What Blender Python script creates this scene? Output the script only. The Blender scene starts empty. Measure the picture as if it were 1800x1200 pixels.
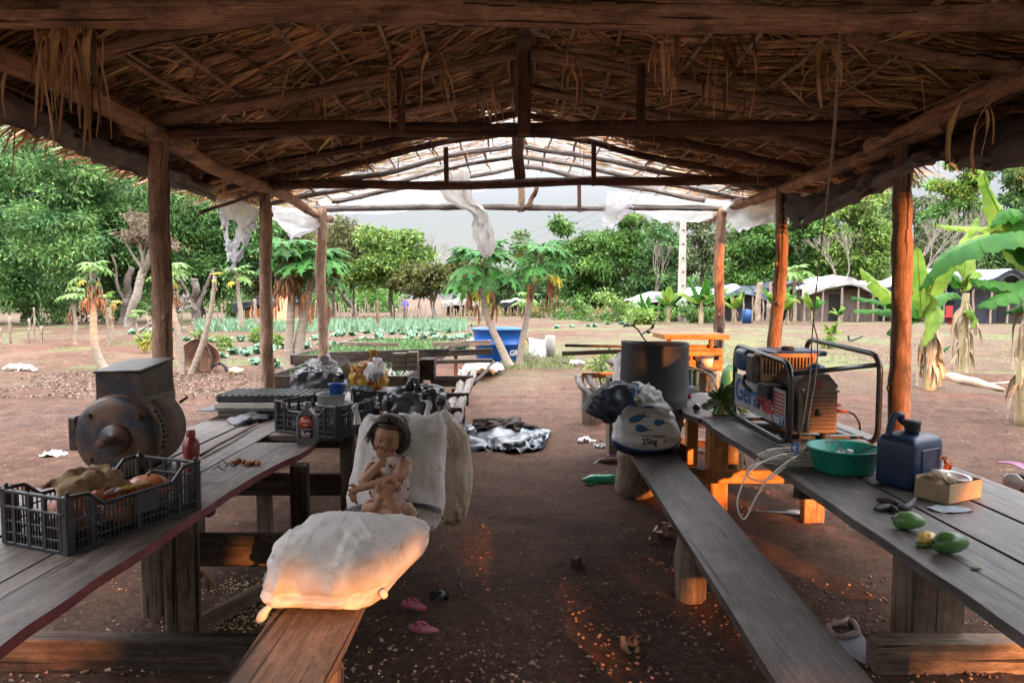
import bpy, math, random
import numpy as np
from mathutils import Vector, Matrix, Euler, noise
random.seed(7); RNG = np.random.default_rng(11)
SC = bpy.context.scene; COL = SC.collection
PI = math.pi
# ------------------------------------------------------------ camera
F = 1200.0; PITCH = math.atan(75/F); YAW = math.atan(5/F); CZ = 1.65
cam_d = bpy.data.cameras.new("camera"); cam = bpy.data.objects.new("camera", cam_d); COL.objects.link(cam)
cam_d.sensor_width = 36; cam_d.lens = 24; cam_d.clip_start = .05; cam_d.clip_end = 3000
cam.location = (0, 0, CZ); cam.rotation_euler = (PI/2-PITCH, 0, YAW); SC.camera = cam
CR = Euler((PI/2-PITCH, 0, YAW)).to_matrix()
def ray(u, v): return CR @ Vector(((u-900)/F, -(v-600)/F, -1))
def P(u, v, Y):
    d = ray(u, v); t = Y/d.y; return Vector((d.x*t, Y, CZ+d.z*t))
def G(u, v, Z=0.0):
    d = ray(u, v); t = (Z-CZ)/d.z; return Vector((d.x*t, d.y*t, Z))
# ------------------------------------------------------------ light
SUN_EL, SUN_AZ = math.radians(10.5), math.radians(24)      # sun behind the camera, to its right
SD = Vector((-math.sin(SUN_AZ)*math.cos(SUN_EL), math.cos(SUN_AZ)*math.cos(SUN_EL), -math.sin(SUN_EL)))  # travel direction
w = bpy.data.worlds.new("World"); SC.world = w; w.use_nodes = True
nt = w.node_tree; nt.nodes.clear()
sky = nt.nodes.new("ShaderNodeTexSky"); sky.sky_type = 'NISHITA'; sky.sun_disc = False
sky.sun_elevation = SUN_EL; sky.sun_rotation = PI-SUN_AZ
sky.air_density = 1.0; sky.dust_density = 2.0; sky.ozone_density = 1.0
# bright thin overcast: three times brighter overhead than at the horizon
tcw = nt.nodes.new("ShaderNodeTexCoord"); sxyz = nt.nodes.new("ShaderNodeSeparateXYZ"); nt.links.new(tcw.outputs['Generated'], sxyz.inputs[0])
mrw = nt.nodes.new("ShaderNodeMapRange"); mrw.interpolation_type = 'SMOOTHSTEP'; mrw.inputs[1].default_value = .10; mrw.inputs[2].default_value = .85; mrw.inputs[3].default_value = .27; mrw.inputs[4].default_value = 4.5
nt.links.new(sxyz.outputs[2], mrw.inputs[0])
veil = nt.nodes.new("ShaderNodeMixRGB"); veil.blend_type = 'MULTIPLY'; veil.inputs[0].default_value = 1; veil.inputs[1].default_value = (6.6, 6.6, 7.0, 1)
nt.links.new(mrw.outputs[0], veil.inputs[2])
mixs = nt.nodes.new("ShaderNodeMixRGB"); mixs.inputs[0].default_value = .88; nt.links.new(veil.outputs[0], mixs.inputs[2])
bg = nt.nodes.new("ShaderNodeBackground"); bg.inputs[1].default_value = .12
out = nt.nodes.new("ShaderNodeOutputWorld")
nt.links.new(sky.outputs[0], mixs.inputs[1]); nt.links.new(mixs.outputs[0], bg.inputs[0]); nt.links.new(bg.outputs[0], out.inputs[0])
sl = bpy.data.lights.new("sun", 'SUN'); sl.energy = 4.2; sl.angle = math.radians(.5); sl.color = (1, .34, .085)
sun = bpy.data.objects.new("sun", sl); COL.objects.link(sun); sun.rotation_euler = SD.to_track_quat('-Z', 'Y').to_euler()
sun.location = (6, -14, 8)
SC.view_settings.view_transform = 'Standard'; SC.view_settings.look = 'None'
SC.view_settings.exposure = 1.62; SC.view_settings.gamma = 1
SC.render.engine = 'CYCLES'; SC.cycles.use_denoising = True; SC.cycles.max_bounces = 7; SC.cycles.diffuse_bounces = 4
SC.cycles.transparent_max_bounces = 8; SC.cycles.sample_clamp_indirect = 6; SC.cycles.caustics_reflective = False; SC.cycles.caustics_refractive = False
# ------------------------------------------------------------ materials
MATS = {}
def mat(name, c1, c2=None, scale=6, rough=.7, bump=0, coord='Object', stretch=(1,1,1), metal=0, c3=None, s3=2, t3=.58, w3=.08,
        island=0, trans=0, alpha=1, transmission=0, spec=.5, bscale=None, detail=6, lo=.35, hi=.65, ior=1.45, bd=.02):
    if name in MATS: return MATS[name]
    m = bpy.data.materials.new(name); m.use_nodes = True; N = m.node_tree.nodes; L = m.node_tree.links
    b = N['Principled BSDF']; b.inputs['Roughness'].default_value = rough; b.inputs['Metallic'].default_value = metal
    b.inputs['Specular IOR Level'].default_value = spec; b.inputs['Alpha'].default_value = alpha
    b.inputs['Transmission Weight'].default_value = transmission; b.inputs['IOR'].default_value = ior
    c2 = c2 or c1
    tc = N.new('ShaderNodeTexCoord'); mp = N.new('ShaderNodeMapping'); mp.inputs['Scale'].default_value = stretch
    L.new(tc.outputs[coord], mp.inputs[0])
    nz = N.new('ShaderNodeTexNoise'); nz.inputs['Scale'].default_value = scale; nz.inputs['Detail'].default_value = detail; nz.inputs['Roughness'].default_value = .62
    L.new(mp.outputs[0], nz.inputs[0])
    cr = N.new('ShaderNodeValToRGB'); e = cr.color_ramp.elements
    e[0].position = lo; e[1].position = hi; e[0].color = (*c1, 1); e[1].color = (*c2, 1)
    L.new(nz.outputs[0], cr.inputs[0]); col = cr.outputs[0]
    if c3:
        n3 = N.new('ShaderNodeTexNoise'); n3.inputs['Scale'].default_value = s3; n3.inputs['Detail'].default_value = 8; n3.inputs['Roughness'].default_value = .7
        L.new(tc.outputs[coord], n3.inputs[0])
        r3 = N.new('ShaderNodeValToRGB'); q = r3.color_ramp.elements; q[0].position = t3; q[1].position = t3+w3; q[0].color = (0,0,0,1); q[1].color = (1,1,1,1)
        mx = N.new('ShaderNodeMixRGB'); mx.inputs[2].default_value = (*c3, 1)
        L.new(n3.outputs[0], r3.inputs[0]); L.new(r3.outputs[0], mx.inputs[0]); L.new(col, mx.inputs[1]); col = mx.outputs[0]
    if island:
        g = N.new('ShaderNodeNewGeometry'); hs = N.new('ShaderNodeHueSaturation')
        mr = N.new('ShaderNodeMapRange'); mr.inputs[3].default_value = 1-island; mr.inputs[4].default_value = 1+island
        L.new(g.outputs['Random Per Island'], mr.inputs[0]); L.new(mr.outputs[0], hs.inputs['Value'])
        mh = N.new('ShaderNodeMapRange'); mh.inputs[3].default_value = .5-.035*island; mh.inputs[4].default_value = .5+.035*island
        wn = N.new('ShaderNodeMath'); wn.operation = 'FRACT'; ml = N.new('ShaderNodeMath'); ml.operation = 'MULTIPLY'; ml.inputs[1].default_value = 17.3
        L.new(g.outputs['Random Per Island'], ml.inputs[0]); L.new(ml.outputs[0], wn.inputs[0]); L.new(wn.outputs[0], mh.inputs[0]); L.new(mh.outputs[0], hs.inputs['Hue'])
        L.new(col, hs.inputs['Color']); col = hs.outputs[0]
    L.new(col, b.inputs['Base Color'])
    if bump:
        bp = N.new('ShaderNodeBump'); bp.inputs['Strength'].default_value = bump; bp.inputs['Distance'].default_value = bd
        if bscale:
            nb = N.new('ShaderNodeTexNoise'); nb.inputs['Scale'].default_value = bscale; nb.inputs['Detail'].default_value = 5; L.new(mp.outputs[0], nb.inputs[0]); L.new(nb.outputs[0], bp.inputs['Height'])
        else: L.new(nz.outputs[0], bp.inputs['Height'])
        L.new(bp.outputs[0], b.inputs['Normal'])
    if trans:
        o = N['Material Output']; tr = N.new('ShaderNodeBsdfTranslucent'); mxs = N.new('ShaderNodeMixShader'); mxs.inputs[0].default_value = trans
        L.new(col, tr.inputs[0]); L.new(b.outputs[0], mxs.inputs[1]); L.new(tr.outputs[0], mxs.inputs[2]); L.new(mxs.outputs[0], o.inputs[0])
    MATS[name] = m; return m
def wood(name, c1, c2, c3=None, rough=.75, sc=9, bump=.5, spec=.35, t3=.6, s3=1.7, knots=True):
    """sawn timber: streaky grain, dark cracks along it, pale dusty worn patches and knots"""
    m = bpy.data.materials.new(name); m.use_nodes = True; N = m.node_tree.nodes; L = m.node_tree.links; b = N['Principled BSDF']
    b.inputs['Specular IOR Level'].default_value = spec
    tc = N.new('ShaderNodeTexCoord')
    def nz(scale, st, d=6, r=.65):
        mp = N.new('ShaderNodeMapping'); mp.inputs['Scale'].default_value = st; L.new(tc.outputs['UV'], mp.inputs[0])
        n = N.new('ShaderNodeTexNoise'); n.inputs['Scale'].default_value = scale; n.inputs['Detail'].default_value = d; n.inputs['Roughness'].default_value = r; n.inputs['Distortion'].default_value = .6; L.new(mp.outputs[0], n.inputs[0]); return n.outputs[0]
    def rmp(src, st):
        r = N.new('ShaderNodeValToRGB'); e = r.color_ramp.elements
        while len(e) < len(st): e.new(.5)
        for k, (p, c) in enumerate(st): e[k].position = p; e[k].color = (*c, 1)
        L.new(src, r.inputs[0]); return r.outputs[0]
    def mix(f, a, c, mode='MIX'):
        q = N.new('ShaderNodeMixRGB'); q.blend_type = mode
        (L.new(f, q.inputs[0]) if not isinstance(f, float) else setattr(q.inputs[0], 'default_value', f)); L.new(a, q.inputs[1])
        if isinstance(c, tuple): q.inputs[2].default_value = (*c, 1)
        else: L.new(c, q.inputs[2])
        return q.outputs[0]
    g1 = nz(sc*1.3, (.22, 3.4, 1), 9, .72); g2 = nz(sc*5, (.05, 3, 1), 4, .6); big = nz(1.6, (1, 2.2, 1), 6, .6); crk = nz(7, (.10, 4.5, 1), 3, .5); fine = nz(60, (.5, 2, 1), 4, .7)
    mid = tuple((x+y)*.5 for x, y in zip(c1, c2)); hi = tuple(min(1, y*1.45) for y in c2)
    col = rmp(g1, [(.28, c1), (.48, mid), (.62, c2), (.80, hi)])
    col = mix(.45, col, rmp(g2, [(.35, (.45,.45,.45)), (.65, (1.35,1.35,1.35))]), 'MULTIPLY')
    if c3: col = mix(rmp(big, [(t3-.06, (0,0,0)), (t3+.07, (.85,.85,.85))]), col, c3)
    dust = tuple(x*1.1+.035 for x in c2); col = mix(rmp(nz(2.6, (.8, 1.8, 1), 8, .7), [(.50, (0,0,0)), (.66, (.75,.75,.75))]), col, dust)
    ck = rmp(crk, [(.36, (1,1,1)), (.385, (0,0,0))]); col = mix(ck, col, tuple(x*.25 for x in c1))
    col = mix(.3, col, rmp(fine, [(.34, (.35,.35,.35)), (.66, (1.6,1.6,1.6))]), 'MULTIPLY')
    col = mix(.75, col, rmp(nz(4.5, (1.5, 2.2, 1), 9, .75), [(.33, (.45,.42,.40)), (.5, (1,1,1)), (.68, (1.35,1.33,1.3))]), 'MULTIPLY')
    L.new(col, b.inputs['Base Color'])
    rr = N.new('ShaderNodeMapRange'); rr.inputs[3].default_value = rough+.15; rr.inputs[4].default_value = max(.25, rough-.12); L.new(big, rr.inputs[0]); L.new(rr.outputs[0], b.inputs['Roughness'])
    hm = N.new('ShaderNodeMath'); hm.operation = 'SUBTRACT'; L.new(g1, hm.inputs[0]); L.new(ck, hm.inputs[1])
    bp = N.new('ShaderNodeBump'); bp.inputs['Strength'].default_value = bump; bp.inputs['Distance'].default_value = .006; L.new(hm.outputs[0], bp.inputs['Height']); L.new(bp.outputs[0], b.inputs['Normal'])
    MATS[name] = m; return m
W_TOP = wood('table_wood', (.055,.04,.032), (.18,.145,.12), (.035,.026,.021), rough=.5, spec=.5)
W_TOPR = wood('dark_table_wood', (.022,.019,.018), (.105,.092,.085), (.018,.015,.014), rough=.45, spec=.5)
W_BENCH = wood('bench_wood', (.022,.018,.016), (.085,.07,.062), (.014,.012,.011), rough=.45, spec=.5, t3=.57)
W_BENCHL = wood('warm_bench_wood', (.10,.065,.045), (.21,.15,.11), (.06,.035,.025), rough=.6)
W_LEG = wood('leg_wood', (.085,.06,.043), (.21,.155,.11), (.04,.028,.022))
W_DARK = wood('old_dark_wood', (.022,.014,.011), (.075,.05,.036), (.012,.009,.008), rough=.85)
W_LOG = wood('log_bark', (.15,.088,.058), (.42,.27,.18), (.06,.036,.026), rough=.9, sc=14, bump=.9)
W_LOGR = wood('reddish_log', (.11,.065,.042), (.27,.165,.11), (.06,.038,.026), rough=.85, sc=14, bump=.9, t3=.57)
W_GREY = wood('grey_log', (.10,.085,.075), (.27,.235,.21), (.06,.045,.04), rough=.9, sc=14, bump=.9)
W_FENCE = wood('fence_wood', (.16,.11,.08), (.38,.29,.22), rough=.9)
W_SUNLIT = wood('sunlit_plank', (.30,.13,.045), (.52,.25,.10), (.16,.06,.025), rough=.7)  # orange of the low sun put into the wood colour of lit planks
W_BEAM_LIT = wood('lit_beam_bark', (.22,.115,.07), (.52,.31,.19), (.09,.05,.035), rough=.85, sc=12, bump=1.0, t3=.57)  # log bark brightened: warm light on front and eave beams is in the colour
W_CHORD = wood('dark_beam', (.05,.024,.016), (.15,.075,.045), (.014,.009,.007), rough=.85, sc=12, bump=.8)
THATCH = mat('dry_palm_leaf', (.25,.14,.065), (.58,.38,.20), scale=3, rough=.6, island=.75, trans=.10, spec=.3)
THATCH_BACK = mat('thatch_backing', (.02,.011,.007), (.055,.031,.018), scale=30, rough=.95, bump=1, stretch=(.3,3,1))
RIB = mat('palm_rib', (.20,.12,.07), (.42,.29,.18), scale=20, rough=.6)
CLOTH_G = mat('grey_tarp_fabric', (.15,.13,.115), (.30,.265,.235), scale=2.5, rough=.8, bump=.3, trans=.22, c3=(.07,.055,.045), s3=3)
def film(name, c, t=.45, tr=.45):
    m = bpy.data.materials.new(name); m.use_nodes = True; N = m.node_tree.nodes; L = m.node_tree.links
    b = N['Principled BSDF']; b.inputs['Base Color'].default_value = (*c, 1); b.inputs['Roughness'].default_value = .35
    tl = N.new('ShaderNodeBsdfTranslucent'); tl.inputs[0].default_value = (*c, 1); tp = N.new('ShaderNodeBsdfTransparent')
    a = N.new('ShaderNodeMixShader'); a.inputs[0].default_value = t; c2 = N.new('ShaderNodeMixShader')
    tc = N.new('ShaderNodeTexCoord'); nz = N.new('ShaderNodeTexNoise'); nz.inputs['Scale'].default_value = 5; nz.inputs['Detail'].default_value = 4; L.new(tc.outputs['Object'], nz.inputs[0])
    mr = N.new('ShaderNodeMapRange'); mr.inputs[1].default_value = .3; mr.inputs[2].default_value = .7; mr.inputs[3].default_value = max(0,tr-.2); mr.inputs[4].default_value = tr+.15
    L.new(nz.outputs[0], mr.inputs[0]); L.new(mr.outputs[0], c2.inputs[0])
    L.new(b.outputs[0], a.inputs[1]); L.new(tl.outputs[0], a.inputs[2]); L.new(a.outputs[0], c2.inputs[1]); L.new(tp.outputs[0], c2.inputs[2])
    L.new(c2.outputs[0], N['Material Output'].inputs[0]); MATS[name] = m; return m
FILM = film('white_plastic_film', (.85,.85,.88), .7, .22)
FILM_T = film('thin_plastic_film', (.9,.9,.92), .65, .33)
FILM_D = film('dark_plastic_film', (.10,.12,.13), .3, .3)
CLEAR = film('clear_plastic', (.75,.78,.78), .4, .5)
PL_BLACK = mat('black_plastic', (.012,.014,.017), (.028,.031,.036), scale=12, rough=.42, spec=.5, c3=(.06,.05,.045), s3=6, t3=.62, w3=.2)
PL_WHITE = mat('white_plastic', (.62,.62,.6), (.74,.74,.72), rough=.4)
PL_BLUE = mat('blue_plastic', (.012,.07,.22), (.02,.10,.30), rough=.4)
METAL_BK = mat('black_tube_paint', (.008,.009,.012), (.022,.024,.03), scale=20, rough=.28, spec=.7, c3=(.10,.06,.04), s3=14, t3=.64)
STEEL = mat('steel', (.35,.34,.33), (.5,.5,.5), rough=.35, metal=.8)
RUST = mat('rust', (.06,.028,.016), (.13,.07,.045), scale=20, rough=.85, bump=.4)
SACK = mat('woven_sack', (.52,.49,.46), (.72,.69,.66), scale=5, rough=.5, bump=.6, bscale=150, c3=(.36,.28,.22), s3=5, t3=.58, w3=.14, trans=.05, bd=.006)
SACK_T = mat('tan_sack', (.38,.30,.22), (.54,.45,.35), scale=5, rough=.6, bump=.4, bscale=220, bd=.004)
CORD_W = mat('white_cord', (.42,.39,.34), (.55,.52,.47), rough=.55)
BLK = mat('black_rubber', (.012,.012,.013), (.03,.03,.03), rough=.6)
# ------------------------------------------------------------ mesh builder
def rotm(rx=0, ry=0, rz=0): return Euler((rx, ry, rz)).to_matrix()
def frame_dir(d, up=Vector((0,0,1))):
    d = Vector(d).normalized(); 
    if abs(d.dot(up)) > .98: up = Vector((0,1,0))
    x = d.cross(up).normalized(); y = x.cross(d).normalized(); return x, y, d
class MB:
    def __init__(s): s.v=[]; s.f=[]; s.m=[]; s.uv=[]; s.sm=[]
    def face(s, idx, mi=0, uv=None, smooth=False):
        s.f.append(tuple(idx)); s.m.append(mi); s.uv.append(uv or [(0,0)]*len(idx)); s.sm.append(smooth)
    def box(s, c, d, R=None, mi=0, taper=1.0, bev=0.0, warp=0):
        c = Vector(c); R = R or Matrix.Identity(3); hx, hy, hz = d[0]/2, d[1]/2, d[2]/2
        ax = max(range(3), key=lambda i: d[i]); o = (random.random()*9, random.random()*9)
        if bev <= 0: bev = min(.004, min(d)*.12)
        b = bev; base = len(s.v); 
        # chamfered box: 24 verts
        idx = {}
        for sx in (-1,1):
            for sy in (-1,1):
                for sz in (-1,1):
                    tp = taper if sz > 0 else 1
                    for k in range(3):
                        p = [sx*hx, sy*hy, sz*hz]
                        for j in range(3):
                            if j != k: p[j] -= (sx,sy,sz)[j]*b
                        p[0] *= tp; p[1] *= tp
                        if warp: p[2 if ax != 2 else 0] += warp*math.sin(p[ax]*1.7+o[0])
                        idx[(sx,sy,sz,k)] = len(s.v); s.v.append(c + R @ Vector(p))
        def uvq(pts, n):
            r = []
            for i in pts:
                q = R.transposed() @ (s.v[i]-c); oth = [j for j in range(3) if j != ax]
                r.append((q[ax]+o[0], q[oth[0]]+q[oth[1]]+o[1]))
            return r
        def add(q, smooth=False): s.face(q, mi, uvq(q, 0), smooth)
        for k in range(3):
            a, bb = [j for j in range(3) if j != k]
            for sg in (-1,1):
                q = []
                for (u, v) in ((-1,-1),(1,-1),(1,1),(-1,1)):
                    t = [0,0,0]; t[k]=sg; t[a]=u; t[bb]=v; q.append(idx[(*t,k)])
                if (sg > 0) != (k != 1): q = q[::-1]
                add(q)
        for k in range(3):   # edge chamfers along axis k
            a, bb = [j for j in range(3) if j != k]
            for sa in (-1,1):
                for sb in (-1,1):
                    def tt(sk):
                        t=[0,0,0]; t[k]=sk; t[a]=sa; t[bb]=sb; return t
                    q = [idx[(*tt(-1),a)], idx[(*tt(1),a)], idx[(*tt(1),bb)], idx[(*tt(-1),bb)]]
                    add(q)
        for sx in (-1,1):
            for sy in (-1,1):
                for sz in (-1,1): add([idx[(sx,sy,sz,k)] for k in range(3)])
    def tube(s, pts, rad, n=8, mi=0, cap=True, wob=0, flat=1.0, smooth=True):
        pts = [Vector(p) for p in pts]; m = len(pts)
        if not hasattr(rad, '__len__'): rad = [rad]*m
        base = len(s.v); o = (random.random()*9, random.random()*9); L = 0; ls = []
        up = None; x = None
        for i, p in enumerate(pts):
            d = (pts[min(i+1,m-1)]-pts[max(i-1,0)]).normalized()
            if x is None: x, y, _ = frame_dir(d)
            else:
                x = (x - d*x.dot(d)).normalized()
            y = d.cross(x).normalized()
            if i: L += (p-pts[i-1]).length
            ls.append(L)
            for k in range(n):
                a = 2*PI*k/n; r = rad[i]*(1+(wob*(noise.noise(Vector((math.cos(a)*1.5+o[0], math.sin(a)*1.5+o[1], L*2.2)))+.45*noise.noise(Vector((math.cos(a)*3+o[0], math.sin(a)*3+o[1], L*9)))) if wob else 0))
                s.v.append(p + x*math.cos(a)*r + y*math.sin(a)*r*flat)
        for i in range(m-1):
            for k in range(n):
                k2 = (k+1) % n; a = base+i*n; r = rad[i]*2*PI/n
                s.face((a+k, a+k2, a+n+k2, a+n+k), mi, [(ls[i]+o[0], k*r+o[1]), (ls[i]+o[0], (k+1)*r+o[1]), (ls[i+1]+o[0], (k+1)*r+o[1]), (ls[i+1]+o[0], k*r+o[1])], smooth)
        if cap:
            s.face([base+k for k in range(n)][::-1], mi, [(.1*math.cos(k)+o[0], .1*math.sin(k)) for k in range(n)])
            e = base+(m-1)*n; s.face([e+k for k in range(n)], mi, [(.1*math.cos(k)+o[0], .1*math.sin(k)) for k in range(n)])
    def lathe(s, prof, c, n=20, R=None, mi=0, sx=1, sy=1, smooth=True):
        c = Vector(c); R = R or Matrix.Identity(3); base = len(s.v); m = len(prof); L = 0
        for i, (r, z) in enumerate(prof):
            for k in range(n):
                a = 2*PI*k/n; s.v.append(c + R @ Vector((r*math.cos(a)*sx, r*math.sin(a)*sy, z)))
        for i in range(m-1):
            for k in range(n):
                k2 = (k+1) % n; a = base+i*n
                s.face((a+k, a+k2, a+n+k2, a+n+k), mi, [(prof[i][1], k/n), (prof[i][1], (k+1)/n), (prof[i+1][1], (k+1)/n), (prof[i+1][1], k/n)], smooth)
        if prof[0][0] > 1e-4: s.face([base+k for k in range(n)][::-1], mi)
        if prof[-1][0] > 1e-4: s.face([base+(m-1)*n+k for k in range(n)], mi)
    def blob(s, c, r, R=None, mi=0, nu=16, nv=10, e=1.0, fn=None, smooth=True, sc=1):
        c = Vector(c); R = R or Matrix.Identity(3); base = len(s.v)
        def sp(x, p): return math.copysign(abs(x)**p, x)
        for j in range(nv+1):
            t = -PI/2 + PI*j/nv
            for i in range(nu):
                a = 2*PI*i/nu
                p = Vector((sp(math.cos(t), e)*sp(math.cos(a), e)*r[0], sp(math.cos(t), e)*sp(math.sin(a), e)*r[1], sp(math.sin(t), e)*r[2]))
                if fn: p = fn(p)
                s.v.append(c + R @ p)
        for j in range(nv):
            for i in range(nu):
                i2 = (i+1) % nu; a = base+j*nu
                if j == 0: s.face((a, a+nu+i2, a+nu+i) if False else (a+i, a+nu+i2, a+nu+i), mi, None, smooth)
                elif j == nv-1: s.face((a+i, a+i2, a+nu+i), mi, None, smooth)
                else: s.face((a+i, a+i2, a+nu+i2, a+nu+i), mi, [(i/nu, j/nv), ((i+1)/nu, j/nv), ((i+1)/nu, (j+1)/nv), (i/nu, (j+1)/nv)], smooth)
    def grid(s, P2, mi=0, smooth=True, hole=None):
        nr = len(P2); nc = len(P2[0]); base = len(s.v)
        for r in P2: s.v.extend(r)
        for i in range(nr-1):
            for j in range(nc-1):
                if hole and hole(i/(nr-1), j/(nc-1)): continue
                a = base+i*nc+j; s.face((a, a+1, a+nc+1, a+nc), mi, [(j/nc, i/nr), ((j+1)/nc, i/nr), ((j+1)/nc, (i+1)/nr), (j/nc, (i+1)/nr)], smooth)
    def poly(s, pts, th, nrm, mi=0):
        """flat outline with thickness th along nrm"""
        nrm = Vector(nrm).normalized()*th; b = len(s.v); n = len(pts)
        s.v.extend([Vector(p) for p in pts]); s.v.extend([Vector(p)+nrm for p in pts])
        s.face([b+i for i in range(n)][::-1], mi, [(p[0], p[1]) for p in pts][::-1]); s.face([b+n+i for i in range(n)], mi, [(p[0], p[1]) for p in pts])
        for i in range(n):
            j = (i+1) % n; s.face((b+i, b+j, b+n+j, b+n+i), mi, [(pts[i][0], 0), (pts[j][0], 0), (pts[j][0], .02), (pts[i][0], .02)])
    def build(s, name, mats, parent=None, origin=None):
        if not isinstance(mats, (list, tuple)): mats = [mats]
        me = bpy.data.meshes.new(name); off = Vector((0,0,0))
        o = bpy.data.objects.new(name, me); COL.objects.link(o)
        if parent is not None: o.parent = parent; off = Vector(parent['_w'])
        if parent is None and origin is not None: off = Vector(origin); o.location = off
        V = np.array([tuple(p) for p in s.v], dtype=np.float32).reshape(-1, 3) - np.array(tuple(off), dtype=np.float32)
        me.from_pydata(V.tolist(), [], s.f); 
        me.polygons.foreach_set('material_index', s.m); me.polygons.foreach_set('use_smooth', s.sm)
        uvl = me.uv_layers.new(name='UVMap'); fl = []
        for q in s.uv:
            for c in q: fl.append(c[0]); fl.append(c[1])
        uvl.data.foreach_set('uv', fl)
        for m in mats: me.materials.append(m)
        me.validate(); me.update(); o['_w'] = tuple(float(q) for q in off); return o
def fast_mesh(name, V, Q, mats, parent=None, mi=None, smooth=False):
    """V (n,3) float, Q (m,4) int quads"""
    me = bpy.data.meshes.new(name); n = len(V); m = len(Q); off = np.zeros(3)
    if parent is not None: off = np.array(tuple(parent['_w']))
    me.vertices.add(n); me.vertices.foreach_set('co', (np.asarray(V)-off).astype(np.float32).ravel())
    me.loops.add(m*4); me.loops.foreach_set('vertex_index', np.asarray(Q, dtype=np.int32).ravel())
    me.polygons.add(m); me.polygons.foreach_set('loop_start', np.arange(0, m*4, 4, dtype=np.int32)); me.polygons.foreach_set('loop_total', np.full(m, 4, dtype=np.int32))
    if mi is not None: me.polygons.foreach_set('material_index', np.asarray(mi, dtype=np.int32))
    me.polygons.foreach_set('use_smooth', np.full(m, smooth))
    me.update(calc_edges=True)
    for q in (mats if isinstance(mats, (list, tuple)) else [mats]): me.materials.append(q)
    o = bpy.data.objects.new(name, me); COL.objects.link(o); o['_w'] = tuple(float(q) for q in off)
    if parent is not None: o.parent = parent
    return o
def tag(o, label, cat, group=None):
    o['label'] = label; o['category'] = cat
    if group: o['group'] = group
    return o
def thing(name, label, cat, loc=(0,0,0), group=None):
    o = bpy.data.objects.new(name, None); COL.objects.link(o); o.location = loc; o.empty_display_size = .1; o['_w'] = tuple(float(q) for q in loc)
    return tag(o, label, cat, group)
def dup(root, loc, rz=0, sc=1, label=None, group=None):
    r = root.copy(); COL.objects.link(r); r.location = loc; r.rotation_euler = (0, 0, rz); r.scale = (sc, sc, sc) if not hasattr(sc, '__len__') else sc
    if label: r['label'] = label
    if group: r['group'] = group
    for ch in list(root.children):
        c = ch.copy(); COL.objects.link(c); c.parent = r
        for g in list(ch.children):
            d = g.copy(); COL.objects.link(d); d.parent = c
    return r
def nz3(x, y, z=0, s=1.0): return noise.noise(Vector((x*s, y*s, z*s)))
def bend(a, b, n=10, amp=.02, seed=0, sag=0):
    a = Vector(a); b = Vector(b); pts = []; L = (b-a).length
    for i in range(n+1):
        t = i/n; p = a.lerp(b, t); e = math.sin(PI*t)**.5 if 0 < t < 1 else 0
        p += Vector((nz3(t*3.1, seed*1.7, 0), nz3(t*3.1, seed*1.7, 5), nz3(t*3.1, seed*1.7, 9)))*amp*e*2
        p.z -= sag*4*t*(1-t); pts.append(p)
    return pts
def log(mb, a, b, r1, r2=None, n=9, amp=.02, seed=None, wob=.25, seg=10, mi=0):
    if (Vector(a)-Vector(b)).length > 1.2 and r1 > .03: n = max(n, int((Vector(a)-Vector(b)).length/.09)); seg = max(seg, 12)
    seed = random.random()*50 if seed is None else seed; r2 = r2 or r1
    pts = bend(a, b, n, amp, seed); rad = [r1+(r2-r1)*i/n + r1*.10*nz3(i*.9, seed) for i in range(n+1)]
    mb.tube(pts, rad, seg, mi, wob=wob)
def smooth_path(cps, k=6):
    c = [Vector(p) for p in cps]; out = []
    for i in range(len(c)-1):
        p0 = c[max(i-1,0)]; p1 = c[i]; p2 = c[i+1]; p3 = c[min(i+2,len(c)-1)]
        for j in range(k):
            t = j/k; out.append(.5*((2*p1)+(-p0+p2)*t+(2*p0-5*p1+4*p2-p3)*t*t+(-p0+3*p1-3*p2+p3)*t**3))
    out.append(c[-1]); return out
def sheet(rows, nu=6, nv=6, amp=.03, fr=6, seed=0, aniso=(1,1)):
    """loft smooth rows of control points into a wrinkled sheet"""
    R1 = [smooth_path(r, nu) for r in rows]; nc = len(R1[0]); cols = [smooth_path([r[j] for r in R1], nv) for j in range(nc)]
    nr = len(cols[0]); out = [[cols[j][i].copy() for j in range(nc)] for i in range(nr)]
    for i in range(nr):
        for j in range(nc):
            p = out[i][j]; a = out[min(i+1,nr-1)][j]-out[max(i-1,0)][j]; b = out[i][min(j+1,nc-1)]-out[i][max(j-1,0)][:] if False else out[i][min(j+1,nc-1)]-out[i][max(j-1,0)]
            nr_ = a.cross(b)
            if nr_.length < 1e-9: continue
            nr_.normalize(); u = i/nr*aniso[0]; v = j/nc*aniso[1]
            out[i][j] = p + nr_*amp*(nz3(u*fr, v*fr, seed)+.45*nz3(u*fr*2.1, v*fr*2.1, seed+4)+.10*nz3(u*fr*4, v*fr*4, seed+8))
    return out

def add_weave(m, sc=330):
    N = m.node_tree.nodes; L = m.node_tree.links; tc = N.new('ShaderNodeTexCoord'); hs = []
    for d in ('X', 'Z'):
        wv = N.new('ShaderNodeTexWave'); wv.bands_direction = d; wv.inputs['Scale'].default_value = sc/6.28*2; wv.inputs['Distortion'].default_value = 1.5; L.new(tc.outputs['Object'], wv.inputs[0]); hs.append(wv.outputs[1])
    a = N.new('ShaderNodeMath'); a.operation = 'MULTIPLY'; L.new(hs[0], a.inputs[0]); L.new(hs[1], a.inputs[1])
    b = [n for n in N if n.type == 'BUMP'][0]; b2 = N.new('ShaderNodeBump'); b2.inputs['Strength'].default_value = .35; b2.inputs['Distance'].default_value = .004; L.new(a.outputs[0], b2.inputs['Height']); L.new(b.outputs[0], b2.inputs['Normal'])
    L.new(b2.outputs[0], N['Principled BSDF'].inputs['Normal'])
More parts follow.
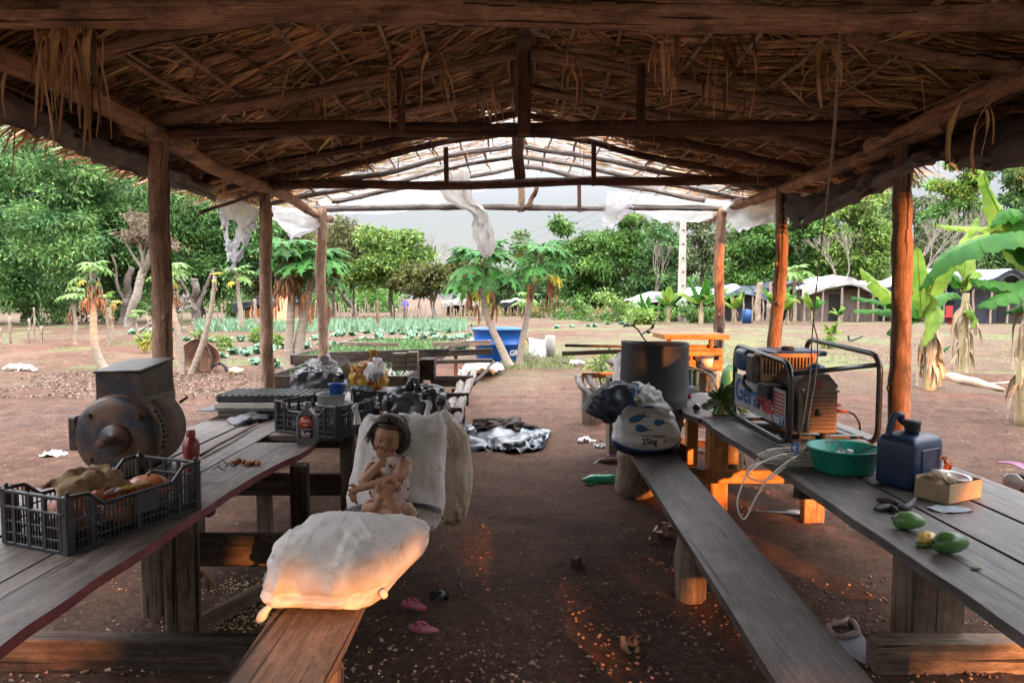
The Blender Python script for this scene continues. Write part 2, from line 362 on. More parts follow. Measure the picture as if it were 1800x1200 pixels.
add_weave(SACK); add_weave(SACK_T)

def strips(name, m, T, items, rng):
    """hanging dead leaf strips: items = (start, (dx,dy), length, width)"""
    V = []; Q = []
    for (p, d, L_, w_) in items:
        p = np.array(tuple(p)); a = rng.uniform(0, 6.3); s = np.array([math.cos(a), math.sin(a), rng.normal(0,.2)]); b0 = len(V); n = 6; ph = rng.uniform(0,6); k2 = rng.uniform(-.12,.12,2)
        for i in range(n+1):
            t = i/n; c = p+np.array([d[0]*math.sin(t*1.9)+k2[0]*L_*t*t, d[1]*math.sin(t*1.9)+k2[1]*L_*t*t, .10*L_*math.sin(t*2.5)-L_*t*t*.2-L_*t*.8]); tw = ph+t*2.2; s2 = s*math.cos(tw)+np.array([-s[1], s[0], 0])*math.sin(tw); ww = w_*(.35+.65*math.sin(PI*min(.97, t*.85+.12)))*(1+.15*math.sin(i*2.3+ph))
            V += [c-s2*ww*.5, c+np.array([0,0,.12*ww])+np.array([-s2[1],s2[0],0])*ww*.18, c+s2*ww*.5]
        for i in range(n):
            q = b0+3*i; Q += [(q, q+1, q+4, q+3), (q+1, q+2, q+5, q+4)]
    return fast_mesh(name, np.array(V), np.array(Q), m, T)
# ------------------------------------------------------------ ground
def vnoise(X, Y, s, seed):
    """numpy value noise"""
    x = X*s+seed*17.3; y = Y*s+seed*31.7; xi = np.floor(x).astype(int); yi = np.floor(y).astype(int); fx = x-xi; fy = y-yi
    fx = fx*fx*(3-2*fx); fy = fy*fy*(3-2*fy)
    def h(a, b): 
        v = np.sin(a*127.1+b*311.7+seed*7.7)*43758.5453; return v-np.floor(v)
    return (h(xi,yi)*(1-fx)+h(xi+1,yi)*fx)*(1-fy)+(h(xi,yi+1)*(1-fx)+h(xi+1,yi+1)*fx)*fy
def fbm(X, Y, s, seed, o=4):
    r = 0; a = .5
    for k in range(o): r = r + a*vnoise(X, Y, s*2**k, seed+k); a *= .5
    return r
def road_mask(X, Y):
    # left: track crossing behind the shelter side; right: wide trodden road
    c = 8.6 - .02*X; L = np.clip(1.35-np.abs(Y-(10.2+.25*(X+3)))/1.7, 0, 1)*(X < -2.2)
    Rr = np.clip(1.4-np.abs(Y-(9.6-.25*(X-3)))/3.2, 0, 1)*(X > 1.2)
    M = np.clip(1.3-np.abs(Y-11)/2.2, 0, 1)*(np.abs(X) <= 2.6)
    return np.clip(L+Rr+M*.8, 0, 1)
def height(X, Y):
    h = (fbm(X, Y, .8, 3)-.47)*.10 + (fbm(X, Y, 4.2, 9, 3)-.43)*.055 + (fbm(X, Y, 15, 19, 2)-.37)*.026
    rd = road_mask(X, Y); tr = np.sin((Y-.25*X*np.sign(-X-.1))*9+vnoise(X, Y, .35, 5)*5)*.022*rd
    h = h*(1-.35*rd)+tr
    # bank along the field edge on the right and furrows in the field
    h = h + .10*np.exp(-((Y-(14.6-.12*(X-4)))/.5)**2)*(X > 3)
    h = h + np.where((Y > 15) & (X < 4), .035*np.sin((X*.3+Y)*2.4), 0)*np.clip((Y-15)/3, 0, 1)*np.clip((60-Y)/20, 0, 1)
    return h*np.clip(Y+3, .3, 1)*np.clip(120/(np.abs(Y)+60), 0, 1)
yy = np.concatenate([np.linspace(-6, 1.0, 22)[:-1], 1.0*np.exp(np.linspace(0, math.log(60), 400)), np.geomspace(60, 900, 26)[1:], [1500, 2500]])
uu = np.linspace(-1, 1, 330); 
V = []
for y in yy:
    half = max(y, 3.2)*1.35+2.0; edge = 2600 if True else 0
    xs = uu*half*.97; xs[0] = -2600; xs[-1] = 2600
    V.append(np.stack([xs, np.full_like(xs, y)], 1))
V = np.stack(V); X, Y = V[..., 0], V[..., 1]; Z = height(X, Y); Z[:, 0] = 0; Z[:, -1] = 0
nr, nc = X.shape; idx = np.arange(nr*nc).reshape(nr, nc)
Q = np.stack([idx[:-1, :-1], idx[:-1, 1:], idx[1:, 1:], idx[1:, :-1]], -1).reshape(-1, 4)
m = bpy.data.materials.new('red_earth'); m.use_nodes = True; N = m.node_tree.nodes; L = m.node_tree.links; b = N['Principled BSDF']
b.inputs['Roughness'].default_value = .95; b.inputs['Specular IOR Level'].default_value = .2
at = N.new('ShaderNodeAttribute'); at.attribute_name = 'soil'; tc = N.new('ShaderNodeTexCoord')
def noise_n(s, d=8, r=.65, st=None):
    n = N.new('ShaderNodeTexNoise'); n.inputs['Scale'].default_value = s; n.inputs['Detail'].default_value = d; n.inputs['Roughness'].default_value = r
    if st:
        mp = N.new('ShaderNodeMapping'); mp.inputs['Scale'].default_value = st; L.new(tc.outputs['Object'], mp.inputs[0]); L.new(mp.outputs[0], n.inputs[0])
    else: L.new(tc.outputs['Object'], n.inputs[0])
    return n
def ramp(n, stops):
    r = N.new('ShaderNodeValToRGB'); e = r.color_ramp.elements
    while len(e) < len(stops): e.new(.5)
    for k, (p, c) in enumerate(stops): e[k].position = p; e[k].color = (*c, 1)
    L.new(n.outputs[0], r.inputs[0]); return r
def mixc(f, a, bb):
    q = N.new('ShaderNodeMixRGB'); L.new(f, q.inputs[0]); L.new(a, q.inputs[1]); L.new(bb, q.inputs[2]); return q.outputs[0]
n1 = noise_n(1.3); n2 = noise_n(22, 8, .75); n3 = noise_n(5, 8, .7); n5 = noise_n(90, 4, .7)
soil = ramp(n3, [(.3, (.050,.023,.014)), (.55, (.105,.056,.035)), (.72, (.16,.095,.064))])
road = ramp(n3, [(.3, (.050,.029,.022)), (.7, (.115,.075,.058))])
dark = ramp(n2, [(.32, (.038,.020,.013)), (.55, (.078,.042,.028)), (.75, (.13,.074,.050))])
dry = ramp(n2, [(.3, (.045,.030,.019)), (.5, (.10,.070,.045)), (.72, (.19,.14,.095))])
grn = ramp(n2, [(.35, (.06,.085,.03)), (.6, (.13,.17,.065)), (.75, (.22,.2,.10))])
sep = N.new('ShaderNodeSeparateColor'); L.new(at.outputs['Color'], sep.inputs[0])
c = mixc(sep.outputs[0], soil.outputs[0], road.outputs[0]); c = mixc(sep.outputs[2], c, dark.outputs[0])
c = mixc(sep.outputs[1], c, dry.outputs[0]); c = mixc(at.outputs['Alpha'], c, grn.outputs[0])
sp = ramp(n5, [(.62, (0,0,0)), (.68, (1,1,1))]); lt = N.new('ShaderNodeRGB'); lt.outputs[0].default_value = (.40,.31,.24,1)
mm = N.new('ShaderNodeMath'); mm.operation = 'MULTIPLY'; mm.inputs[1].default_value = .45; L.new(sp.outputs[0], mm.inputs[0]); c = mixc(mm.outputs[0], c, lt.outputs[0])
nb_ = noise_n(1.1, 9, .72); rb_ = ramp(nb_, [(.30, (.50,.46,.44)), (.5, (.95,.95,.95)), (.68, (1.30,1.25,1.2))]); q9 = N.new('ShaderNodeMixRGB'); q9.blend_type = 'MULTIPLY'; q9.inputs[0].default_value = .8; L.new(c, q9.inputs[1]); L.new(rb_.outputs[0], q9.inputs[2]); c = q9.outputs[0]
n6 = noise_n(26, 12, .85); r6 = ramp(n6, [(.38, (.35,.32,.30)), (.5, (1,1,1)), (.62, (1.7,1.6,1.55))]); q8 = N.new('ShaderNodeMixRGB'); q8.blend_type = 'MULTIPLY'; q8.inputs[0].default_value = .75; L.new(c, q8.inputs[1]); L.new(r6.outputs[0], q8.inputs[2]); c = q8.outputs[0]
L.new(c, b.inputs['Base Color']); bp = N.new('ShaderNodeBump'); bp.inputs['Strength'].default_value = 1; bp.inputs['Distance'].default_value = .03; L.new(n6.outputs[0], bp.inputs['Height']); L.new(bp.outputs[0], b.inputs['Normal'])
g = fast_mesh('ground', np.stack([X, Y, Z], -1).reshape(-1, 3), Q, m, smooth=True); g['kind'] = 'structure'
rd = road_mask(X, Y)*np.clip(.6+.8*fbm(X, Y, .7, 33), 0, 1)
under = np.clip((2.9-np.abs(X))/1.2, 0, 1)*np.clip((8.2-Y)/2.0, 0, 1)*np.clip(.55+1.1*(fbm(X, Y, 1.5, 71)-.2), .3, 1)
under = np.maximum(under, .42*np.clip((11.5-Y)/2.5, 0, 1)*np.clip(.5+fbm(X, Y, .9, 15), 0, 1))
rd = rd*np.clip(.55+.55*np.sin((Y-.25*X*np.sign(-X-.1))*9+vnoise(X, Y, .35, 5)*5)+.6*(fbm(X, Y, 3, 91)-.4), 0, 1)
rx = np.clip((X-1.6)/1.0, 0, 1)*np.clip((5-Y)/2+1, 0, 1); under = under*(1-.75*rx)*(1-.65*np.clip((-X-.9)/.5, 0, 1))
litter = np.clip((fbm(X, Y, .5, 41)-.42)*7, 0, 1)*(Y > 11.8)*(1-rd)*.9
litter = np.maximum(litter, np.where((X > 3) & (Y > 15), .75, 0)*np.clip(.4+fbm(X, Y, .6, 4), 0, 1)); litter = np.maximum(litter, np.clip((Y-45)/15, 0, 1)*.8)
gr = np.clip((fbm(X, Y, .35, 57)-.5)*9, 0, 1)*(Y > 15)*np.clip((60-Y)/20+.5, 0, 1)*.6
gr = np.maximum(gr, np.clip(1-np.abs(Y-24-(X-4)*.6)/6, 0, 1)*(X > .5)*(X < 12)*.55*np.clip(fbm(X, Y, .8, 8)*2, 0, 1))
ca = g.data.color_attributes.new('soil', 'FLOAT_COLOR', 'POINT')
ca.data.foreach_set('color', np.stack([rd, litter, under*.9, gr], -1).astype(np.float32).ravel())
# ------------------------------------------------------------ the shelter
shelter = thing('thatched_shelter', 'open palm-thatched shelter with log posts and dark beams over the tables', 'shelter', (0, 0, 0))
XL, XR, RX = -2.37, 2.53, .04
def roof_z(x, y=0): return 3.31 - .197*abs(x-RX) + .03*nz3(x*.6, y*.8, 3)
def part(name, fn, m):
    mb = MB(); fn(mb); return mb.build(name, m, shelter)
ROWS = [2.62, 4.53, 6.63, 8.33]
eave_z = 2.72
posts = {}
for side, xs in ((-1, [(-2.33, 4.53), (-2.40, 6.63), (-2.33, 8.33)]), (1, [(2.55, 4.53), (2.56, 6.63), (2.50, 8.33)])):
    for (x, y) in xs:
        def f(mb):
            log(mb, (x+random.uniform(-.03,.03), y, -.15), (x, y, eave_z+.02), .068, .055, n=14, amp=.022, seg=14, wob=.3)
            for k in range(5):
                z = random.uniform(.8, 2.5); a = random.uniform(0, 6.3)
                mb.blob((x+.055*math.cos(a), y+.055*math.sin(a), z), (.018,.018,.026), nu=8, nv=5)
        part('post', f, W_LOG if side < 0 or y > 8 else W_LOGR)
for x in (XL-.02, XR+.02):   # posts of the near bays, outside the picture but carrying the roof
    for y in (2.2, .1): part('post', lambda mb: log(mb, (x*1.12, y, -.15), (x*1.08, y, eave_z-.02), .065, .055, n=10), W_LOG)
part('eave_beam', lambda mb: (log(mb, (XL-.02, 8.95, 2.68), (XL+.02, 4.2, 2.70), .05, .058, n=14, amp=.03, seg=12), log(mb, (XL+.05, 4.9, 2.72), (XL+.0, -1.5, 2.72), .055, .065, n=14, amp=.03, seg=12)), W_BEAM_LIT)
part('eave_beam', lambda mb: (log(mb, (XR-.02, 8.95, 2.68), (XR+.02, 4.1, 2.69), .05, .06, n=14, amp=.03, seg=12), log(mb, (XR-.02, 4.9, 2.72), (XR-.01, -1.5, 2.73), .062, .07, n=14, amp=.025, seg=12)), W_BEAM_LIT)
part('ridge_beam', lambda mb: log(mb, (RX, -1.5, 3.245), (RX, 5.9, 3.235), .05, .045, n=16), W_CHORD)
# tie beams
part('tie_beam', lambda mb: log(mb, (-3.0, 2.58, 2.715), (3.0, 2.64, 2.680), .049, .047, n=22, amp=.035, seg=14, wob=.35), W_BEAM_LIT)
part('tie_beam', lambda mb: log(mb, (XL-.1, 4.56, 2.735), (XR+.05, 4.55, 2.76), .045, .052, n=20, amp=.02, seg=12), W_CHORD)
part('tie_beam', lambda mb: log(mb, (XL-.12, 6.62, 2.73), (XR+.1, 6.62, 2.785), .042, .042, n=20, amp=.02, seg=12), W_CHORD)
part('tie_beam', lambda mb: log(mb, (XL-.1, 8.35, 2.73), (XR+.15, 8.35, 2.735), .038, .036, n=20, amp=.025, seg=10, wob=.35), W_GREY)
def board(x, y, z0, z1, w, t=.035, nm='king_post', m=W_CHORD):
    part(nm, lambda mb: mb.box((x, y, (z0+z1)/2), (w, t, z1-z0), rotm(0, random.uniform(-.02,.02), 0)), m)
board(P(922,150,4.45).x, 4.47, 2.70, 3.42, .085, .06); part('king_post', lambda mb: log(mb, (RX+.06, 2.7, 2.68), (RX+.05, 2.7, 3.2), .05, .05), W_LOG)
board(P(704,190,4.48).x, 4.50, 2.71, 3.14, .05, .03, 'strut'); board(P(1127,190,4.48).x, 4.50, 2.71, 3.16, .055, .03, 'strut')
part('king_post', lambda mb: mb.tube(bend(P(914,325,6.6), P(909,255,6.6)+Vector((0,0,.2)), 6, .01), .055, 8, wob=.2, flat=.5), W_CHORD)
board(P(785,290,6.6).x, 6.57, 2.70, 3.08, .045, .03, 'strut'); board(P(1043,290,6.6).x, 6.57, 2.72, 3.14, .045, .03, 'strut')
part('king_post', lambda mb: log(mb, P(917,372,8.33), P(910,300,8.33), .045, .04), W_LOG)
part('forked_branch', lambda mb: (log(mb, P(925,366,8.28), P(938,343,8.28), .035, .03, n=5), log(mb, P(938,345,8.28), P(946,312,8.28), .03, .022, n=5, amp=.03)), W_LOG)
board(P(1018,340,8.3).x, 8.29, 2.69, 3.10, .045, .03, 'strut'); board(P(816,340,8.3).x, 8.29, 2.72, 3.12, .045, .03, 'strut')
# rafters (pairs of poles from eave to ridge)
for i, (y, r, mm_) in enumerate([(-.9,.05,W_LOG), (.0,.05,W_LOG), (.9,.05,W_LOG), (1.4,.045,W_LOG), (2.3,.045,W_LOG), (3.40,.040,W_LOG), (4.6,.044,W_LOG), (5.3,.042,W_LOG), (6.1,.036,W_CHORD), (6.7,.036,W_CHORD), (7.25,.030,W_GREY), (7.8,.028,W_GREY), (8.38,.032,W_GREY)]):
    for sgn in (-1, 1):
        xe = (XL if sgn < 0 else XR)+sgn*.42; dy = random.uniform(-.12,.12)
        if y > 8.3: xe = XL+.15 if sgn < 0 else XR-.25
        ze = roof_z(xe)-.03; zr = 3.275
        if y > 7: zr -= .02
        part('rafter', lambda mb: log(mb, (xe, y+dy, ze), (RX+sgn*-.02, y, zr), r, r*.8, n=12, amp=.03, seg=9, wob=.3), mm_)
# frond ribs lying along the roof and their leaflets
LV = []; LQ = []
def leaflets(base, dirs, Ls, Ws, droop, store=(LV, LQ)):
    """3-segment bent strips; base (n,3) dirs (n,3) unit"""
    n = len(base); d = dirs/np.linalg.norm(dirs, axis=1, keepdims=True); side = np.cross(d, np.array([0,0,1.])+RNG.normal(0,.45,(n,3))); side /= np.linalg.norm(side, axis=1, keepdims=True)+1e-9
    v = np.zeros((n, 8, 3)); prof = [.45, 1, .8, .08]
    for k in range(4):
        t = k/3; c = base + d*(Ls*t)[:, None]; c[:, 2] -= droop*t*t; w = (Ws*prof[k])[:, None]*side*.5
        v[:, 2*k] = c-w; v[:, 2*k+1] = c+w
    st = sum(len(a) for a in store[0]); store[0].append(v.reshape(-1, 3))
    b0 = st + np.arange(n)[:, None]*8
    for k in range(3): store[1].append(np.concatenate([b0+2*k, b0+2*k+1, b0+2*k+3, b0+2*k+2], 1))
slope = .197
ribs = []
for sgn in (-1, 1):
    nrow = 13
    for r in range(nrow):
        dist = .10 + r*.245
        x0 = RX + sgn*dist
        if abs(x0) > 3.1: continue
        y = -1.3 + random.uniform(0, .6)
        while y < 8.9:
            ln = random.uniform(2.0, 2.6); y1 = min(y+ln, 9.0)
            xa = x0+random.uniform(-.05,.05); xb = x0+random.uniform(-.05,.05)
            za = roof_z(xa)+.030; zb = roof_z(xb)+.036
            ribs.append((sgn, Vector((xa, y, za)), Vector((xb, y1, zb))))
            y = y1 - .25
            if y > 8.3: break
random.shuffle(ribs)
def end_y(x): return 6.05 + .62*abs(x-RX) + .25*nz3(x*2, 1)     # where the thatch gets thin
for i, (sgn, a, b2) in enumerate(ribs):
    if i < 96:
        mb = MB(); mb.tube(bend(a, b2, 6, .025, i), [.017-.0013*k for k in range(7)], 6, wob=.1); mb.build('frond_rib', RIB, shelter)
    Ln = (b2-a).length; n = int(Ln/.0125); t = (np.arange(n)+RNG.random(n))/n
    base = np.array(a)[None]*(1-t)[:, None]+np.array(b2)[None]*t[:, None]
    thin = np.clip((base[:, 1]-np.array([end_y(x) for x in base[:, 0]]))/.35, 0, 1)
    keep = RNG.random(n) > thin*.80; base = base[keep]; n = len(base)
    for sd in (-1, 1):
        ang = RNG.normal(RNG.uniform(.1,.55), .10, n)+.25*np.sin(base[:, 1]*3.1+i)+RNG.normal(0,.35,n)*(RNG.random(n)<.12); dy = np.sin(ang); dx = np.cos(ang)*sd
        d = np.stack([dx, dy, -slope*np.sign(base[:, 0]-RX)*dx + np.abs(RNG.normal(0, .06, n))-np.abs(RNG.normal(0,.16,n))*(RNG.random(n)<.14)], 1)
        base[:, 2] += .020; Ls = RNG.uniform(.22, .42, n); th2 = np.clip((base[:, 1]-np.array([end_y(x) for x in base[:, 0]]))/.5, 0, 1)
        leaflets(base+RNG.normal(0,.006,(n,3)), d, Ls, RNG.uniform(.014,.030,n)*(1-.6*th2), RNG.uniform(0,.05,n)*(RNG.random(n)<.3))
# second layer above, along the slope the other way round, closes most gaps
n = 15000; xs = RNG.uniform(-3.1, 3.2, n); ys = RNG.uniform(-1.4, 8.7, n); ey = 6.05+.62*np.abs(xs-RX)
thin = np.clip((ys-ey+.15)/.5, 0, 1); k = (RNG.random(n) > thin*.93); xs = xs[k]; ys = ys[k]; n = len(xs)
base = np.stack([xs, ys, 3.31-.197*np.abs(xs-RX)+.065+RNG.uniform(0,.03,n)], 1); ang = RNG.normal(0,.5,n); sd = RNG.choice([-1,1],n)
d = np.stack([np.cos(ang)*sd, np.sin(ang), -slope*np.sign(xs-RX)*np.cos(ang)*sd], 1); leaflets(base, d, RNG.uniform(.3,.55,n), RNG.uniform(.016,.032,n), RNG.uniform(0,.03,n))
# loose curls and hanging strands under the roof
n = 380; xs = RNG.uniform(-3.0, 3.1, n); ys = 1.2+RNG.random(n)**.8*6.6; base = np.stack([xs, ys, 3.31-.197*np.abs(xs-RX)+.0], 1)
d = np.stack([RNG.normal(0,.55,n), RNG.normal(0,.55,n), -np.abs(RNG.normal(.5,.5,n))], 1); leaflets(base, d, RNG.uniform(.10,.26,n), RNG.uniform(.004,.012,n), RNG.uniform(0,.16,n))
HANG = []
for (u, v, Y, cnt, ln) in [(95,60,2.75,7,.42), (130,40,2.8,13,.45), (152,60,2.9,8,.40), (82,60,2.9,5,.3), (40,40,2.7,3,.3), (770,110,3.9,8,.3), (860,150,4.6,10,.35), (690,130,4.2,8,.3), (1180,60,3.2,16,.26), (1290,70,3.4,14,.3), (1010,120,4.4,8,.3), (560,150,4.6,8,.3), (1720,190,3.3,6,.3), (1450,90,3.2,12,.2), (620,200,5.2,8,.25), (1250,140,4.4,10,.25)]:
    c = np.array(tuple(P(u, v, Y)))
    for k in range(cnt): HANG.append((c+RNG.normal(0, .04, 3), (RNG.normal(0,.04), RNG.normal(0,.04)), RNG.uniform(.4,1.05)*ln*1.15, RNG.uniform(.008,.022)))
# ragged ends at the eaves
for sgn in (-1, 1):
    n = 420; ys = RNG.uniform(-1.4, 8.3, n); xe = RX+sgn*RNG.uniform(2.8, 3.15, n); base = np.stack([xe, ys, 3.31-.197*np.abs(xe-RX)+.03], 1)
    d = np.stack([sgn*np.abs(RNG.normal(.7,.3,n)), RNG.normal(0,.5,n), -np.abs(RNG.normal(.35,.3,n))], 1); leaflets(base, d, RNG.uniform(.12,.3,n), RNG.uniform(.005,.014,n), RNG.uniform(0,.14,n))
strips('hanging_leaves', THATCH, shelter, HANG, RNG)
th = fast_mesh('thatch', np.concatenate(LV), np.concatenate(LQ), THATCH, shelter)
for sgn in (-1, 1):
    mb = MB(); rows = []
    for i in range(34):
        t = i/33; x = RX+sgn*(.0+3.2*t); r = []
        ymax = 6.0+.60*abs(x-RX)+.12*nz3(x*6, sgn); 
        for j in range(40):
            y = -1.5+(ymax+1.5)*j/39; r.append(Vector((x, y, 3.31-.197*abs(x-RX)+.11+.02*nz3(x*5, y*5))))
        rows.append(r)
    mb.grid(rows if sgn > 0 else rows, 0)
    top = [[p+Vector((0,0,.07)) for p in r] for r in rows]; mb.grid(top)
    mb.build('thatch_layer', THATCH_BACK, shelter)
part('rafter', lambda mb: log(mb, P(350,375,6.4)+Vector((0,0,.0)), P(455,338,7.2), .018, .015, n=5), W_GREY)
# ------------------------------------------------------------ tarpaulins and plastic along the eaves
def cloth(name, rows, m, label, cat='tarpaulin', nu=6, nv=6, amp=.03, fr=6, seed=0, aniso=(1,1), hole=None, group=None, th=0):
    mb = MB(); g2 = sheet(rows, nu, nv, amp, fr, seed, aniso); mb.grid(g2, hole=hole); o = mb.build(name, m); tag(o, label, cat, group)
    if th: md = o.modifiers.new('thickness', 'SOLIDIFY'); md.thickness = th
    return o
top = lambda y, x: Vector((x, y, roof_z(x)+.03))
cloth('tarpaulin', [[Vector((-3.05, 2.0, 2.74)), Vector((-3.03, 3.2, 2.74)), Vector((-3.0, 4.2, 2.76)), Vector((-2.94, 5.4, 2.76)), Vector((-2.9, 6.6, 2.74))],
    [Vector((-2.96, 2.0, 2.60)), P(0,165,3.3), P(150,240,4.0), P(270,285,5.0), P(372,335,6.3)],
    [Vector((-2.8, 2.2, 2.48)), P(0,216,3.25), P(125,262,3.9), P(240,305,4.9), P(380,352,6.45)]], CLOTH_G, 'faded grey fabric tarpaulin sagging along the left eave in front of the mango trees', amp=.06, nu=10, nv=8, fr=7, aniso=(1,3), th=.004)
cloth('tarpaulin', [[Vector((3.15, 1.8, 2.74)), Vector((3.12, 3.0, 2.74)), Vector((3.05, 4.2, 2.74)), Vector((2.95, 5.2, 2.74)), P(1440,338,5.9)],
    [Vector((3.02, 1.8, 2.5)), P(1800,250,3.3), P(1690,262,3.8), P(1555,300,4.6), P(1425,372,5.6)],
    [Vector((2.95, 1.9, 2.36)), P(1805,292,3.25), P(1640,281,3.9), P(1560,328,4.7), P(1398,402,5.55)]], CLOTH_G, 'dusty grey tarpaulin hanging off the right eave with a dark folded tip', amp=.07, nu=10, nv=8, fr=7, seed=5, aniso=(1,3), th=.004)
cloth('dark_cloth_strip', [[P(1352,330,7.6), P(1400,345,6.2), P(1470,330,5.4), P(1530,300,4.9)], [P(1395,400,6.0), P(1420,385,5.6), P(1475,350,5.2), P(1540,316,4.8)]], mat('brown_cloth', (.05,.04,.035), (.10,.08,.07), rough=.9), 'narrow dark brown cloth strip hanging below the right tarpaulin tip', 'cloth', amp=.05, seed=3)
def hl(u, v):
    k = .3*nz3(u*9, v*9, 2)+.2*nz3(u*21, v*21, 5)
    return ((u-.40)/.14)**2+((v-.30)/.11)**2 < 1+k*2 or ((u-.62)/.09)**2+((v-.62)/.12)**2 < 1+k*2 or ((u-.86)/.12)**2+((v-.25)/.2)**2 < 1+k*2 or (u > .45 and v > .96+k*.3) or (u > .3 and v < .05-k*.3)
cloth('plastic_sheet', [[P(383,352,7.2), P(420,350,7.2), P(458,372,7.2)], [P(388,392,7.2), P(420,392,7.2), P(452,385,7.2)], [P(396,440,7.2), P(415,445,7.2), P(433,430,7.2)], [P(402,474,7.2), P(407,474,7.2), P(412,466,7.2)]], FILM, 'torn white plastic sheet with holes hanging at the left eave, ending in a point', 'plastic sheet', amp=.05, seed=2, hole=hl, nu=16, nv=16)
cloth('plastic_sheet', [[P(478,362,8.3), P(520,366,8.3), P(566,372,8.3)], [P(482,385,8.3), P(515,392,8.25), P(567,392,8.3)], [P(512,416,8.3), P(520,418,8.3), P(566,398,8.3)]], FILM, 'white plastic sheet knotted between the two far left posts', 'plastic sheet', amp=.07, seed=7)
cloth('plastic_sheet', [[P(560,352,8.9), P(680,318,9.0), P(800,290,9.0), P(905,292,9.0)], [P(570,372,8.9), P(690,352,9.0), P(800,322,9.0), P(900,308,9.0)], [P(585,376,8.9), P(700,372,9.0), P(790,352,9.0), P(890,315,9.0)]], FILM_T, 'thin see-through plastic sheet stretched across the far gable', 'plastic sheet', amp=.09, seed=9, fr=5)
tw = []
for (u, v, wd) in [(800,300,24), (800,330,28), (810,355,22), (838,368,14), (846,385,13), (850,410,19), (856,435,15), (855,450,5)]:
    tw.append([P(u-wd, v, 8.2), P(u-wd*.4, v+2, 8.08), P(u+wd*.4, v-2, 8.2), P(u+wd, v, 8.1)])
cloth('plastic_sheet', tw, film('dusty_film', (.55,.52,.48), .4, .12), 'twisted strip of dusty white plastic hanging down from the middle of the far beam', 'plastic sheet', amp=.05, fr=9, seed=12, aniso=(1,4))
cloth('plastic_sheet', [[P(1068,336,8.3), P(1090,338,8.25), P(1108,345,8.3)], [P(1062,372,8.3), P(1085,368,8.2), P(1112,366,8.3)], [P(1058,396,8.3), P(1078,398,8.25), P(1095,382,8.3)]], FILM, 'small crumpled white plastic rag on the far beam right of the centre', 'plastic sheet', amp=.08, fr=8, seed=15)
cloth('plastic_sheet', [[P(1085,335,8.5), P(1160,345,8.6), P(1270,352,8.6)], [P(1100,350,8.5), P(1170,365,8.6), P(1270,370,8.6)], [P(1115,368,8.5), P(1180,388,8.6), P(1268,382,8.6)]], FILM_T, 'thin plastic sheet drooping under the right half of the far gable', 'plastic sheet', amp=.08, fr=6, seed=17)
cloth('plastic_sheet', [[P(1270,352,8.0), P(1330,345,7.6), P(1430,330,7.0)], [P(1275,378,8.0), P(1330,375,7.6), P(1425,350,7.0)], [P(1298,410,8.0), P(1340,395,7.7), P(1400,372,7.2)]], FILM, 'pale plastic sheet billowing between the two far right posts', 'plastic sheet', amp=.09, fr=6, seed=19)
# ------------------------------------------------------------ tables and benches
def place(T, loc, rz=0, rx=0, ry=0):
    T.location = loc; T.rotation_euler = (rx, ry, rz); return T
def plank_outline(mb, le, re_, z, th, mi=0, edge=None, hd=0):
    """plank running along Y between left edge points and right edge points [(x,y)...]"""
    n = len(le); b = len(mb.v); o = random.random()*9
    for (x, y) in le: mb.v += [Vector((x, y, z)), Vector((x, y, z-th))]
    for (x, y) in re_: mb.v += [Vector((x, y, z)), Vector((x, y, z-th))]
    r = b+2*n
    for i in range(n-1):
        (xa, ya), (xb, yb), (xc, yc), (xd, yd) = le[i], re_[i], re_[i+1], le[i+1]
        uv = [(ya, xa+o), (yb, xb+o), (yc, xc+o), (yd, xd+o)]
        mb.face((b+2*i, r+2*i, r+2*i+2, b+2*i+2), mi, uv); mb.face((b+2*i+1, b+2*i+3, r+2*i+3, r+2*i+1), mi, uv)
        mb.face((b+2*i, b+2*i+2, b+2*i+3, b+2*i+1), mi, [(ya, o), (yd, o), (yd, o+th), (ya, o+th)])
        mb.face((r+2*i, r+2*i+1, r+2*i+3, r+2*i+2), edge if edge is not None else mi, [(yb, o), (yb, o+th), (yc, o+th), (yc, o)])
    mb.face((b, b+1, r+1, r), mi, [(0, 0), (0, th), (.3, th), (.3, 0)]); e = 2*(n-1)
    mb.face((b+e, r+e, r+e+1, b+e+1), mi, [(0, 0), (.3, 0), (.3, th), (0, th)])
W_RED = mat('worn_red_paint', (.13,.028,.032), (.20,.055,.055), scale=14, rough=.55, c3=(.22,.17,.14), s3=30, t3=.60, w3=.08)
TZ = .71
lt = thing('plank_table', 'long grey plank table on the left with a worn dark red front edge', 'table', (-1.85, 2.8, 0), 'long plank tables')
def ys(a, b2, n): return [a+(b2-a)*i/(n-1) for i in range(n)]
Ysl = ys(.9, 4.42, 22)
def edgeL(y): return -1.385+.022*math.sin(y*1.7+.5)+.008*math.sin(y*5)+(.08*max(0, y-3.6))+ .03*nz3(y*3, 2)
def sl(p, y): return p+.006*nz3(y*2, p*7)
mb = MB(); plank_outline(mb, [(sl(-1.70, y), y) for y in Ysl], [(edgeL(y), y) for y in Ysl], TZ, .038, 0, 1); mb.build('table_plank', [W_TOP, W_RED], lt)
mb = MB(); Y2 = ys(.9, 5.2, 14); plank_outline(mb, [(sl(-2.03, y), y) for y in Y2], [(sl(-1.715, y), y) for y in Y2], TZ-.002, .036); mb.build('table_plank', W_TOP, lt)
mb = MB(); plank_outline(mb, [(sl(-2.38, y), y) for y in Y2], [(sl(-2.05, y), y) for y in Y2], TZ+.001, .036); mb.build('table_plank', W_TOP, lt)
def leg(T, x, y, w, d, z1, z0=-.05, rz=0, m=W_LEG, nm='leg', tilt=0):
    mb = MB(); mb.box((x, y, (z0+z1)/2), (w, d, z1-z0), rotm(tilt, 0, rz), bev=.006); return mb.build(nm, m, T)
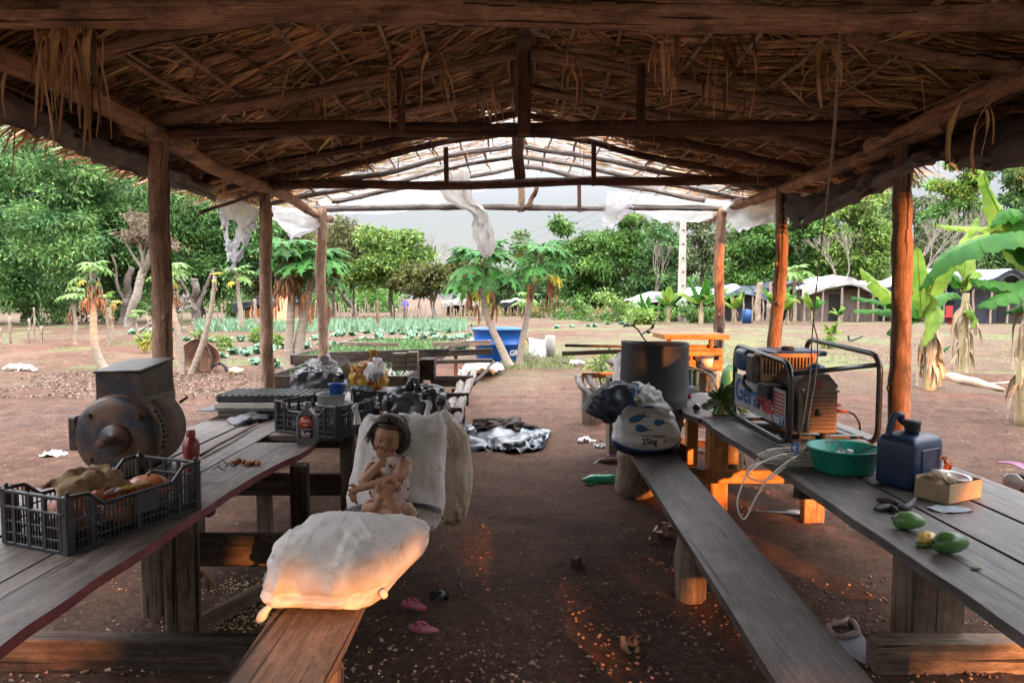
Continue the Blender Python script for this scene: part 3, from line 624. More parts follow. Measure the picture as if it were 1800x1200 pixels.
leg(lt, -1.56, 3.12, .15, .11, TZ-.04, rz=.5); leg(lt, -1.90, 3.50, .10, .09, TZ-.04, rz=.2)
leg(lt, -1.66, 4.45, .085, .08, TZ-.04); leg(lt, -1.28, 4.0, .10, .09, TZ-.04, rz=.1, m=W_DARK); leg(lt, -2.2, 4.6, .1, .1, TZ-.04); leg(lt, -2.25, 2.0, .1, .1, TZ-.04)
for (x0, x1, y, z, h, d) in [(-1.70, -1.06, 3.46, .355, .165, .05), (-2.3, -1.12, 4.36, .45, .14, .05), (-2.35, -1.45, 3.22, .645, .07, .06), (-2.3,-1.45,1.4,.645,.07,.06)]:
    mb = MB(); mb.box(((x0+x1)/2, y, z), (x1-x0, d, h), bev=.005); mb.build('cross_beam', W_DARK, lt)
lt2 = thing('plank_table', 'second plank table on the left behind the first, under the trays and crates', 'table', (-1.8, 5.8, 0), 'long plank tables')
for (a, b2, z) in ((-2.40, -2.10, TZ-.004), (-2.08, -1.72, TZ-.001), (-1.70, -1.28, TZ-.003)):
    mb = MB(); Y3 = ys(4.66 if a > -1.9 else 5.22, 7.0, 10); plank_outline(mb, [(sl(a, y), y) for y in Y3], [(sl(b2, y)+(.10 if b2 > -1.4 and y < 4.9 else 0), y) for y in Y3], z, .036); mb.build('table_plank', W_TOP, lt2)
for (x, y) in ((-1.18, 4.75), (-1.36, 6.6), (-2.3, 6.8)): leg(lt2, x, y, .09, .09, TZ-.04, m=W_DARK)
mb = MB(); mb.box((-1.75, 4.82, .63), (1.2, .05, .08)); mb.build('cross_beam', W_DARK, lt2)
# right tables
rt = thing('plank_table', 'long dark plank table on the right carrying the generator and the blue can', 'table', (1.9, 3.6, 0), 'long plank tables')
Yr = ys(1.0, 5.32, 24)
def edgeR(y): return 1.455+.010*math.sin(y*2.1)+.01*nz3(y*4, 9)-(.06*max(0, 2.2-y))+.02*(y>5)
mb = MB(); plank_outline(mb, [(edgeR(y), y) for y in Yr], [(sl(1.80, y), y) for y in Yr], TZ, .04); mb.build('table_plank', W_TOPR, rt)
mb = MB(); plank_outline(mb, [(sl(1.825, y), y) for y in Yr], [(sl(2.13, y), y) for y in Yr], TZ-.003, .04); mb.build('table_plank', W_TOPR, rt)
mb = MB(); plank_outline(mb, [(sl(2.145, y), y) for y in Yr], [(sl(2.47, y), y) for y in Yr], TZ, .04); mb.build('table_plank', W_TOPR, rt)
leg(rt, 1.93, 3.12, .25, .17, TZ-.04, rz=-.06, m=W_LEG); leg(rt, 2.22, 5.02, .15, .09, TZ-.04, m=W_SUNLIT); leg(rt, 1.585, 5.3, .15, .12, TZ-.04, m=W_SUNLIT)
leg(rt, 2.3, 1.5, .12, .12, TZ-.04); leg(rt, 1.7, 1.3, .12, .12, TZ-.04)
for (x0, x1, y, z, h, d, m_) in [(1.30, 2.5, 5.19, .285, .10, .05, W_SUNLIT), (1.46, 2.4, 3.5, .645, .055, .07, W_DARK), (1.6, 2.4, 2.98, .06, .15, .10, W_LEG), (1.5, 2.4, 1.8, .645, .055, .07, W_DARK)]:
    mb = MB(); mb.box(((x0+x1)/2, y, z), (x1-x0, d, h), bev=.006); mb.build('cross_beam', m_, rt)
rt2 = thing('plank_table', 'far plank table behind the barrel with rounded end, under bananas and bottle', 'table', (1.9, 6.4, 0), 'long plank tables')
mb = MB(); pts = [(1.46,5.36),(1.40,5.6),(1.44,5.9),(1.5,6.1),(1.5,7.6),(1.95,7.6),(1.95,5.36)]
mb.poly([(x, y, TZ-.045) for x, y in pts], .042, (0,0,1)); mb.build('table_plank', W_TOPR, rt2)
mb = MB(); mb.box((2.25, 6.5, TZ-.022), (.58, 2.3, .04)); mb.build('table_plank', W_TOPR, rt2)
for (x, y) in ((1.55, 7.4), (2.4, 7.4), (2.4, 5.6), (1.62, 6.2)): leg(rt2, x, y, .1, .1, TZ-.045, m=W_SUNLIT)
# benches
BZ = .43
def bench(label, le, re_, z, th, m, legs, group='plank benches'):
    T = thing('plank_bench', label, 'bench', ((le[0][0]+re_[0][0])/2, (le[0][1]+le[-1][1])/2, 0), group)
    mb = MB(); n = 14; L2 = [(le[0][0]+(le[1][0]-le[0][0])*i/(n-1)+.006*nz3(i*.7, 3), le[0][1]+(le[1][1]-le[0][1])*i/(n-1)) for i in range(n)]
    R2 = [(re_[0][0]+(re_[1][0]-re_[0][0])*i/(n-1)+.006*nz3(i*.7, 8), re_[0][1]+(re_[1][1]-re_[0][1])*i/(n-1)) for i in range(n)]
    plank_outline(mb, L2, R2, z, th); mb.build('seat', m, T)
    for (x, y, r) in legs:
        mb = MB(); log(mb, (x, y, -.06), (x+.01, y, z-th), r, r*.95, n=5, amp=.01, seg=14, wob=.15); mb.build('leg', W_LEG, T)
    return T
bench('long dark plank bench on the right with a pale worn left edge', [(.80, .8), (.925, 5.55)], [(1.09, .8), (1.285, 5.5)], BZ, .04, W_BENCH, [(.975, 3.70, .085), (1.0, 1.4, .08)])
bench('reddish plank bench on the left under the grain sacks, front end lit by the sun', [(-.875, .8), (-1.0, 4.25)], [(-.60, .8), (-.62, 4.25)], BZ, .045, W_BENCHL, [(-.66, 2.28, .06), (-.8, 3.9, .07), (-.72,1.0,.07)])
mb = MB(); log(mb, (1.02, 5.72, -.02), (1.03, 5.70, .388), .165, .15, n=6, amp=.01, seg=22, wob=.12); st = mb.build('log_stump', W_LEG, origin=(1.02, 5.7, 0)); tag(st, 'round wooden stump under the far end of the dark bench', 'stump')
# timbers on the ground
def timber(a, b2, w_, h_, m, label, rz=None, name='timber_beam'):
    a = Vector(a); b2 = Vector(b2); d = b2-a; mb = MB(); R = d.to_track_quat('X', 'Z').to_matrix()
    mb.box((a+b2)/2, (d.length, w_, h_), R, bev=.006); o = mb.build(name, m, origin=(a+b2)/2); return tag(o, label, 'beam')
timber((-2.6, 2.98, .07), (-1.10, 2.95, .07), .10, .15, W_DARK, 'old dark beam lying on the soil at the foot of the left table leg')
timber(G(345,1115)+Vector((0,0,.05)), G(478,1045)+Vector((0,0,.05)), .05, .08, W_LEG, 'thin orange-brown batten lying slanted on the soil beside the grain sack')
timber(G(1202,790)+Vector((0,.0,.10)), G(1262,798)+Vector((.0,0,.10)), .12, .08, W_SUNLIT, 'short sunlit plank offcut on the ground under the right table')
timber(G(1195,770)+Vector((0,.0,.18)), G(1290,778)+Vector((.0,0,.18)), .10, .06, W_SUNLIT, 'short plank leaning over the offcut behind the black bag')
# ------------------------------------------------------------ crates
def crate(label, L=.56, Wd=.37, H=.215, mid=.155, grp='black plastic harvest crates', bars=11):
    T = thing('plastic_crate', label, 'crate', (0,0,0), grp)
    mb = MB(); mb.box((0,0,.008), (L, Wd, .012)); 
    for i in range(9): mb.box((-L/2+L*(i+.5)/9, 0, .018), (.008, Wd-.02, .01))
    mb.build('base', PL_BLACK, T)
    for s in (-1, 1):
        mb = MB(); y = s*(Wd/2-.006)          # long sides, lower in the middle
        rail = lambda a, b2, r=.0075: mb.tube([a, b2], r, 6, smooth=False)
        pr = [(-L/2, H), (-L/2+.09, H-.005), (-L/2+.15, mid), (L/2-.15, mid), (L/2-.09, H-.005), (L/2, H)]
        for a, b2 in zip(pr, pr[1:]): rail((a[0], y, a[1]), (b2[0], y, b2[1]), .008)
        for z in (.045, .085, .125): mb.box((0, y, z), (L, .006, .007))
        nb = 34
        for i in range(nb):
            x = -L/2+L*(i+.5)/nb; zt = np.interp(x, [p[0] for p in pr], [p[1] for p in pr]); thick = i % 11 == 5
            mb.box((x, y, zt/2), (.018 if thick else .0045, .011 if thick else .006, zt))
        mb.box((.03 if s < 0 else -.03, y, .105), (.12, .008, .075)); mb.build('long_side', PL_BLACK, T)
        mb = MB(); x = s*(L/2-.006)
        mb.box((x, 0, H-.006), (.014, Wd, .012)); mb.box((x, 0, H-.065), (.014, Wd, .010)); mb.box((x, 0, .095), (.008, Wd, .007)); mb.box((x, 0, .05), (.008, Wd, .007))
        nb = 22
        for i in range(nb):
            yy_ = -Wd/2+Wd*(i+.5)/nb; big = i % 5 == 2
            mb.box((x, yy_, (H if big else H-.065)/2), (.012 if big else .006, .018 if big else .0045, H if big else H-.065))
        mb.build('short_side', PL_BLACK, T)
        for t in (-1, 1):
            mb = MB(); mb.box((s*(L/2-.016), t*(Wd/2-.016), (H+.006)/2), (.034, .034, H+.006), bev=.005); mb.tube([(s*(L/2-.016), t*(Wd/2-.016), H), (s*(L/2-.016), t*(Wd/2-.016), H+.02)], [.010, .006], 8); mb.build('corner_post', PL_BLACK, T)
    return T
p0 = G(120, 978, TZ); p1 = G(330, 902, TZ); d = (p1-p0); an = math.atan2(d.y, d.x)
c1 = crate('large black plastic crate of pumpkins and paper at the left front table edge', L=.62)
u_ = Vector((math.cos(an), math.sin(an), 0)); v_ = Vector((-u_.y, u_.x, 0)); c1p = p0+u_*.31+v_*.185; place(c1, c1p, an)
c2 = crate('black plastic crate behind the oil bottle with white tubs on it', L=.60, Wd=.38, H=.22)
q0 = G(465, 755, TZ); q1 = G(612, 776, TZ); an2 = math.atan2((q1-q0).y, (q1-q0).x); c2p = (q0+q1)/2+Vector((-math.sin(an2), math.cos(an2), 0))*.19; place(c2, c2p, an2)
c3 = crate('black plastic crate with yellow and white bags on the far left table', L=.52, Wd=.36, H=.17, mid=.15); place(c3, (P(671,690,5.75).x, 5.9, TZ), .03)
# things inside the first crate
ORA = mat('pumpkin_skin', (.34,.08,.03), (.50,.17,.06), scale=9, rough=.45, c3=(.28,.15,.05), s3=7, t3=.6)
def inc(u, v, dz): return c1p+u_*u+v_*v+Vector((0,0,dz))
def pumpkin(c, r, label, m=ORA):
    def fn(p): 
        a = math.atan2(p.y, p.x); k = 1+.07*abs(math.cos(a*5)); return Vector((p.x*k, p.y*k, p.z*(1-.12*math.exp(-(p.x**2+p.y**2)/(r*.35)**2))))
    T = thing('pumpkin', label, 'pumpkin', c, 'pumpkins in the crate'); mb = MB(); mb.blob(c, (r, r, r*.78), nu=40, nv=18, fn=fn); mb.build('flesh', m, T)
    mb = MB(); mb.tube(bend(Vector(c)+Vector((0,0,r*.6)), Vector(c)+Vector((.015,.01,r*.95)), 4, .004), [.012,.009,.008,.007,.008], 7); mb.build('stem', mat('stem', (.12,.11,.05), (.2,.17,.09)), T)
pumpkin(inc(.17, -.02, .105), .088, 'orange pumpkin at the far right end of the left crate'); pumpkin(inc(.05, .06, .115), .07, 'orange pumpkin beside the brown paper in the left crate')
pumpkin(inc(-.13, .05, .09), .085, 'darker pumpkin half hidden under the brown paper'); pumpkin(inc(-.02, -.08, .07), .075, 'lower pumpkin seen through the crate side', mat('pumpkin_green', (.20,.09,.03), (.35,.12,.04), scale=9, rough=.5)); pumpkin(inc(.13,.10,.08), .07, 'pumpkin at the back of the left crate'); pumpkin(inc(-.22,-.06,.08), .075, 'small reddish pumpkin in the near left corner of the crate', mat('pumpkin_red', (.13,.03,.02), (.22,.06,.03), rough=.4))
rows = [[inc(-.24,-.05,.17), inc(-.20,.05,.215), inc(-.20,.14,.19)], [inc(-.12,-.08,.185), inc(-.11,.03,.245), inc(-.10,.12,.20)], [inc(-.03,-.10,.175), inc(-.0,.0,.245), inc(-.0,.10,.21)], [inc(.03,-.11,.15), inc(.05,-.02,.20), inc(.05,.06,.21)]]
cloth('paper_bag', rows, mat('brown_paper', (.20,.12,.06), (.30,.19,.10), scale=14, rough=.85, bump=.4, c3=(.14,.08,.045), s3=10), 'crumpled brown paper lying on the pumpkins in the left crate', 'paper', amp=.035, seed=31, th=.002)
br = thing('paint_brush', 'yellow handled brush lying across the left crate', 'brush', inc(.05,-.1,.16))
mb = MB(); A_ = P(185,866,2.62); B_ = P(285,842,3.0); mb.tube([A_.lerp(B_, t) for t in (.22, .4, .6, .8, 1)], [.007,.011,.012,.009,.006], 8); mb.build('handle', mat('yellow_paint', (.45,.22,.03), (.55,.30,.05), rough=.35), br)
mb = MB(); mb.tube([A_.lerp(B_, .10), A_.lerp(B_, .23)], [.012,.009], 8); mb.build('ferrule', STEEL, br)
mb = MB(); mb.tube([A_, A_.lerp(B_, .10)], [.006,.012], 8); mb.build('bristles', mat('bristle', (.3,.2,.15)), br)
# ------------------------------------------------------------ electric motor
MOT = mat('dusty_motor_paint', (.010,.013,.020), (.035,.038,.048), scale=5, rough=.40, c3=(.11,.055,.032), s3=5.5, t3=.47, w3=.14, bump=.15, metal=.1)
MOT2 = mat('dusty_motor_side', (.06,.038,.026), (.17,.10,.06), scale=5, rough=.75, c3=(.016,.018,.024), s3=4, t3=.53, w3=.14, bump=.2)
mt = thing('electric_motor', 'big dusty black electric motor with terminal box on the left table', 'motor', (-2.05, 3.7, TZ))
mc = Vector((-2.075, 3.50, TZ+.222)); RY = rotm(-PI/2, 0, .02)   # local z -> +Y
mb = MB(); mb.lathe([(.205,.0),(.218,.012),(.221,.03),(.218,.05),(.212,.055),(.212,.13),(.216,.135),(.216,.27),(.213,.275),(.213,.33),(.208,.345),(.17,.39),(.06,.40)], mc, 56, RY); mb.build('body', MOT2, mt)
mb = MB(); mb.lathe([(.0,-.022),(.06,-.02),(.155,-.012),(.200,-.004),(.213,.006),(.215,.02)], mc, 56, RY); mb.build('end_plate', MOT, mt)
mb = MB(); mb.lathe([(.0,-.05),(.030,-.05),(.034,-.045),(.072,-.042),(.078,-.034),(.08,-.015)], mc+Vector((.01,0,-.005)), 32, RY); mb.build('bearing_cap', MOT, mt)
mb = MB(); mb.lathe([(.0,-.155),(.021,-.155),(.024,-.15),(.024,-.04)], mc+Vector((.01,0,-.005)), 24, RY); mb.box(mc+Vector((.01,-.11,.018)), (.010,.08,.008)); mb.build('shaft', RUST, mt)
for a in (.7, 2.4, -.75, -2.4):
    mb = MB(); mb.tube([mc+Vector((math.cos(a)*.172, -.03, math.sin(a)*.172)), mc+Vector((math.cos(a)*.172, 0, math.sin(a)*.172))], .013, 8); mb.build('bolt', RUST, mt)
for a in [(.62-i*.135) for i in range(8)]:
    mb = MB(); R = rotm(0, -a, 0); mb.box(mc+Vector((math.cos(a)*.2125, .09, math.sin(a)*.2125)), (.010, .034, .017), R); mb.build('vent_slot', mat('slot_black', (.004,.004,.004)), mt)
mb = MB()   # terminal box flaring down onto the body
bx0, bx1, by0, by1, zt = -2.185, -1.955, 3.53, 3.87, 1.285; zb = TZ+.40
v0 = [(bx0-.012,by0-.008,zb-.06),(bx1+.012,by0-.008,zb-.06),(bx1+.015,by1,zb-.06),(bx0-.015,by1,zb-.06),(bx0,by0,zb+.03),(bx1,by0,zb+.02),(bx1,by1,zb+.02),(bx0,by1,zb+.03),(bx0,by0,zt-.01),(bx1,by0,zt-.025),(bx1,by1,zt+.01),(bx0,by1,zt+.01)]
mb.v = [Vector(p) for p in v0]
for k in (0, 4):
    for i in range(4): j = (i+1) % 4; mb.face((k+i, k+j, k+4+j, k+4+i))
mb.face((8,9,10,11)); mb.build('terminal_box', MOT, mt)
mb = MB(); mb.box(((bx0+bx1)/2, (by0+by1)/2, zt+.004), (bx1-bx0+.02, by1-by0+.02, .012), rotm(.10,-.03,0)); mb.build('box_lid', MOT, mt)
mb = MB(); mb.box((-2.30, 3.57, TZ+.24), (.05, .14, .18), bev=.01); mb.build('side_box', MOT, mt)
mb = MB(); mb.box((-2.17, 3.66, TZ+.015), (.06, .3, .03)); mb.box((-1.97, 3.66, TZ+.015), (.06, .3, .03)); mb.build('feet', MOT, mt)
mb = MB(); mb.tube([mc+Vector((.17,.34,.13)), mc+Vector((.21,.36,.16))], .008, 6); mb.tube([(-2.0,3.85,zt-.0), (-2.0,3.86,zt+.0)], .01, 6); mb.build('screw', RUST, mt)
# red bottle
def bottle(name, label, prof, c, m, cap=None, n=24, R=None, sx=1, sy=1, cat='bottle', group=None, cm=None):
    T = thing(name, label, cat, c, group); mb = MB(); mb.lathe(prof, c, n, R, sx=sx, sy=sy); mb.build('bottle_body', m, T)
    if cap: mb = MB(); mb.lathe(cap, c, n, R, sx=sx, sy=sy); mb.build('cap', cm or m, T)
    return T
REDP = mat('red_translucent', (.16,.022,.022), (.24,.04,.035), scale=8, rough=.3, spec=.6)
rib_ = [(.036+.003*math.cos(i*PI), .05+i*.013) for i in range(9)]
bottle('plastic_bottle', 'dusty dark red ribbed plastic bottle beside the motor', [(.0,.0),(.034,.0),(.041,.01),(.041,.04)]+rib_+[(.040,.17),(.041,.20),(.036,.225),(.022,.242),(.020,.25)], G(338,852,TZ), REDP, [(.021,.248),(.022,.25),(.022,.278),(.020,.28),(0,.28)])
# oil bottle
ob = thing('oil_bottle', 'silver grey engine oil bottle with red label in front of the crate', 'bottle', G(541,779,TZ)); oc = Vector(G(541,779,TZ)); GRY = mat('silver_plastic', (.14,.145,.16), (.19,.195,.21), rough=.32, metal=.3)
def prism(mb, prof, y0, y1, c, rz=0, mi=0, shrink=0):
    R = rotm(0,0,rz); n = len(prof); b = len(mb.v); c = Vector(c)
    ys_ = [(y0, .93), (y0+.12*(y1-y0), 1), (y1-.12*(y1-y0), 1), (y1, .93)]; cx = sum(p[0] for p in prof)/n; cz = sum(p[1] for p in prof)/n
    for (y, k) in ys_:
        for (x, z) in prof: mb.v.append(c+R@Vector((cx+(x-cx)*k, y, cz+(z-cz)*(.99 if k < 1 else 1))))
    for q in range(3):
        for i in range(n): j = (i+1) % n; mb.face((b+q*n+i, b+q*n+j, b+(q+1)*n+j, b+(q+1)*n+i), mi, [(0,0),(.1,0),(.1,.1),(0,.1)])
    mb.face([b+i for i in range(n)][::-1], mi); mb.face([b+3*n+i for i in range(n)], mi)
mb = MB(); prism(mb, [(-.062,.0),(.062,.0),(.064,.01),(.064,.15),(.060,.175),(.046,.20),(.026,.225),(.020,.232),(-.020,.232),(-.026,.225),(-.050,.20),(-.062,.17),(-.064,.01)], -.035, .035, oc, .05); mb.build('bottle_body', GRY, ob)
mb = MB(); mb.lathe([(.021,.232),(.022,.235),(.021,.27),(.018,.272),(0,.272)], oc, 20); mb.build('cap', GRY, ob)
lb = MB(); lb.box(oc+Vector((0,-.0365,.115)), (.086,.003,.15)); lab = lb.build('label_panel', mat('label_black', (.03,.02,.02)), ob)
lb = MB(); lb.lathe([(0,0),(.041,0),(.041,.004),(0,.004)], oc+Vector((0,-.038,.145)), 24, rotm(PI/2,0,0), mi=0); lb.box(oc+Vector((0,-.0385,.13)), (.08,.003,.03)); lb.build('label_emblem', mat('label_red', (.45,.04,.02), (.5,.07,.03), rough=.4), lab)
lb = MB()
for (x, z, w_, h_) in [(0,.155,.05,.016), (0,.128,.03,.008), (0,.10,.074,.004), (-.02,.075,.02,.03), (.012,.07,.03,.02), (0,.05,.06,.004), (-.01,.06,.012,.012)]: lb.box(oc+Vector((x,-.0415,z)), (w_,.002,h_))
lb.build('label_print', mat('label_white', (.5,.42,.38)), lab)
# tubs, cup, lying beaker
def tub(label, c, r0, r1, h, m, name='plastic_tub', group='white plastic tubs on the crate', rim=True):
    T = thing(name, label, 'tub', c, group); mb = MB(); mb.lathe([(0,.002),(r0,.0),(r1,h),(r1+.006 if rim else r1,h),(r1+.006 if rim else r1,h+.006),(r1-.003,h+.004),(r0-.003,.006),(0,.006)], c, 28); mb.build('tub_wall', m, T); return T
PT = mat('milky_plastic', (.50,.51,.50), (.62,.62,.6), rough=.35, trans=.3)
tc1 = Vector(P(588,715,4.9)); tub('wide low milky tub, lowest of the pair on the crate', (tc1.x, 4.9, P(588,716,4.9).z), .12, .128, .03, PT)
t2 = tub('round milky tub holding the blue cup on the crate', (P(582,700,4.9).x, 4.9, P(582,712,4.9).z+.006), .088, .102, .075, PT)
mb = MB(); mb.tube(smooth_path([P(601,690,4.9), P(616,688,4.85), P(620,703,4.85), P(612,712,4.85)], 4), .004, 6); mb.build('handle', PT, t2)
mb = MB(); mb.box((P(585,720,4.9).x, 4.9, P(588,716,4.9).z-.008), (.30,.22,.01)); o = mb.build('board', W_DARK); tag(o, 'small board under the tubs on the black crate', 'board')
tub('bright blue plastic cup standing in the milky tub', (P(593,700,4.9).x, 4.88, P(593,700,4.9).z), .042, .055, .105, mat('bright_blue', (.02,.09,.42), (.03,.12,.5), rough=.4), 'plastic_cup', None)
tcp = G(640,702,TZ); T = thing('plastic_cup', 'clear plastic cup lying on its side on the left table', 'cup', tcp); mb = MB(); Rr = rotm(0, PI/2, .25); mb.lathe([(0,-.09),(.035,-.09),(.05,.09),(.053,.092),(.047,.088),(.032,-.085)], tcp+Vector((.02,0,.052)), 24, Rr); mb.build('cup_wall', PT, T)
# seedling trays
for i, (z, h, m_, nm, lbl) in enumerate([(0,.055,mat('styrofoam', (.38,.33,.28), (.5,.46,.40), scale=20, rough=.9, bump=.4), 'seedling_tray', 'lowest pale foam seedling tray of the stack'), (.06,.05,MATS['styrofoam'], 'seedling_tray', 'middle pale foam seedling tray of the stack'), (.115,.055,PL_BLACK, 'seedling_tray', 'black ribbed seedling tray on top of the stack')]):
    cx = P(487,700,5.55).x+(.01,-.02,.0)[i]; T = thing('seedling_tray', lbl, 'tray', (cx, 5.6, TZ+z), 'stacked seedling trays'); mb = MB(); mb.box((cx, 5.62, TZ+z+h/2), (.88, .42, h), rotm(0,0,(.02,-.01,.0)[i]), bev=.006); mb.build('tray_body', m_, T)
    if i == 2:
        for k in range(17): mb = MB(); mb.box((cx-.42+k*.0525, 5.61, TZ+z+h+.004), (.006,.41,.008)); mb.build('rib', mat('dusty_black', (.05,.05,.055), (.09,.085,.08)), T)
mb = MB(); mb.box((P(470,716,5.5).x-.02, 5.55, TZ+.058), (.96,.44,.006)); tag(mb.build('black_sheet', PL_BLACK), 'thin black sheet between the foam seedling trays', 'sheet')
# folded strap / belt left of crate 2, rod, peels
mb = MB(); rows = [[G(398,738,TZ+.01), G(430,728,TZ+.05), G(470,722,TZ+.02)], [G(405,745,TZ+.005), G(440,735,TZ+.045), G(470,730,TZ+.025)], [G(418,749,TZ+.005), G(442,742,TZ+.01), G(474,736,TZ+.01)]]
cloth('rubber_strap', rows, mat('grey_strap', (.03,.03,.035), (.09,.09,.10), rough=.5), 'dark folded rubber strap lying on the left table beside the trays', 'strap', amp=.02, seed=4, th=.004)
mb = MB(); log(mb, G(352,800,TZ+.015), G(452,744,TZ+.015), .010, .008, n=8, amp=.006, seg=7); tag(mb.build('stick', mat('reddish_stick', (.12,.04,.02), (.2,.08,.04), rough=.6)), 'thin reddish stick lying in the gap of the left table planks', 'stick')
pm = mat('orange_peel', (.32,.10,.04), (.45,.18,.08), rough=.6)
for k, (u, v) in enumerate([(412,812),(420,808),(429,811),(437,814),(447,812),(454,813)]):
    c = G(u, v, TZ+.012); mb = MB(); mb.blob(c, (.022,.016,.013), rotm(0,.3,k), nu=12, nv=8, fn=lambda p: p*(1+.3*nz3(p.x*60, p.y*60, k))); tag(mb.build('dried_fruit', pm), ['leftmost','second','third','fourth','fifth','rightmost'][k]+' shrivelled orange fruit piece in the row on the left table', 'fruit', 'dried orange fruit pieces')
for (u, v, w_) in [(383,815,'middle'),(395,821,'right'),(375,826,'left')]:
    c = G(u, v, TZ+.006); mb = MB(); mb.tube(smooth_path([c, c+Vector((.02,.02,.02)), c+Vector((.045,-.01,.01)), c+Vector((.06,.01,0))], 4), .003, 5); tag(mb.build('twig', W_DARK), w_+' curled dry twig beside the orange fruit pieces on the left table', 'twig', 'twigs on the table')
# far end of the left tables: bags, pipes, boxes
def bagblob(name, c, r, m, label, seed, cat='bag', e=.8, amp=.16, group=None, knot=None, R=None, th=None):
    T = thing(name, label, cat, (c[0], c[1], c[2]-r[2]), group); mb = MB()
    def fn(p):
        q = Vector(p); k = 1+amp*(nz3(q.x*7/max(r)*.35, q.y*7/max(r)*.35, q.z*7/max(r)*.35+seed)+.6*nz3(q.x*16/max(r)*.35, q.y*16/max(r)*.35, q.z*9/max(r)*.35+seed)+.45*abs(nz3(q.x*34/max(r)*.35, q.y*34/max(r)*.35, q.z*14/max(r)*.35+seed)))
        q = q*k; q.z = max(q.z, -r[2]); return q
    mb.blob(c, r, R, nu=64, nv=40, e=e, fn=fn); mb.build('bag_body', m, T)
    if knot:
        kb = MB(); kk = Vector(knot); base = Vector((c[0]+(kk.x-c[0])*.5, c[1], c[2]+r[2]*.8))
        kb.tube(smooth_path([base, base.lerp(kk, .5)+Vector((.01,0,0)), kk], 4), [.05,.04,.03,.025,.022,.025,.03,.035,.02][:9], 10, wob=.5); kb.build('knot', m, T)
    return T
BAGD = mat('black_bag', (.012,.013,.016), (.05,.055,.065), scale=3, rough=.25, spec=.8)
bagblob('black_bag', (P(562,650,6.3).x, 6.3, .86), (.24,.22,.17), BAGD, 'black plastic sack stuffed open at the far end of the left table', 3, e=.7)
cloth('white_bag', [[P(535,634,6.1), P(560,628,6.2), P(590,632,6.1)], [P(545,640,6.0), P(570,640,5.98), P(592,645,6.0)], [P(572,650,6.0), P(585,655,5.98), P(593,655,6.0)]], FILM, 'crumpled white bag lying over the black sack edge', 'bag', amp=.08, seed=8)
PVC = mat('pvc_grey', (.30,.28,.26), (.42,.40,.37), rough=.5)
for (u, v, r, an_, lb_) in [(570,631,.042,.2,'narrow grey pipe end sticking out of the black sack'), (601,634,.048,-.05,'wider grey pipe end beside the yellow bag')]:
    c = P(u, v, 6.0); T = thing('pipe', lb_, 'pipe', c, 'grey pipe ends'); mb = MB(); R = rotm(-2.05, 0, an_); mb.lathe([(r,0),(r,.35),(r-.008,.35),(r-.008,.0)], c, 24, R); mb.build('pipe_wall', PVC, T); mb = MB(); mb.lathe([(0,.12),(r-.008,.12),(r-.008,.13),(0,.13)], c, 20, R); mb.build('pipe_dark', BLK, T)
YB = mat('yellow_bag', (.45,.22,.03), (.62,.38,.05), scale=5, rough=.3, c3=(.35,.06,.03), s3=9, t3=.55, w3=.03, trans=.2)
bagblob('yellow_bag', (P(648,640,5.9).x, 5.9, .965), (.155,.13,.14), YB, 'yellow and red plastic bag tied with a knot in the far crate', 9, knot=P(655,614,5.9), amp=.2)
cloth('white_bag', [[P(648,640,5.7), P(660,628,5.65), P(672,632,5.7)], [P(640,655,5.68), P(655,652,5.6), P(670,655,5.66)], [P(652,668,5.62), P(662,662,5.6), P(668,662,5.65)]], FILM, 'thin white bag draped over the side of the far crate', 'bag', amp=.1, seed=18)
bagblob('grey_bag', (P(635,662,5.75).x, 5.8, .86), (.10,.08,.06), mat('bluegrey_bag', (.13,.17,.19), (.25,.29,.31), rough=.35, trans=.2), 'blue-grey plastic bag inside the far crate', 12); bagblob('grey_bag', (P(680,665,5.75).x, 5.85, .84), (.11,.08,.05), FILM, 'pale plastic bag at the right inside the far crate', 14)
CART = mat('brown_carton', (.20,.16,.12), (.32,.26,.20), scale=8, rough=.85, c3=(.12,.08,.06), s3=9)
for (u0, v0_, u1, v1_, Y, d, lb_) in [(688,621,713,652,6.6,.14,'upright weathered carton behind the yellow bag'), (714,619,733,652,6.6,.16,'pale striped carton standing beside the weathered one'), (736,632,762,668,6.7,.3,'dark planter box with sprouts at the far end of the left table')]:
    a = P(u0, v0_, Y); b2 = P(u1, v1_, Y); T = thing('carton', lb_, 'box', (a.x, Y, b2.z), 'boxes on the far table'); mb = MB(); mb.box(((a.x+b2.x)/2, Y+d/2, (a.z+b2.z)/2-.0), (abs(b2.x-a.x), d, a.z-b2.z), rotm(0,0,.05)); mb.build('box_body', CART if u0 < 730 else W_DARK, T); mb = MB()
    for k in range(3): mb.box(((a.x+b2.x)/2, Y-.004, b2.z+(a.z-b2.z)*(.2+.3*k)), (abs(b2.x-a.x)*.9, .006, .006))
    mb.build('fold_line', W_DARK, T)
bagblob('dark_plastic_bag', (P(732,700,5.1).x, 5.1, .83), (.225,.19,.165), mat('smoky_film', (.02,.024,.028), (.085,.095,.105), scale=7, rough=.22, spec=.9, bump=.5, trans=.15), 'see-through smoky plastic bag tied in a loop behind the grain sacks', 22, amp=.24, knot=P(718,676,5.0))
bagblob('dark_plastic_bag', (P(772,735,5.0).x, 5.0, .62), (.10,.12,.16), MATS['smoky_film'], 'lower bulge of smoky plastic bag with onions behind the white sack', 25, amp=.2)
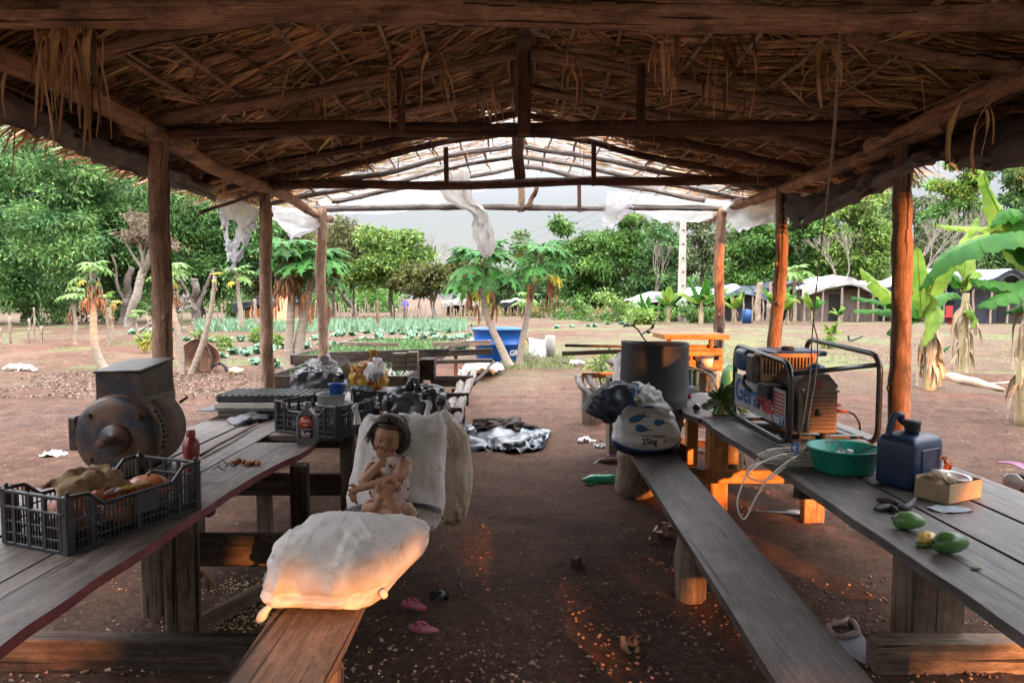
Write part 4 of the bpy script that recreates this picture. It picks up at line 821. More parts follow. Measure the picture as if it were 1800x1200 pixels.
mb = MB(); log(mb, P(722,672,5.0), P(755,672,5.0), .02, .016, n=8, amp=.05, seg=8); mb2 = MB(); mb2.tube(smooth_path([P(716,682,5.0), P(720,670,5.0), P(729,667,5.0), P(735,674,5.0), P(732,688,5.0)], 5), [.012,.016,.02,.022,.018,.014,.018,.022,.02,.016,.014,.018,.022,.018,.014,.012,.016,.018,.014,.01,.008], 8, wob=.9); tag(mb2.build('bag_loop', MATS['smoky_film']), 'twisted knot loop of the smoky bag', 'bag knot')
# rack/low bench with two long poles
for (a, b2, lb_) in [((818,655,), (781,752), 'left of the two long grey poles behind the sacks'), ((834,653), (795,757), 'right of the two long grey poles behind the sacks')]:
    pa = G(a[0], a[1], .62); pb = G(b2[0], b2[1], .50); mb = MB(); log(mb, pa, pb, .046, .05, n=12, amp=.03, seg=10, wob=.35); o = mb.build('wooden_pole', W_GREY, origin=(pb.x, pb.y, pb.z)); tag(o, lb_, 'pole', 'long grey poles on supports')
def rack(label, items, legs, m=W_DARK, grp=None):
    T = thing('pole_rack', label, 'rack', G(legs[0][0], legs[0][1]), grp)
    for (u0, v0_, u1, v1_, Y) in items:
        a = P(u0, v0_, Y); b2 = P(u1, v1_, Y); mb = MB(); mb.box(((a.x+b2.x)/2, Y, (a.z+b2.z)/2), (abs(b2.x-a.x), .05, abs(a.z-b2.z))); mb.build('crosspiece', m, T)
    for (u, v, w_, z) in legs:
        c = G(u, v); mb = MB(); mb.box((c.x, c.y, z/2-.03), (w_, w_, z+.06)); mb.build('leg', m, T)
    return T
rack('dark plank supports under the two long grey poles', [(757,660,832,679,8.6), (768,690,824,712,7.4), (770,716,812,742,6.5)], [(767,740,.07,.6), (800,750,.08,.5), (812,762,.08,.45)])
# raised seedling beds
SEED = mat('seedling_leaf', (.05,.12,.03), (.12,.22,.06), scale=30, rough=.6, island=.3, trans=.2)
def bed(label, uL, uR, yn, yf, z, n, seed):
    c = Vector(((uL+uR)/2, (yn+yf)/2, 0)); T = thing('seedling_bed', label, 'raised bed', c, 'raised seedling beds')
    mb = MB(); mb.box((c.x, c.y, z-.10), (uR-uL, yf-yn, .05)); mb.build('bed_floor', mat('bed_soil', (.10,.08,.07), (.30,.30,.30), scale=9, rough=.9), T)
    for (x, y, sx, sy) in ((uL, c.y, .04, yf-yn+.04), (uR, c.y, .04, yf-yn+.04), (c.x, yn, uR-uL, .04), (c.x, yf, uR-uL, .04)):
        mb = MB(); mb.box((x, y, z-.07), (sx, sy, .14)); mb.build('side_board', W_DARK, T)
    for x in (uL+.05, uR-.05):
        for y in (yn+.1, yf-.1): mb = MB(); mb.box((x, y, (z-.12)/2), (.07, .07, z-.12)); mb.build('leg', W_DARK, T)
    k = n; r = np.random.default_rng(seed); bx = np.stack([r.uniform(uL+.06, uR-.06, k), r.uniform(yn+.08, yf-.08, k), np.full(k, z-.075)], 1)
    st_ = ([], []); dd = np.stack([r.normal(0,.5,k), r.normal(0,.5,k), np.abs(r.normal(.9,.3,k))], 1); leaflets(bx, dd, r.uniform(.05,.15,k), r.uniform(.015,.035,k), r.uniform(0,.02,k), st_)
    fast_mesh('seedlings', np.concatenate(st_[0]), np.concatenate(st_[1]), SEED, T)
bed('far long raised bed of green seedlings left of the blue tank', -3.15, -1.12, 9.6, 13.6, .86, 2600, 1)
bed('nearer raised seedling bed with foil and few sprouts', -2.75, -1.2, 7.5, 9.1, .80, 260, 2)
for k, (u0, v0_, u1, v1_, Y, h) in enumerate([(760,606,863,602,11.5,.09), (765,622,866,617,9.7,.085), (700,637,866,634,8.4,.05), (560,625,790,618,9.2,.09), (605,604,700,606,10.5,.06)]):
    a = P(u0, v0_, Y); b2 = P(u1, v1_, Y); mb = MB(); d_ = (b2-a); R = d_.to_track_quat('X', 'Z').to_matrix(); mb.box((a+b2)/2, (d_.length, .05, h), R); o = mb.build('loose_plank', [W_LEG, W_DARK][k % 2], origin=(a+b2)/2)
    tag(o, ['highest plank sticking out beside the blue tank', 'middle plank sticking out toward the blue tank', 'lowest thin plank crossing behind the poles', 'long plank along the front of the raised beds', 'short plank at the left corner of the far bed'][k], 'plank', 'planks on the raised beds')
for (x0,y0,z0,x1,y1,z1) in [(P(830,640,9)[0],9,.1,P(800,668,8.5)[0],8.5,.62)]:
    mb = MB(); log(mb, (P(868,636,9.6)), P(832,676,8.4), .022, .022, n=5, amp=.01); tag(mb.build('wooden_brace', W_DARK), 'slanted brown brace stick in front of the white ground sheet', 'stick')
# ------------------------------------------------------------ sacks
def sack(name, label, c, r, R, m, seed, e=.5, amp=.05, fn2=None, group='woven grain sacks', nu=110, nv=70):
    T = thing(name, label, 'sack', c, group); mb = MB()
    def fn(p):
        q = Vector((p.x/r[0], p.y/r[1], p.z/r[2])); s = 1+amp*(nz3(q.x*1.6, q.y*1.6, q.z*1.6+seed)+.5*nz3(q.x*4, q.y*4, q.z*4+seed)) + amp*.35*nz3(q.x*9, q.y*3, q.z*9+seed)
        p = p*s
        return fn2(p, q) if fn2 else p
    mb.blob(c, r, R, nu=nu, nv=nv, e=e, fn=fn); mb.build('sack_body', m, T); return T
def f_front(p, q):
    k0 = nz3(q.x*3+1, q.y*3, q.z*3)*.010; p = p*(1+k0*2)
    ridge = 1-abs(nz3(q.x*2.6+q.y*1.1+7, q.y*1.3-q.x*.7, 2.2)); p.z += .008*max(0,q.z)*(ridge**8)
    # plump bag: near end flat with a sewn seam low across it, gathered folds above, corners pulled out
    near = max(0, -q.y-.35)/.65; far = max(0, q.y)
    p.z += .045*near*max(0, q.z+.2) - .085*far*max(0, q.z+.3)
    p.y += .030*near*math.exp(-((q.z+.30)/.07)**2)
    p.y -= .022*near*math.exp(-((q.z+.62)/.22)**2)
    fold = math.sin(q.x*13+4*nz3(q.x*2.5, 1))+.6*math.sin(q.x*29+3)
    p.y += .013*near*fold*math.exp(-((q.z+.1)/.33)**2)+.006*near*math.sin(q.x*47+2*nz3(q.x*6,2))*math.exp(-((q.z+.35)/.25)**2); p.z += .005*fold*near*max(0, q.z)
    k = nz3(q.x*1.4, q.y*2.6, 3.3); p.z += .012*max(0, q.z)*math.sin(q.x*9+q.y*5+6*k)*abs(q.x)
    cn = max(0, q.x*.9+q.y*.75-.75); p.x += cn*.10; p.y += cn*.03; p.z += cn*.03
    cl = max(0, -q.x*.8-q.y*.8-.85)*max(0, -q.z+.1); p.x -= cl*.10
    cr2 = max(0, q.x*.8-q.y*.8-.95); p.x -= cr2*.05
    p.z += .045*(1-q.x*q.x)*(1-q.y*q.y)*(1 if q.z > 0 else 0)
    p.z = max(p.z, -.130); return p
fs = sack('grain_sack', 'full white woven grain sack lying on the near end of the bench in sunlight', (-.722, 2.89, BZ+.130), (.252, .37, .128), rotm(0,0,-.08), SACK, 3, e=.5, fn2=f_front, amp=.05, nu=160, nv=100)
for i, (u, v, w_) in enumerate([(518,1042,9),(560,1037,6),(596,1033,12),(612,1034,7)]):
    mb = MB()
    for k in range(5): c = P(u+k*w_*.5, v+random.uniform(-6,4), 2.575); mb.tube([c, c+Vector((random.uniform(-.01,.01), -.006, random.uniform(.01,.035)))], .0018, 4)
    mb.build('loose_thread', W_DARK, fs)
mb = MB(); A_ = P(490,1050,2.60); mb.tube(smooth_path([A_, A_+Vector((-.02,-.02,-.02)), A_+Vector((-.045,-.03,-.05)), A_+Vector((-.06,-.03,-.09))], 4), [.02,.016,.012,.010,.010,.012,.014,.017,.02,.022,.022,.018,.012], 9, wob=.6); mb.build('tied_corner', SACK, fs)
mb = MB(); A_ = P(674,1043,2.60); mb.blob(A_, (.018,.02,.018), nu=12, nv=8, fn=lambda p: p*(1+.3*nz3(p.x*60,p.y*60,p.z*60))); mb.build('tied_corner', SACK, fs)
mb = MB()
for i in range(9):
    c = P(515+i*7+random.uniform(-3,3), 1084+random.uniform(-3,5), 2.62); mb.blob(c, (.018,.012,.006), rotm(random.random(), random.random(), i), nu=8, nv=5)
tag(mb.build('dry_leaves', mat('dry_leaf', (.05,.02,.012), (.12,.05,.03), rough=.8)), 'small heap of crushed dry leaves on the bench before the sack', 'leaves')['kind'] = 'stuff'
lean = .62
def f_up(p, q):
    p.y += .010*math.sin(q.x*11+5*nz3(q.x,q.z*2,2))*max(0,q.z-.3)*(-1 if q.y<0 else 1); p.z -= .05*(abs(q.x)**3)*max(0,q.z); p.y += .012*nz3(q.x*2.2,q.z*2.5,7)*2
    t = max(0, q.z-.72)/.28; p.z -= .03*t*abs(math.sin(q.x*8)); 
    cr = max(0, abs(q.x)*.9+q.z*.75-1.15); p.z += cr*.30; p.x += math.copysign(cr*.06, q.x)
    p.x *= 1+.06*(-q.z); return p
us = sack('grain_sack', 'upright white woven grain sack the girl leans on', (-.665, 3.87, .655), (.262, .14, .36), rotm(-lean,0,.03), SACK, 8, e=.52, fn2=f_up, amp=.06)
for (u, v, s) in ((627,722,-1), (752,716,1)):
    c = P(u, v+6, 4.12); mb = MB(); mb.tube(smooth_path([c+Vector((0,0,-.06)), c, c+Vector((.012*s,0,.04)), c+Vector((-.01*s,0,.065))], 4), [.026,.022,.02,.017,.014,.014,.016,.018,.019,.016,.012,.008,.004], 9, wob=.6); mb.build('sack_ear', SACK, us)
# dark stripe and tan foot of the upright sack are built as a fitted lower piece
def f_low(p, q): p = f_up(p, q); return p
lowm = sack('grain_sack', 'flat tan sack squeezed under the lower right corner of the upright white one', (-.50, 3.76, .475), (.10,.12,.045), rotm(-.1,0,.03), SACK_T, 12, e=.5, amp=.05)
mb = MB(); pts = []
def ringpt(a): 
    e_=.45; x = math.copysign(abs(math.cos(a))**e_, math.cos(a))*.258; y = math.copysign(abs(math.sin(a))**e_, math.sin(a))*.143
    return Vector((-.665, 3.87, .655)) + rotm(-lean,0,.03) @ Vector((x, y, -.262+.008*math.sin(a*3)))
b0 = 0; 
for i in range(60):
    a = 2*PI*i/60; p = ringpt(a); upv = rotm(-lean,0,.03) @ Vector((0,0,.026)); mb.v += [p, p+upv]
for i in range(60): j = (i+1) % 60; mb.face((2*i, 2*j, 2*j+1, 2*i+1), 0, None, True)
mb.build('dark_stripe', mat('grey_stripe', (.05,.05,.06), (.09,.09,.10), rough=.6), us)
sack('grain_sack', 'white woven sack standing behind the upright one, only its top showing', (-.65, 4.30, .60), (.25,.14,.32), rotm(-.28,0,0), SACK, 21, e=.45, fn2=f_up, amp=.08)
sack('tan_sack', 'loose tan sack with frayed edge at the right behind the girl', (-.44, 4.26, .55), (.16,.16,.32), rotm(-.3,.03,.2), SACK_T, 29, e=.6, amp=.09)
st_ = ([], []); n = 60; c = np.array(P(785,775,4.15)); bs = c[None]+RNG.normal(0,1,(n,3))*np.array([.03,.02,.08]); dd = np.stack([np.abs(RNG.normal(.4,.3,n)), RNG.normal(0,.3,n), -np.abs(RNG.normal(.8,.3,n))], 1); leaflets(bs, dd, RNG.uniform(.03,.10,n), np.full(n, .003), RNG.uniform(0,.02,n), st_)
tag(fast_mesh('frayed_threads', np.concatenate(st_[0]), np.concatenate(st_[1]), SACK), 'frayed pale threads hanging from the tan sack', 'threads')['kind'] = 'stuff'
# ------------------------------------------------------------ writing helper
def text(s, size, M, loc, m, parent, ext=.0008, name='lettering', bold=0, mapf=None, align='LEFT'):
    cu = bpy.data.curves.new(name, 'FONT'); cu.body = s; cu.size = size; cu.extrude = ext; cu.offset = bold; cu.align_x = align
    t = bpy.data.objects.new(name, cu); COL.objects.link(t); bpy.context.view_layer.update()
    me = bpy.data.meshes.new_from_object(t.evaluated_get(bpy.context.evaluated_depsgraph_get())); bpy.data.objects.remove(t); bpy.data.curves.remove(cu)
    o = bpy.data.objects.new(name, me); COL.objects.link(o); off = Vector(parent['_w'])
    for v in me.vertices: v.co = (mapf(v.co) if mapf else M @ v.co + Vector(loc)) - off
    me.materials.clear(); me.materials.append(m); o.parent = parent; o['_w'] = tuple(float(q) for q in off); return o
# ------------------------------------------------------------ the girl
def P3(u, v, Y): return P(u, v, Y)
SKIN = mat('brown_skin', (.28,.14,.082), (.37,.20,.125), scale=14, rough=.5, spec=.35)
def capsules(segs, ell=[]):
    mb = MB()
    for a, b2, ra, rb in segs:
        a = Vector(a); b2 = Vector(b2); n = 5; pts = []; rad = []
        d = (b2-a).normalized()
        for k in range(4): t = -math.cos(k*PI/8)*1.0; pts.append(a+d*ra*t*1.0); rad.append(max(ra*math.sin(k*PI/8), .0005))
        for k in range(1, n): pts.append(a.lerp(b2, k/n)); rad.append(ra+(rb-ra)*k/n)
        for k in range(4, -1, -1): t = math.cos(k*PI/8); pts.append(b2+d*rb*t); rad.append(max(rb*math.sin(k*PI/8), .0005))
        pts2 = []; rad2 = []
        for p, r in zip(pts, rad):
            if not pts2 or (p-pts2[-1]).length > 1e-5: pts2.append(p); rad2.append(r)
        mb.tube(pts2, rad2, 14)
    for c, r, R in ell: mb.blob(c, r, R, nu=20, nv=14)
    return mb
def remesh(o, vox, it=4, fac=.5):
    md = o.modifiers.new('skin', 'REMESH'); md.mode = 'VOXEL'; md.voxel_size = vox; md.use_smooth_shade = True
    ms = o.modifiers.new('soft', 'SMOOTH'); ms.iterations = it; ms.factor = fac; return o
girl = thing('person', 'small girl in flowered dress leaning on white sacks, hand at mouth, bare feet crossed', 'person', P(688,900,3.56))
IR = rotm(0, 0, 0); HR = rotm(.16, .17, 0)       # head: chin down a little, rolled
hc = P(682,768,3.70)
seg = []; ell = []
HS = 1.07
def H(x, y, z): return hc + HR @ (Vector((x, y, z))*HS)
ell += [(H(0,.012,.018), (.078,.090,.083), HR), (H(0,-.006,-.018), (.071,.068,.068), HR), (H(0,-.022,-.050), (.038,.036,.030), HR), (H(-.034,-.026,-.028), (.031,.030,.031), HR), (H(.034,-.026,-.028), (.031,.030,.031), HR)]
ell += [(H(0,-.074,-.018), (.0115,.012,.011), HR), (H(-.008,-.068,-.021), (.007,.008,.006), HR), (H(.008,-.068,-.021), (.007,.008,.006), HR), (H(0,-.064,-.004), (.007,.009,.018), HR), (H(0,-.059,-.041), (.019,.010,.0055), HR), (H(0,-.056,-.048), (.016,.010,.0055), HR)]
ell += [(H(-.024,-.055,.016), (.020,.010,.007), HR), (H(.024,-.055,.016), (.020,.010,.007), HR), (H(-.069,.008,-.008), (.007,.014,.019), HR), (H(.069,.008,-.008), (.007,.014,.019), HR)]
seg += [(H(0,.01,-.05), P(686,819,3.70), .031, .035)]
sR, sL = P(655,818,3.69), P(713,813,3.67)
seg += [(sR, P(684,822,3.70), .030, .045), (sL, P(686,822,3.70), .031, .045)]
eR, wR = P(639,845,3.535), P(674,808,3.575); seg += [(sR, eR, .033, .0275), (eR, wR, .0275, .0195)]
eL, wL = P(703,838,3.53), P(632,858,3.49); seg += [(sL, eL, .036, .029), (eL, wL, .029, .0195)]
# right hand, fist of loosely curled fingers against the mouth
pc = P(668,797,3.575); seg += [(wR, pc, .017, .021)]; ell += [(P(668,795,3.575), (.023,.016,.023), rotm(0,.2,0))]
for k, (u, v, u2, v2, r) in enumerate([(659,789,657,786,.0078),(665,787,664,783,.0082),(671,787,671,783,.0082),(677,789,678,785,.0078)]):
    a = P(u, v, 3.575); m1 = P(u2, v2, 3.562); t1 = P(u2+1.5, v2+3, 3.61); seg += [(a, m1, r+.001, r), (m1, t1, r, r*.85)]
seg += [(P(675,801,3.575), P(681,798,3.57), .0105,.009), (P(681,798,3.57), P(683,793,3.595), .009,.0075)]
# left hand hanging over the forearm side
pl = P(622,862,3.49); seg += [(wL, pl, .017, .018)]; ell += [(pl, (.022,.014,.024), rotm(0,.3,0))]
for k, (du, dv, r) in enumerate([(-6,-1,.0085),(-6,5,.009),(-3,10,.009),(2,12,.0082)]):
    a = P(622+du*.6, 862+dv*.6, 3.49); m1 = P(622+du*1.4, 862+dv*1.4, 3.485); t1 = P(622+du*1.2+3, 862+dv*1.9, 3.50); seg += [(a, m1, r+.001, r), (m1, t1, r, r*.8)]
seg += [(P(626,857,3.49), P(620,851,3.48), .010,.009), (P(620,851,3.48), P(614,853,3.48), .009,.0075)]
# legs: knees splayed low behind the front sack, ankles crossed
hipR, hipL = P(672,893,3.60), P(706,895,3.60); kR, kL = P(648,893,3.42), P(718,902,3.42)
aA, aB = P(700,902,3.315), P(662,890,3.36)
seg += [(hipR, kR, .055, .038), (hipL, kL, .055, .038), (kR, aA, .036, .021), (kL, aB, .036, .021), (kR, aB, .034, .022)]
# foot A (front): heel lower right, toes upper left, sole towards the camera
seg += [(P(697,902,3.31), P(690,884,3.29), .0235, .024), (P(690,884,3.29), P(680,864,3.285), .024, .025), (P(688,880,3.30), P(671,862,3.29), .022, .020)]
ell += [(P(679,867,3.285), (.041,.017,.026), rotm(0,-.25,0)), (P(686,882,3.295), (.030,.018,.034), rotm(0,.5,0))]
for (u, v, r, u0, v0_) in [(664,857,.0155,669,866),(674,851,.011,676,861),(680,852,.010,681,861),(685.5,855,.0095,686,863),(690,859,.009,690,866)]: seg += [(P(u0, v0_, 3.285), P(u, v, 3.268), r*.9, r*.92)]
# foot B (behind): heel lower left, toes upper right
seg += [(P(662,890,3.36), P(668,874,3.35), .023, .023), (P(668,874,3.35), P(690,856,3.335), .023, .024), (P(672,872,3.35), P(684,855,3.335), .02, .02)]
ell += [(P(690,856,3.335), (.039,.017,.024), rotm(0,.2,0))]
for (u, v, r, u0, v0_) in [(701,850,.0145,697,858),(694,843.5,.0108,693,852),(687.5,841,.010,688,850),(681.5,842.5,.0095,684,850),(677,846,.009,680,852)]: seg += [(P(u0, v0_, 3.33), P(u, v, 3.315), r*.9, r*.92)]
mb = capsules(seg, ell); body = remesh(mb.build('body', SKIN, girl), .0042, 5, .5)
# eyes, brows, mouth
EW = mat('eye_white', (.42,.38,.35), rough=.25); EI = mat('iris', (.012,.007,.005), rough=.12, spec=.8); BR = mat('brow_hair', (.02,.012,.009), rough=.8); LIP = mat('lip', (.20,.07,.05), rough=.5)
for s in (-1, 1):
    mb = MB(); mb.blob(H(s*.0245,-.0635,.002), (.0115,.006,.0058), HR, nu=18, nv=12); e_ = mb.build('eye', EW, girl)
    mb = MB(); mb.blob(H(s*.0245-.001,-.0680,.0015), (.0058,.0026,.0056), HR, nu=16, nv=10); mb.build('iris', EI, e_)
    mb = MB(); mb.tube([H(s*.0125,-.0665,.0035), H(s*.020,-.0705,.0085), H(s*.030,-.0675,.0085), H(s*.037,-.059,.0035)], [.0010,.0018,.0018,.0010], 6); mb.build('eyelid', mat('lid_skin', (.10,.045,.028), rough=.6), girl)
    mb = MB(); mb.tube([H(s*.010,-.0690,.0185), H(s*.022,-.0690,.0235), H(s*.034,-.061,.0225), H(s*.042,-.052,.018)], [.0018,.0024,.002,.001], 6, flat=.6); mb.build('eyebrow', BR, girl)
mb = MB(); mb.tube([H(-.017,-.064,-.0445), H(-.006,-.0685,-.0435), H(.006,-.0685,-.0435), H(.017,-.064,-.0445)], [.001,.0035,.0035,.001], 8); mb.build('lips', LIP, girl)
for s in (-1, 1): mb = MB(); mb.blob(H(s*.0045,-.081,-.0245), (.0022,.002,.0016), HR, nu=8, nv=6); mb.build('nostril', BR, girl)
# hair
HAIR = mat('dark_hair', (.02,.014,.012), (.07,.048,.038), scale=40, rough=.5, stretch=(1,1,3), spec=.5)
hs = []; he = [(H(0,.032,.036), (.097,.086,.084), HR), (H(-.058,.030,-.012), (.040,.055,.074), HR), (H(.066,.030,-.020), (.042,.055,.082), HR), (H(0,-.016,.074), (.066,.056,.022), HR), (H(-.066,.004,.030), (.020,.040,.050), HR), (H(.070,.004,.022), (.020,.040,.056), HR)]
mb = capsules([], he); remesh(mb.build('hair', HAIR, girl), .006, 4)
mb = MB(); rr = random.Random(5)
for i in range(620):
    a = rr.uniform(-.25, PI+.25); el = rr.uniform(0, 1); d0 = Vector((math.cos(a)*.088, .02+rr.uniform(-.05,.05), .03+math.sin(a)*.078))
    p = H(*d0); pts = [p]; side = math.copysign(1, d0.x); L = rr.uniform(.03, .095) if d0.z < .07 else rr.uniform(.02,.06)
    if a < .9 or a > 2.2: dv = HR @ Vector((side*rr.uniform(.1,.5), rr.uniform(-.25,.2), -1))
    else: dv = HR @ Vector((side*rr.uniform(.3,.7), rr.uniform(-.2,.2), rr.uniform(-.9,-.2)))
    ph = rr.uniform(0,6); 
    for k in range(1, 7):
        t = k/6; pts.append(p + dv.normalized()*L*t + Vector((math.sin(ph+t*7), math.cos(ph*1.3+t*6), math.sin(ph*2+t*5)))*.007*t)
    mb.tube(pts, [.0024,.0022,.002,.0017,.0013,.001,.0006], 4, cap=False)
for i in range(240):   # strands combed over the crown from the parting
    x0 = rr.uniform(-.02,.03); sd = rr.choice((-1,1)); a0 = rr.uniform(.1, 1.0); pts = []
    y0 = rr.uniform(-.045, .06)
    for k in range(9):
        t = k/8; an_ = PI/2 - sd*(t*1.55+.05); pts.append(H(math.cos(an_)*(.086+.004*math.sin(k+i)), y0+.02*t+rr.uniform(-.002,.002)-.012*(1-t), .028+math.sin(an_)*(.081 if y0 < .03 else .076)+rr.uniform(-.002,.002)-max(0,-y0-.02)*.25))
    mb.tube(pts, [.0016]*8+[.0008], 4, cap=False)
mb.build('hair_strands', HAIR, girl)
# dress
DRESS = bpy.data.materials.new('flowered_cotton'); DRESS.use_nodes = True; N = DRESS.node_tree.nodes; L = DRESS.node_tree.links; b = N['Principled BSDF']; b.inputs['Roughness'].default_value = .85
tc = N.new('ShaderNodeTexCoord'); cols = (.50,.38,.33)
prev = None
for sc_, cc, th_ in ((23, (.035,.03,.035), .36), (31, (.45,.06,.10), .27), (42, (.04,.07,.045), .24)):
    vo = N.new('ShaderNodeTexVoronoi'); vo.inputs['Scale'].default_value = sc_; L.new(tc.outputs['Object'], vo.inputs[0])
    wn = N.new('ShaderNodeMath'); wn.operation = 'LESS_THAN'; wn.inputs[1].default_value = th_*.75; L.new(vo.outputs[0], wn.inputs[0])
    mx = N.new('ShaderNodeMixRGB'); L.new(wn.outputs[0], mx.inputs[0]); mx.inputs[2].default_value = (*cc, 1)
    if prev: L.new(prev, mx.inputs[1])
    else: mx.inputs[1].default_value = (*cols, 1)
    prev = mx.outputs[0]
L.new(prev, b.inputs['Base Color'])
ds = [(P(663,823,3.70), P(668,860,3.655), .047, .062), (P(704,821,3.69), P(700,862,3.65), .047, .064), (P(684,824,3.70), P(684,865,3.645), .058, .070), (P(684,865,3.65), P(686,900,3.60), .070, .085)]
ds += [(P(656,819,3.69), P(650,829,3.65), .040, .037), (P(712,814,3.67), P(712,826,3.63), .041, .039), (P(662,815,3.70), P(708,812,3.69), .040, .040)]
ds += [(P(676,892,3.60), P(655,892,3.50), .070, .052), (P(702,895,3.60), P(716,905,3.47), .070, .056), (P(716,902,3.49), P(722,915,3.45), .045, .03)]
dr = capsules(ds, []).build('dress', DRESS, girl); remesh(dr, .0055, 5); tx = bpy.data.textures.new('folds', 'CLOUDS'); tx.noise_scale = .035; md = dr.modifiers.new('creases', 'DISPLACE'); md.texture = tx; md.strength = .012; md.mid_level = .5
mb = MB(); mb.tube([H(.068,.0,-.025), H(.069,-.003,-.029)], .003, 6); mb.build('earring', STEEL, girl)
# flip flops
FL = mat('pink_rubber', (.30,.07,.11), (.40,.11,.16), rough=.55)
for (u, v, rz, lb_) in [(728,1071,1.05,'farther pink flip-flop on the soil beside the grain sack'), (745,1113,1.25,'nearer pink flip-flop on the soil beside the grain sack')]:
    c = G(u, v, 0); T = thing('flip_flop', lb_, 'sandal', (0,0,0), 'pair of pink flip-flops'); mb = MB(); out_ = []
    for k in range(24):
        a = 2*PI*k/24; x = .030*math.cos(a)*(1.0+.22*math.sin(a)); y = .082*math.sin(a); out_.append((x, y, .004))
    mb.poly(out_, .014, (0,0,1)); mb.build('sole', FL, T)
    mb = MB(); mb.tube(smooth_path([(-.030,-.012,.012), (-.022,.012,.034), (0,.040,.036), (0,.048,.015)], 5), .0055, 8); mb.tube(smooth_path([(.030,-.012,.012), (.022,.012,.034), (0,.040,.036), (0,.048,.015)], 5), .0055, 8); mb.build('strap', FL, T); place(T, c+Vector((0,0,.012)), rz)
# ------------------------------------------------------------ feed bag on the far end of the dark bench
bc = Vector((P(1135,745,5.42).x, 5.42, .635)); br_ = (.255, .16, .215)
def f_bag(p, q):
    k = 1+.16*max(0, -q.z); p.x *= k*(1-.22*max(0, q.z)); p.y *= (1-.35*max(0, q.z)); p.z += -.04*max(0, q.z)*q.x; 
    p.y += .008*math.sin(q.z*14+q.x*3); return p
fb = thing('feed_bag', 'open white and blue 25kg feed bag with leaf emblems on the dark bench', 'bag', (bc.x, bc.y, BZ))
m = bpy.data.materials.new('printed_feed_bag'); m.use_nodes = True; N = m.node_tree.nodes; L = m.node_tree.links; b = N['Principled BSDF']; b.inputs['Roughness'].default_value = .42
tc = N.new('ShaderNodeTexCoord'); sx_ = N.new('ShaderNodeSeparateXYZ'); L.new(tc.outputs['Object'], sx_.inputs[0])
x2 = N.new('ShaderNodeMath'); x2.operation = 'MULTIPLY'; L.new(sx_.outputs[0], x2.inputs[0]); L.new(sx_.outputs[0], x2.inputs[1])
ma = N.new('ShaderNodeMath'); ma.operation = 'MULTIPLY_ADD'; L.new(x2.outputs[0], ma.inputs[0]); ma.inputs[1].default_value = -1.0; L.new(sx_.outputs[2], ma.inputs[2])
cr = N.new('ShaderNodeValToRGB'); cr.color_ramp.interpolation = 'CONSTANT'; e = cr.color_ramp.elements; e[0].position = 0; e[0].color = (.012,.020,.035,1); e[1].position = .020; e[1].color = (.02,.10,.30,1)
q_ = e.new(.038); q_.color = (.50,.50,.50,1); q_ = e.new(.36); q_.color = (.02,.12,.33,1); q_ = e.new(.385); q_.color = (.02,.032,.055,1)
L.new(ma.outputs[0], cr.inputs[0]); L.new(cr.outputs[0], b.inputs['Base Color'])
nb = N.new('ShaderNodeTexNoise'); nb.inputs['Scale'].default_value = 14; bp = N.new('ShaderNodeBump'); bp.inputs['Strength'].default_value = .5; bp.inputs['Distance'].default_value = .02; L.new(tc.outputs['Object'], nb.inputs[0]); L.new(nb.outputs[0], bp.inputs['Height']); L.new(bp.outputs[0], b.inputs['Normal'])
mb = MB()
def fnb(p):
    q = Vector((p.x/br_[0], p.y/br_[1], p.z/br_[2])); s = 1+.06*(nz3(q.x*2, q.y*2, q.z*2+4)+.6*nz3(q.x*5, q.y*5, q.z*5)); return f_bag(p*s, q)
mb.blob(bc, br_, None, nu=90, nv=60, e=.55, fn=fnb); body_b = mb.build('bag_body', m, fb)
from mathutils.bvhtree import BVHTree
bv = BVHTree.FromPolygons(mb.v, mb.f)
def on_bag(x, z, lift=.0025):
    h = bv.ray_cast(Vector((bc.x+x, bc.y-1, bc.z+z)), Vector((0,1,0)))
    if h[0] is None: return Vector((bc.x+x, bc.y-.1, bc.z+z))
    return h[0] + Vector((0,-lift,0))
INK = mat('black_ink', (.01,.01,.012)); BINK = mat('blue_ink', (.015,.09,.24), (.03,.15,.34), scale=20, rough=.4)
text('Peso  Líquido', .034, None, None, INK, fb, .0, bold=.0005, mapf=lambda c: on_bag(-.065+c.x, -.060+c.y, .002+c.z))
text('25kg', .062, None, None, INK, fb, .0, bold=.0022, mapf=lambda c: on_bag(-.058+c.x, -.115+c.y, .002+c.z))
def decal(pts, m_, nm, lift=.003):
    mb = MB(); n = len(pts); cx = sum(p[0] for p in pts)/n; cz = sum(p[1] for p in pts)/n; mb.v.append(on_bag(cx, cz, lift))
    for (x, z) in pts: mb.v.append(on_bag((x+cx)/2, (z+cz)/2, lift))
    for (x, z) in pts: mb.v.append(on_bag(x, z, lift))
    for i in range(n):
        j = (i+1) % n; mb.face((0, 1+i, 1+j)); mb.face((1+i, 1+n+i, 1+n+j, 1+j))
    return mb.build(nm, m_, fb)
def leafshape(cx, cz, L_, W_, an_):
    pts = []
    for k in range(20):
        a = 2*PI*k/20; x = L_*math.cos(a); z = W_*math.sin(a)*(1-.35*math.cos(a)); pts.append((cx+x*math.cos(an_)-z*math.sin(an_), cz+x*math.sin(an_)+z*math.cos(an_)))
    return pts
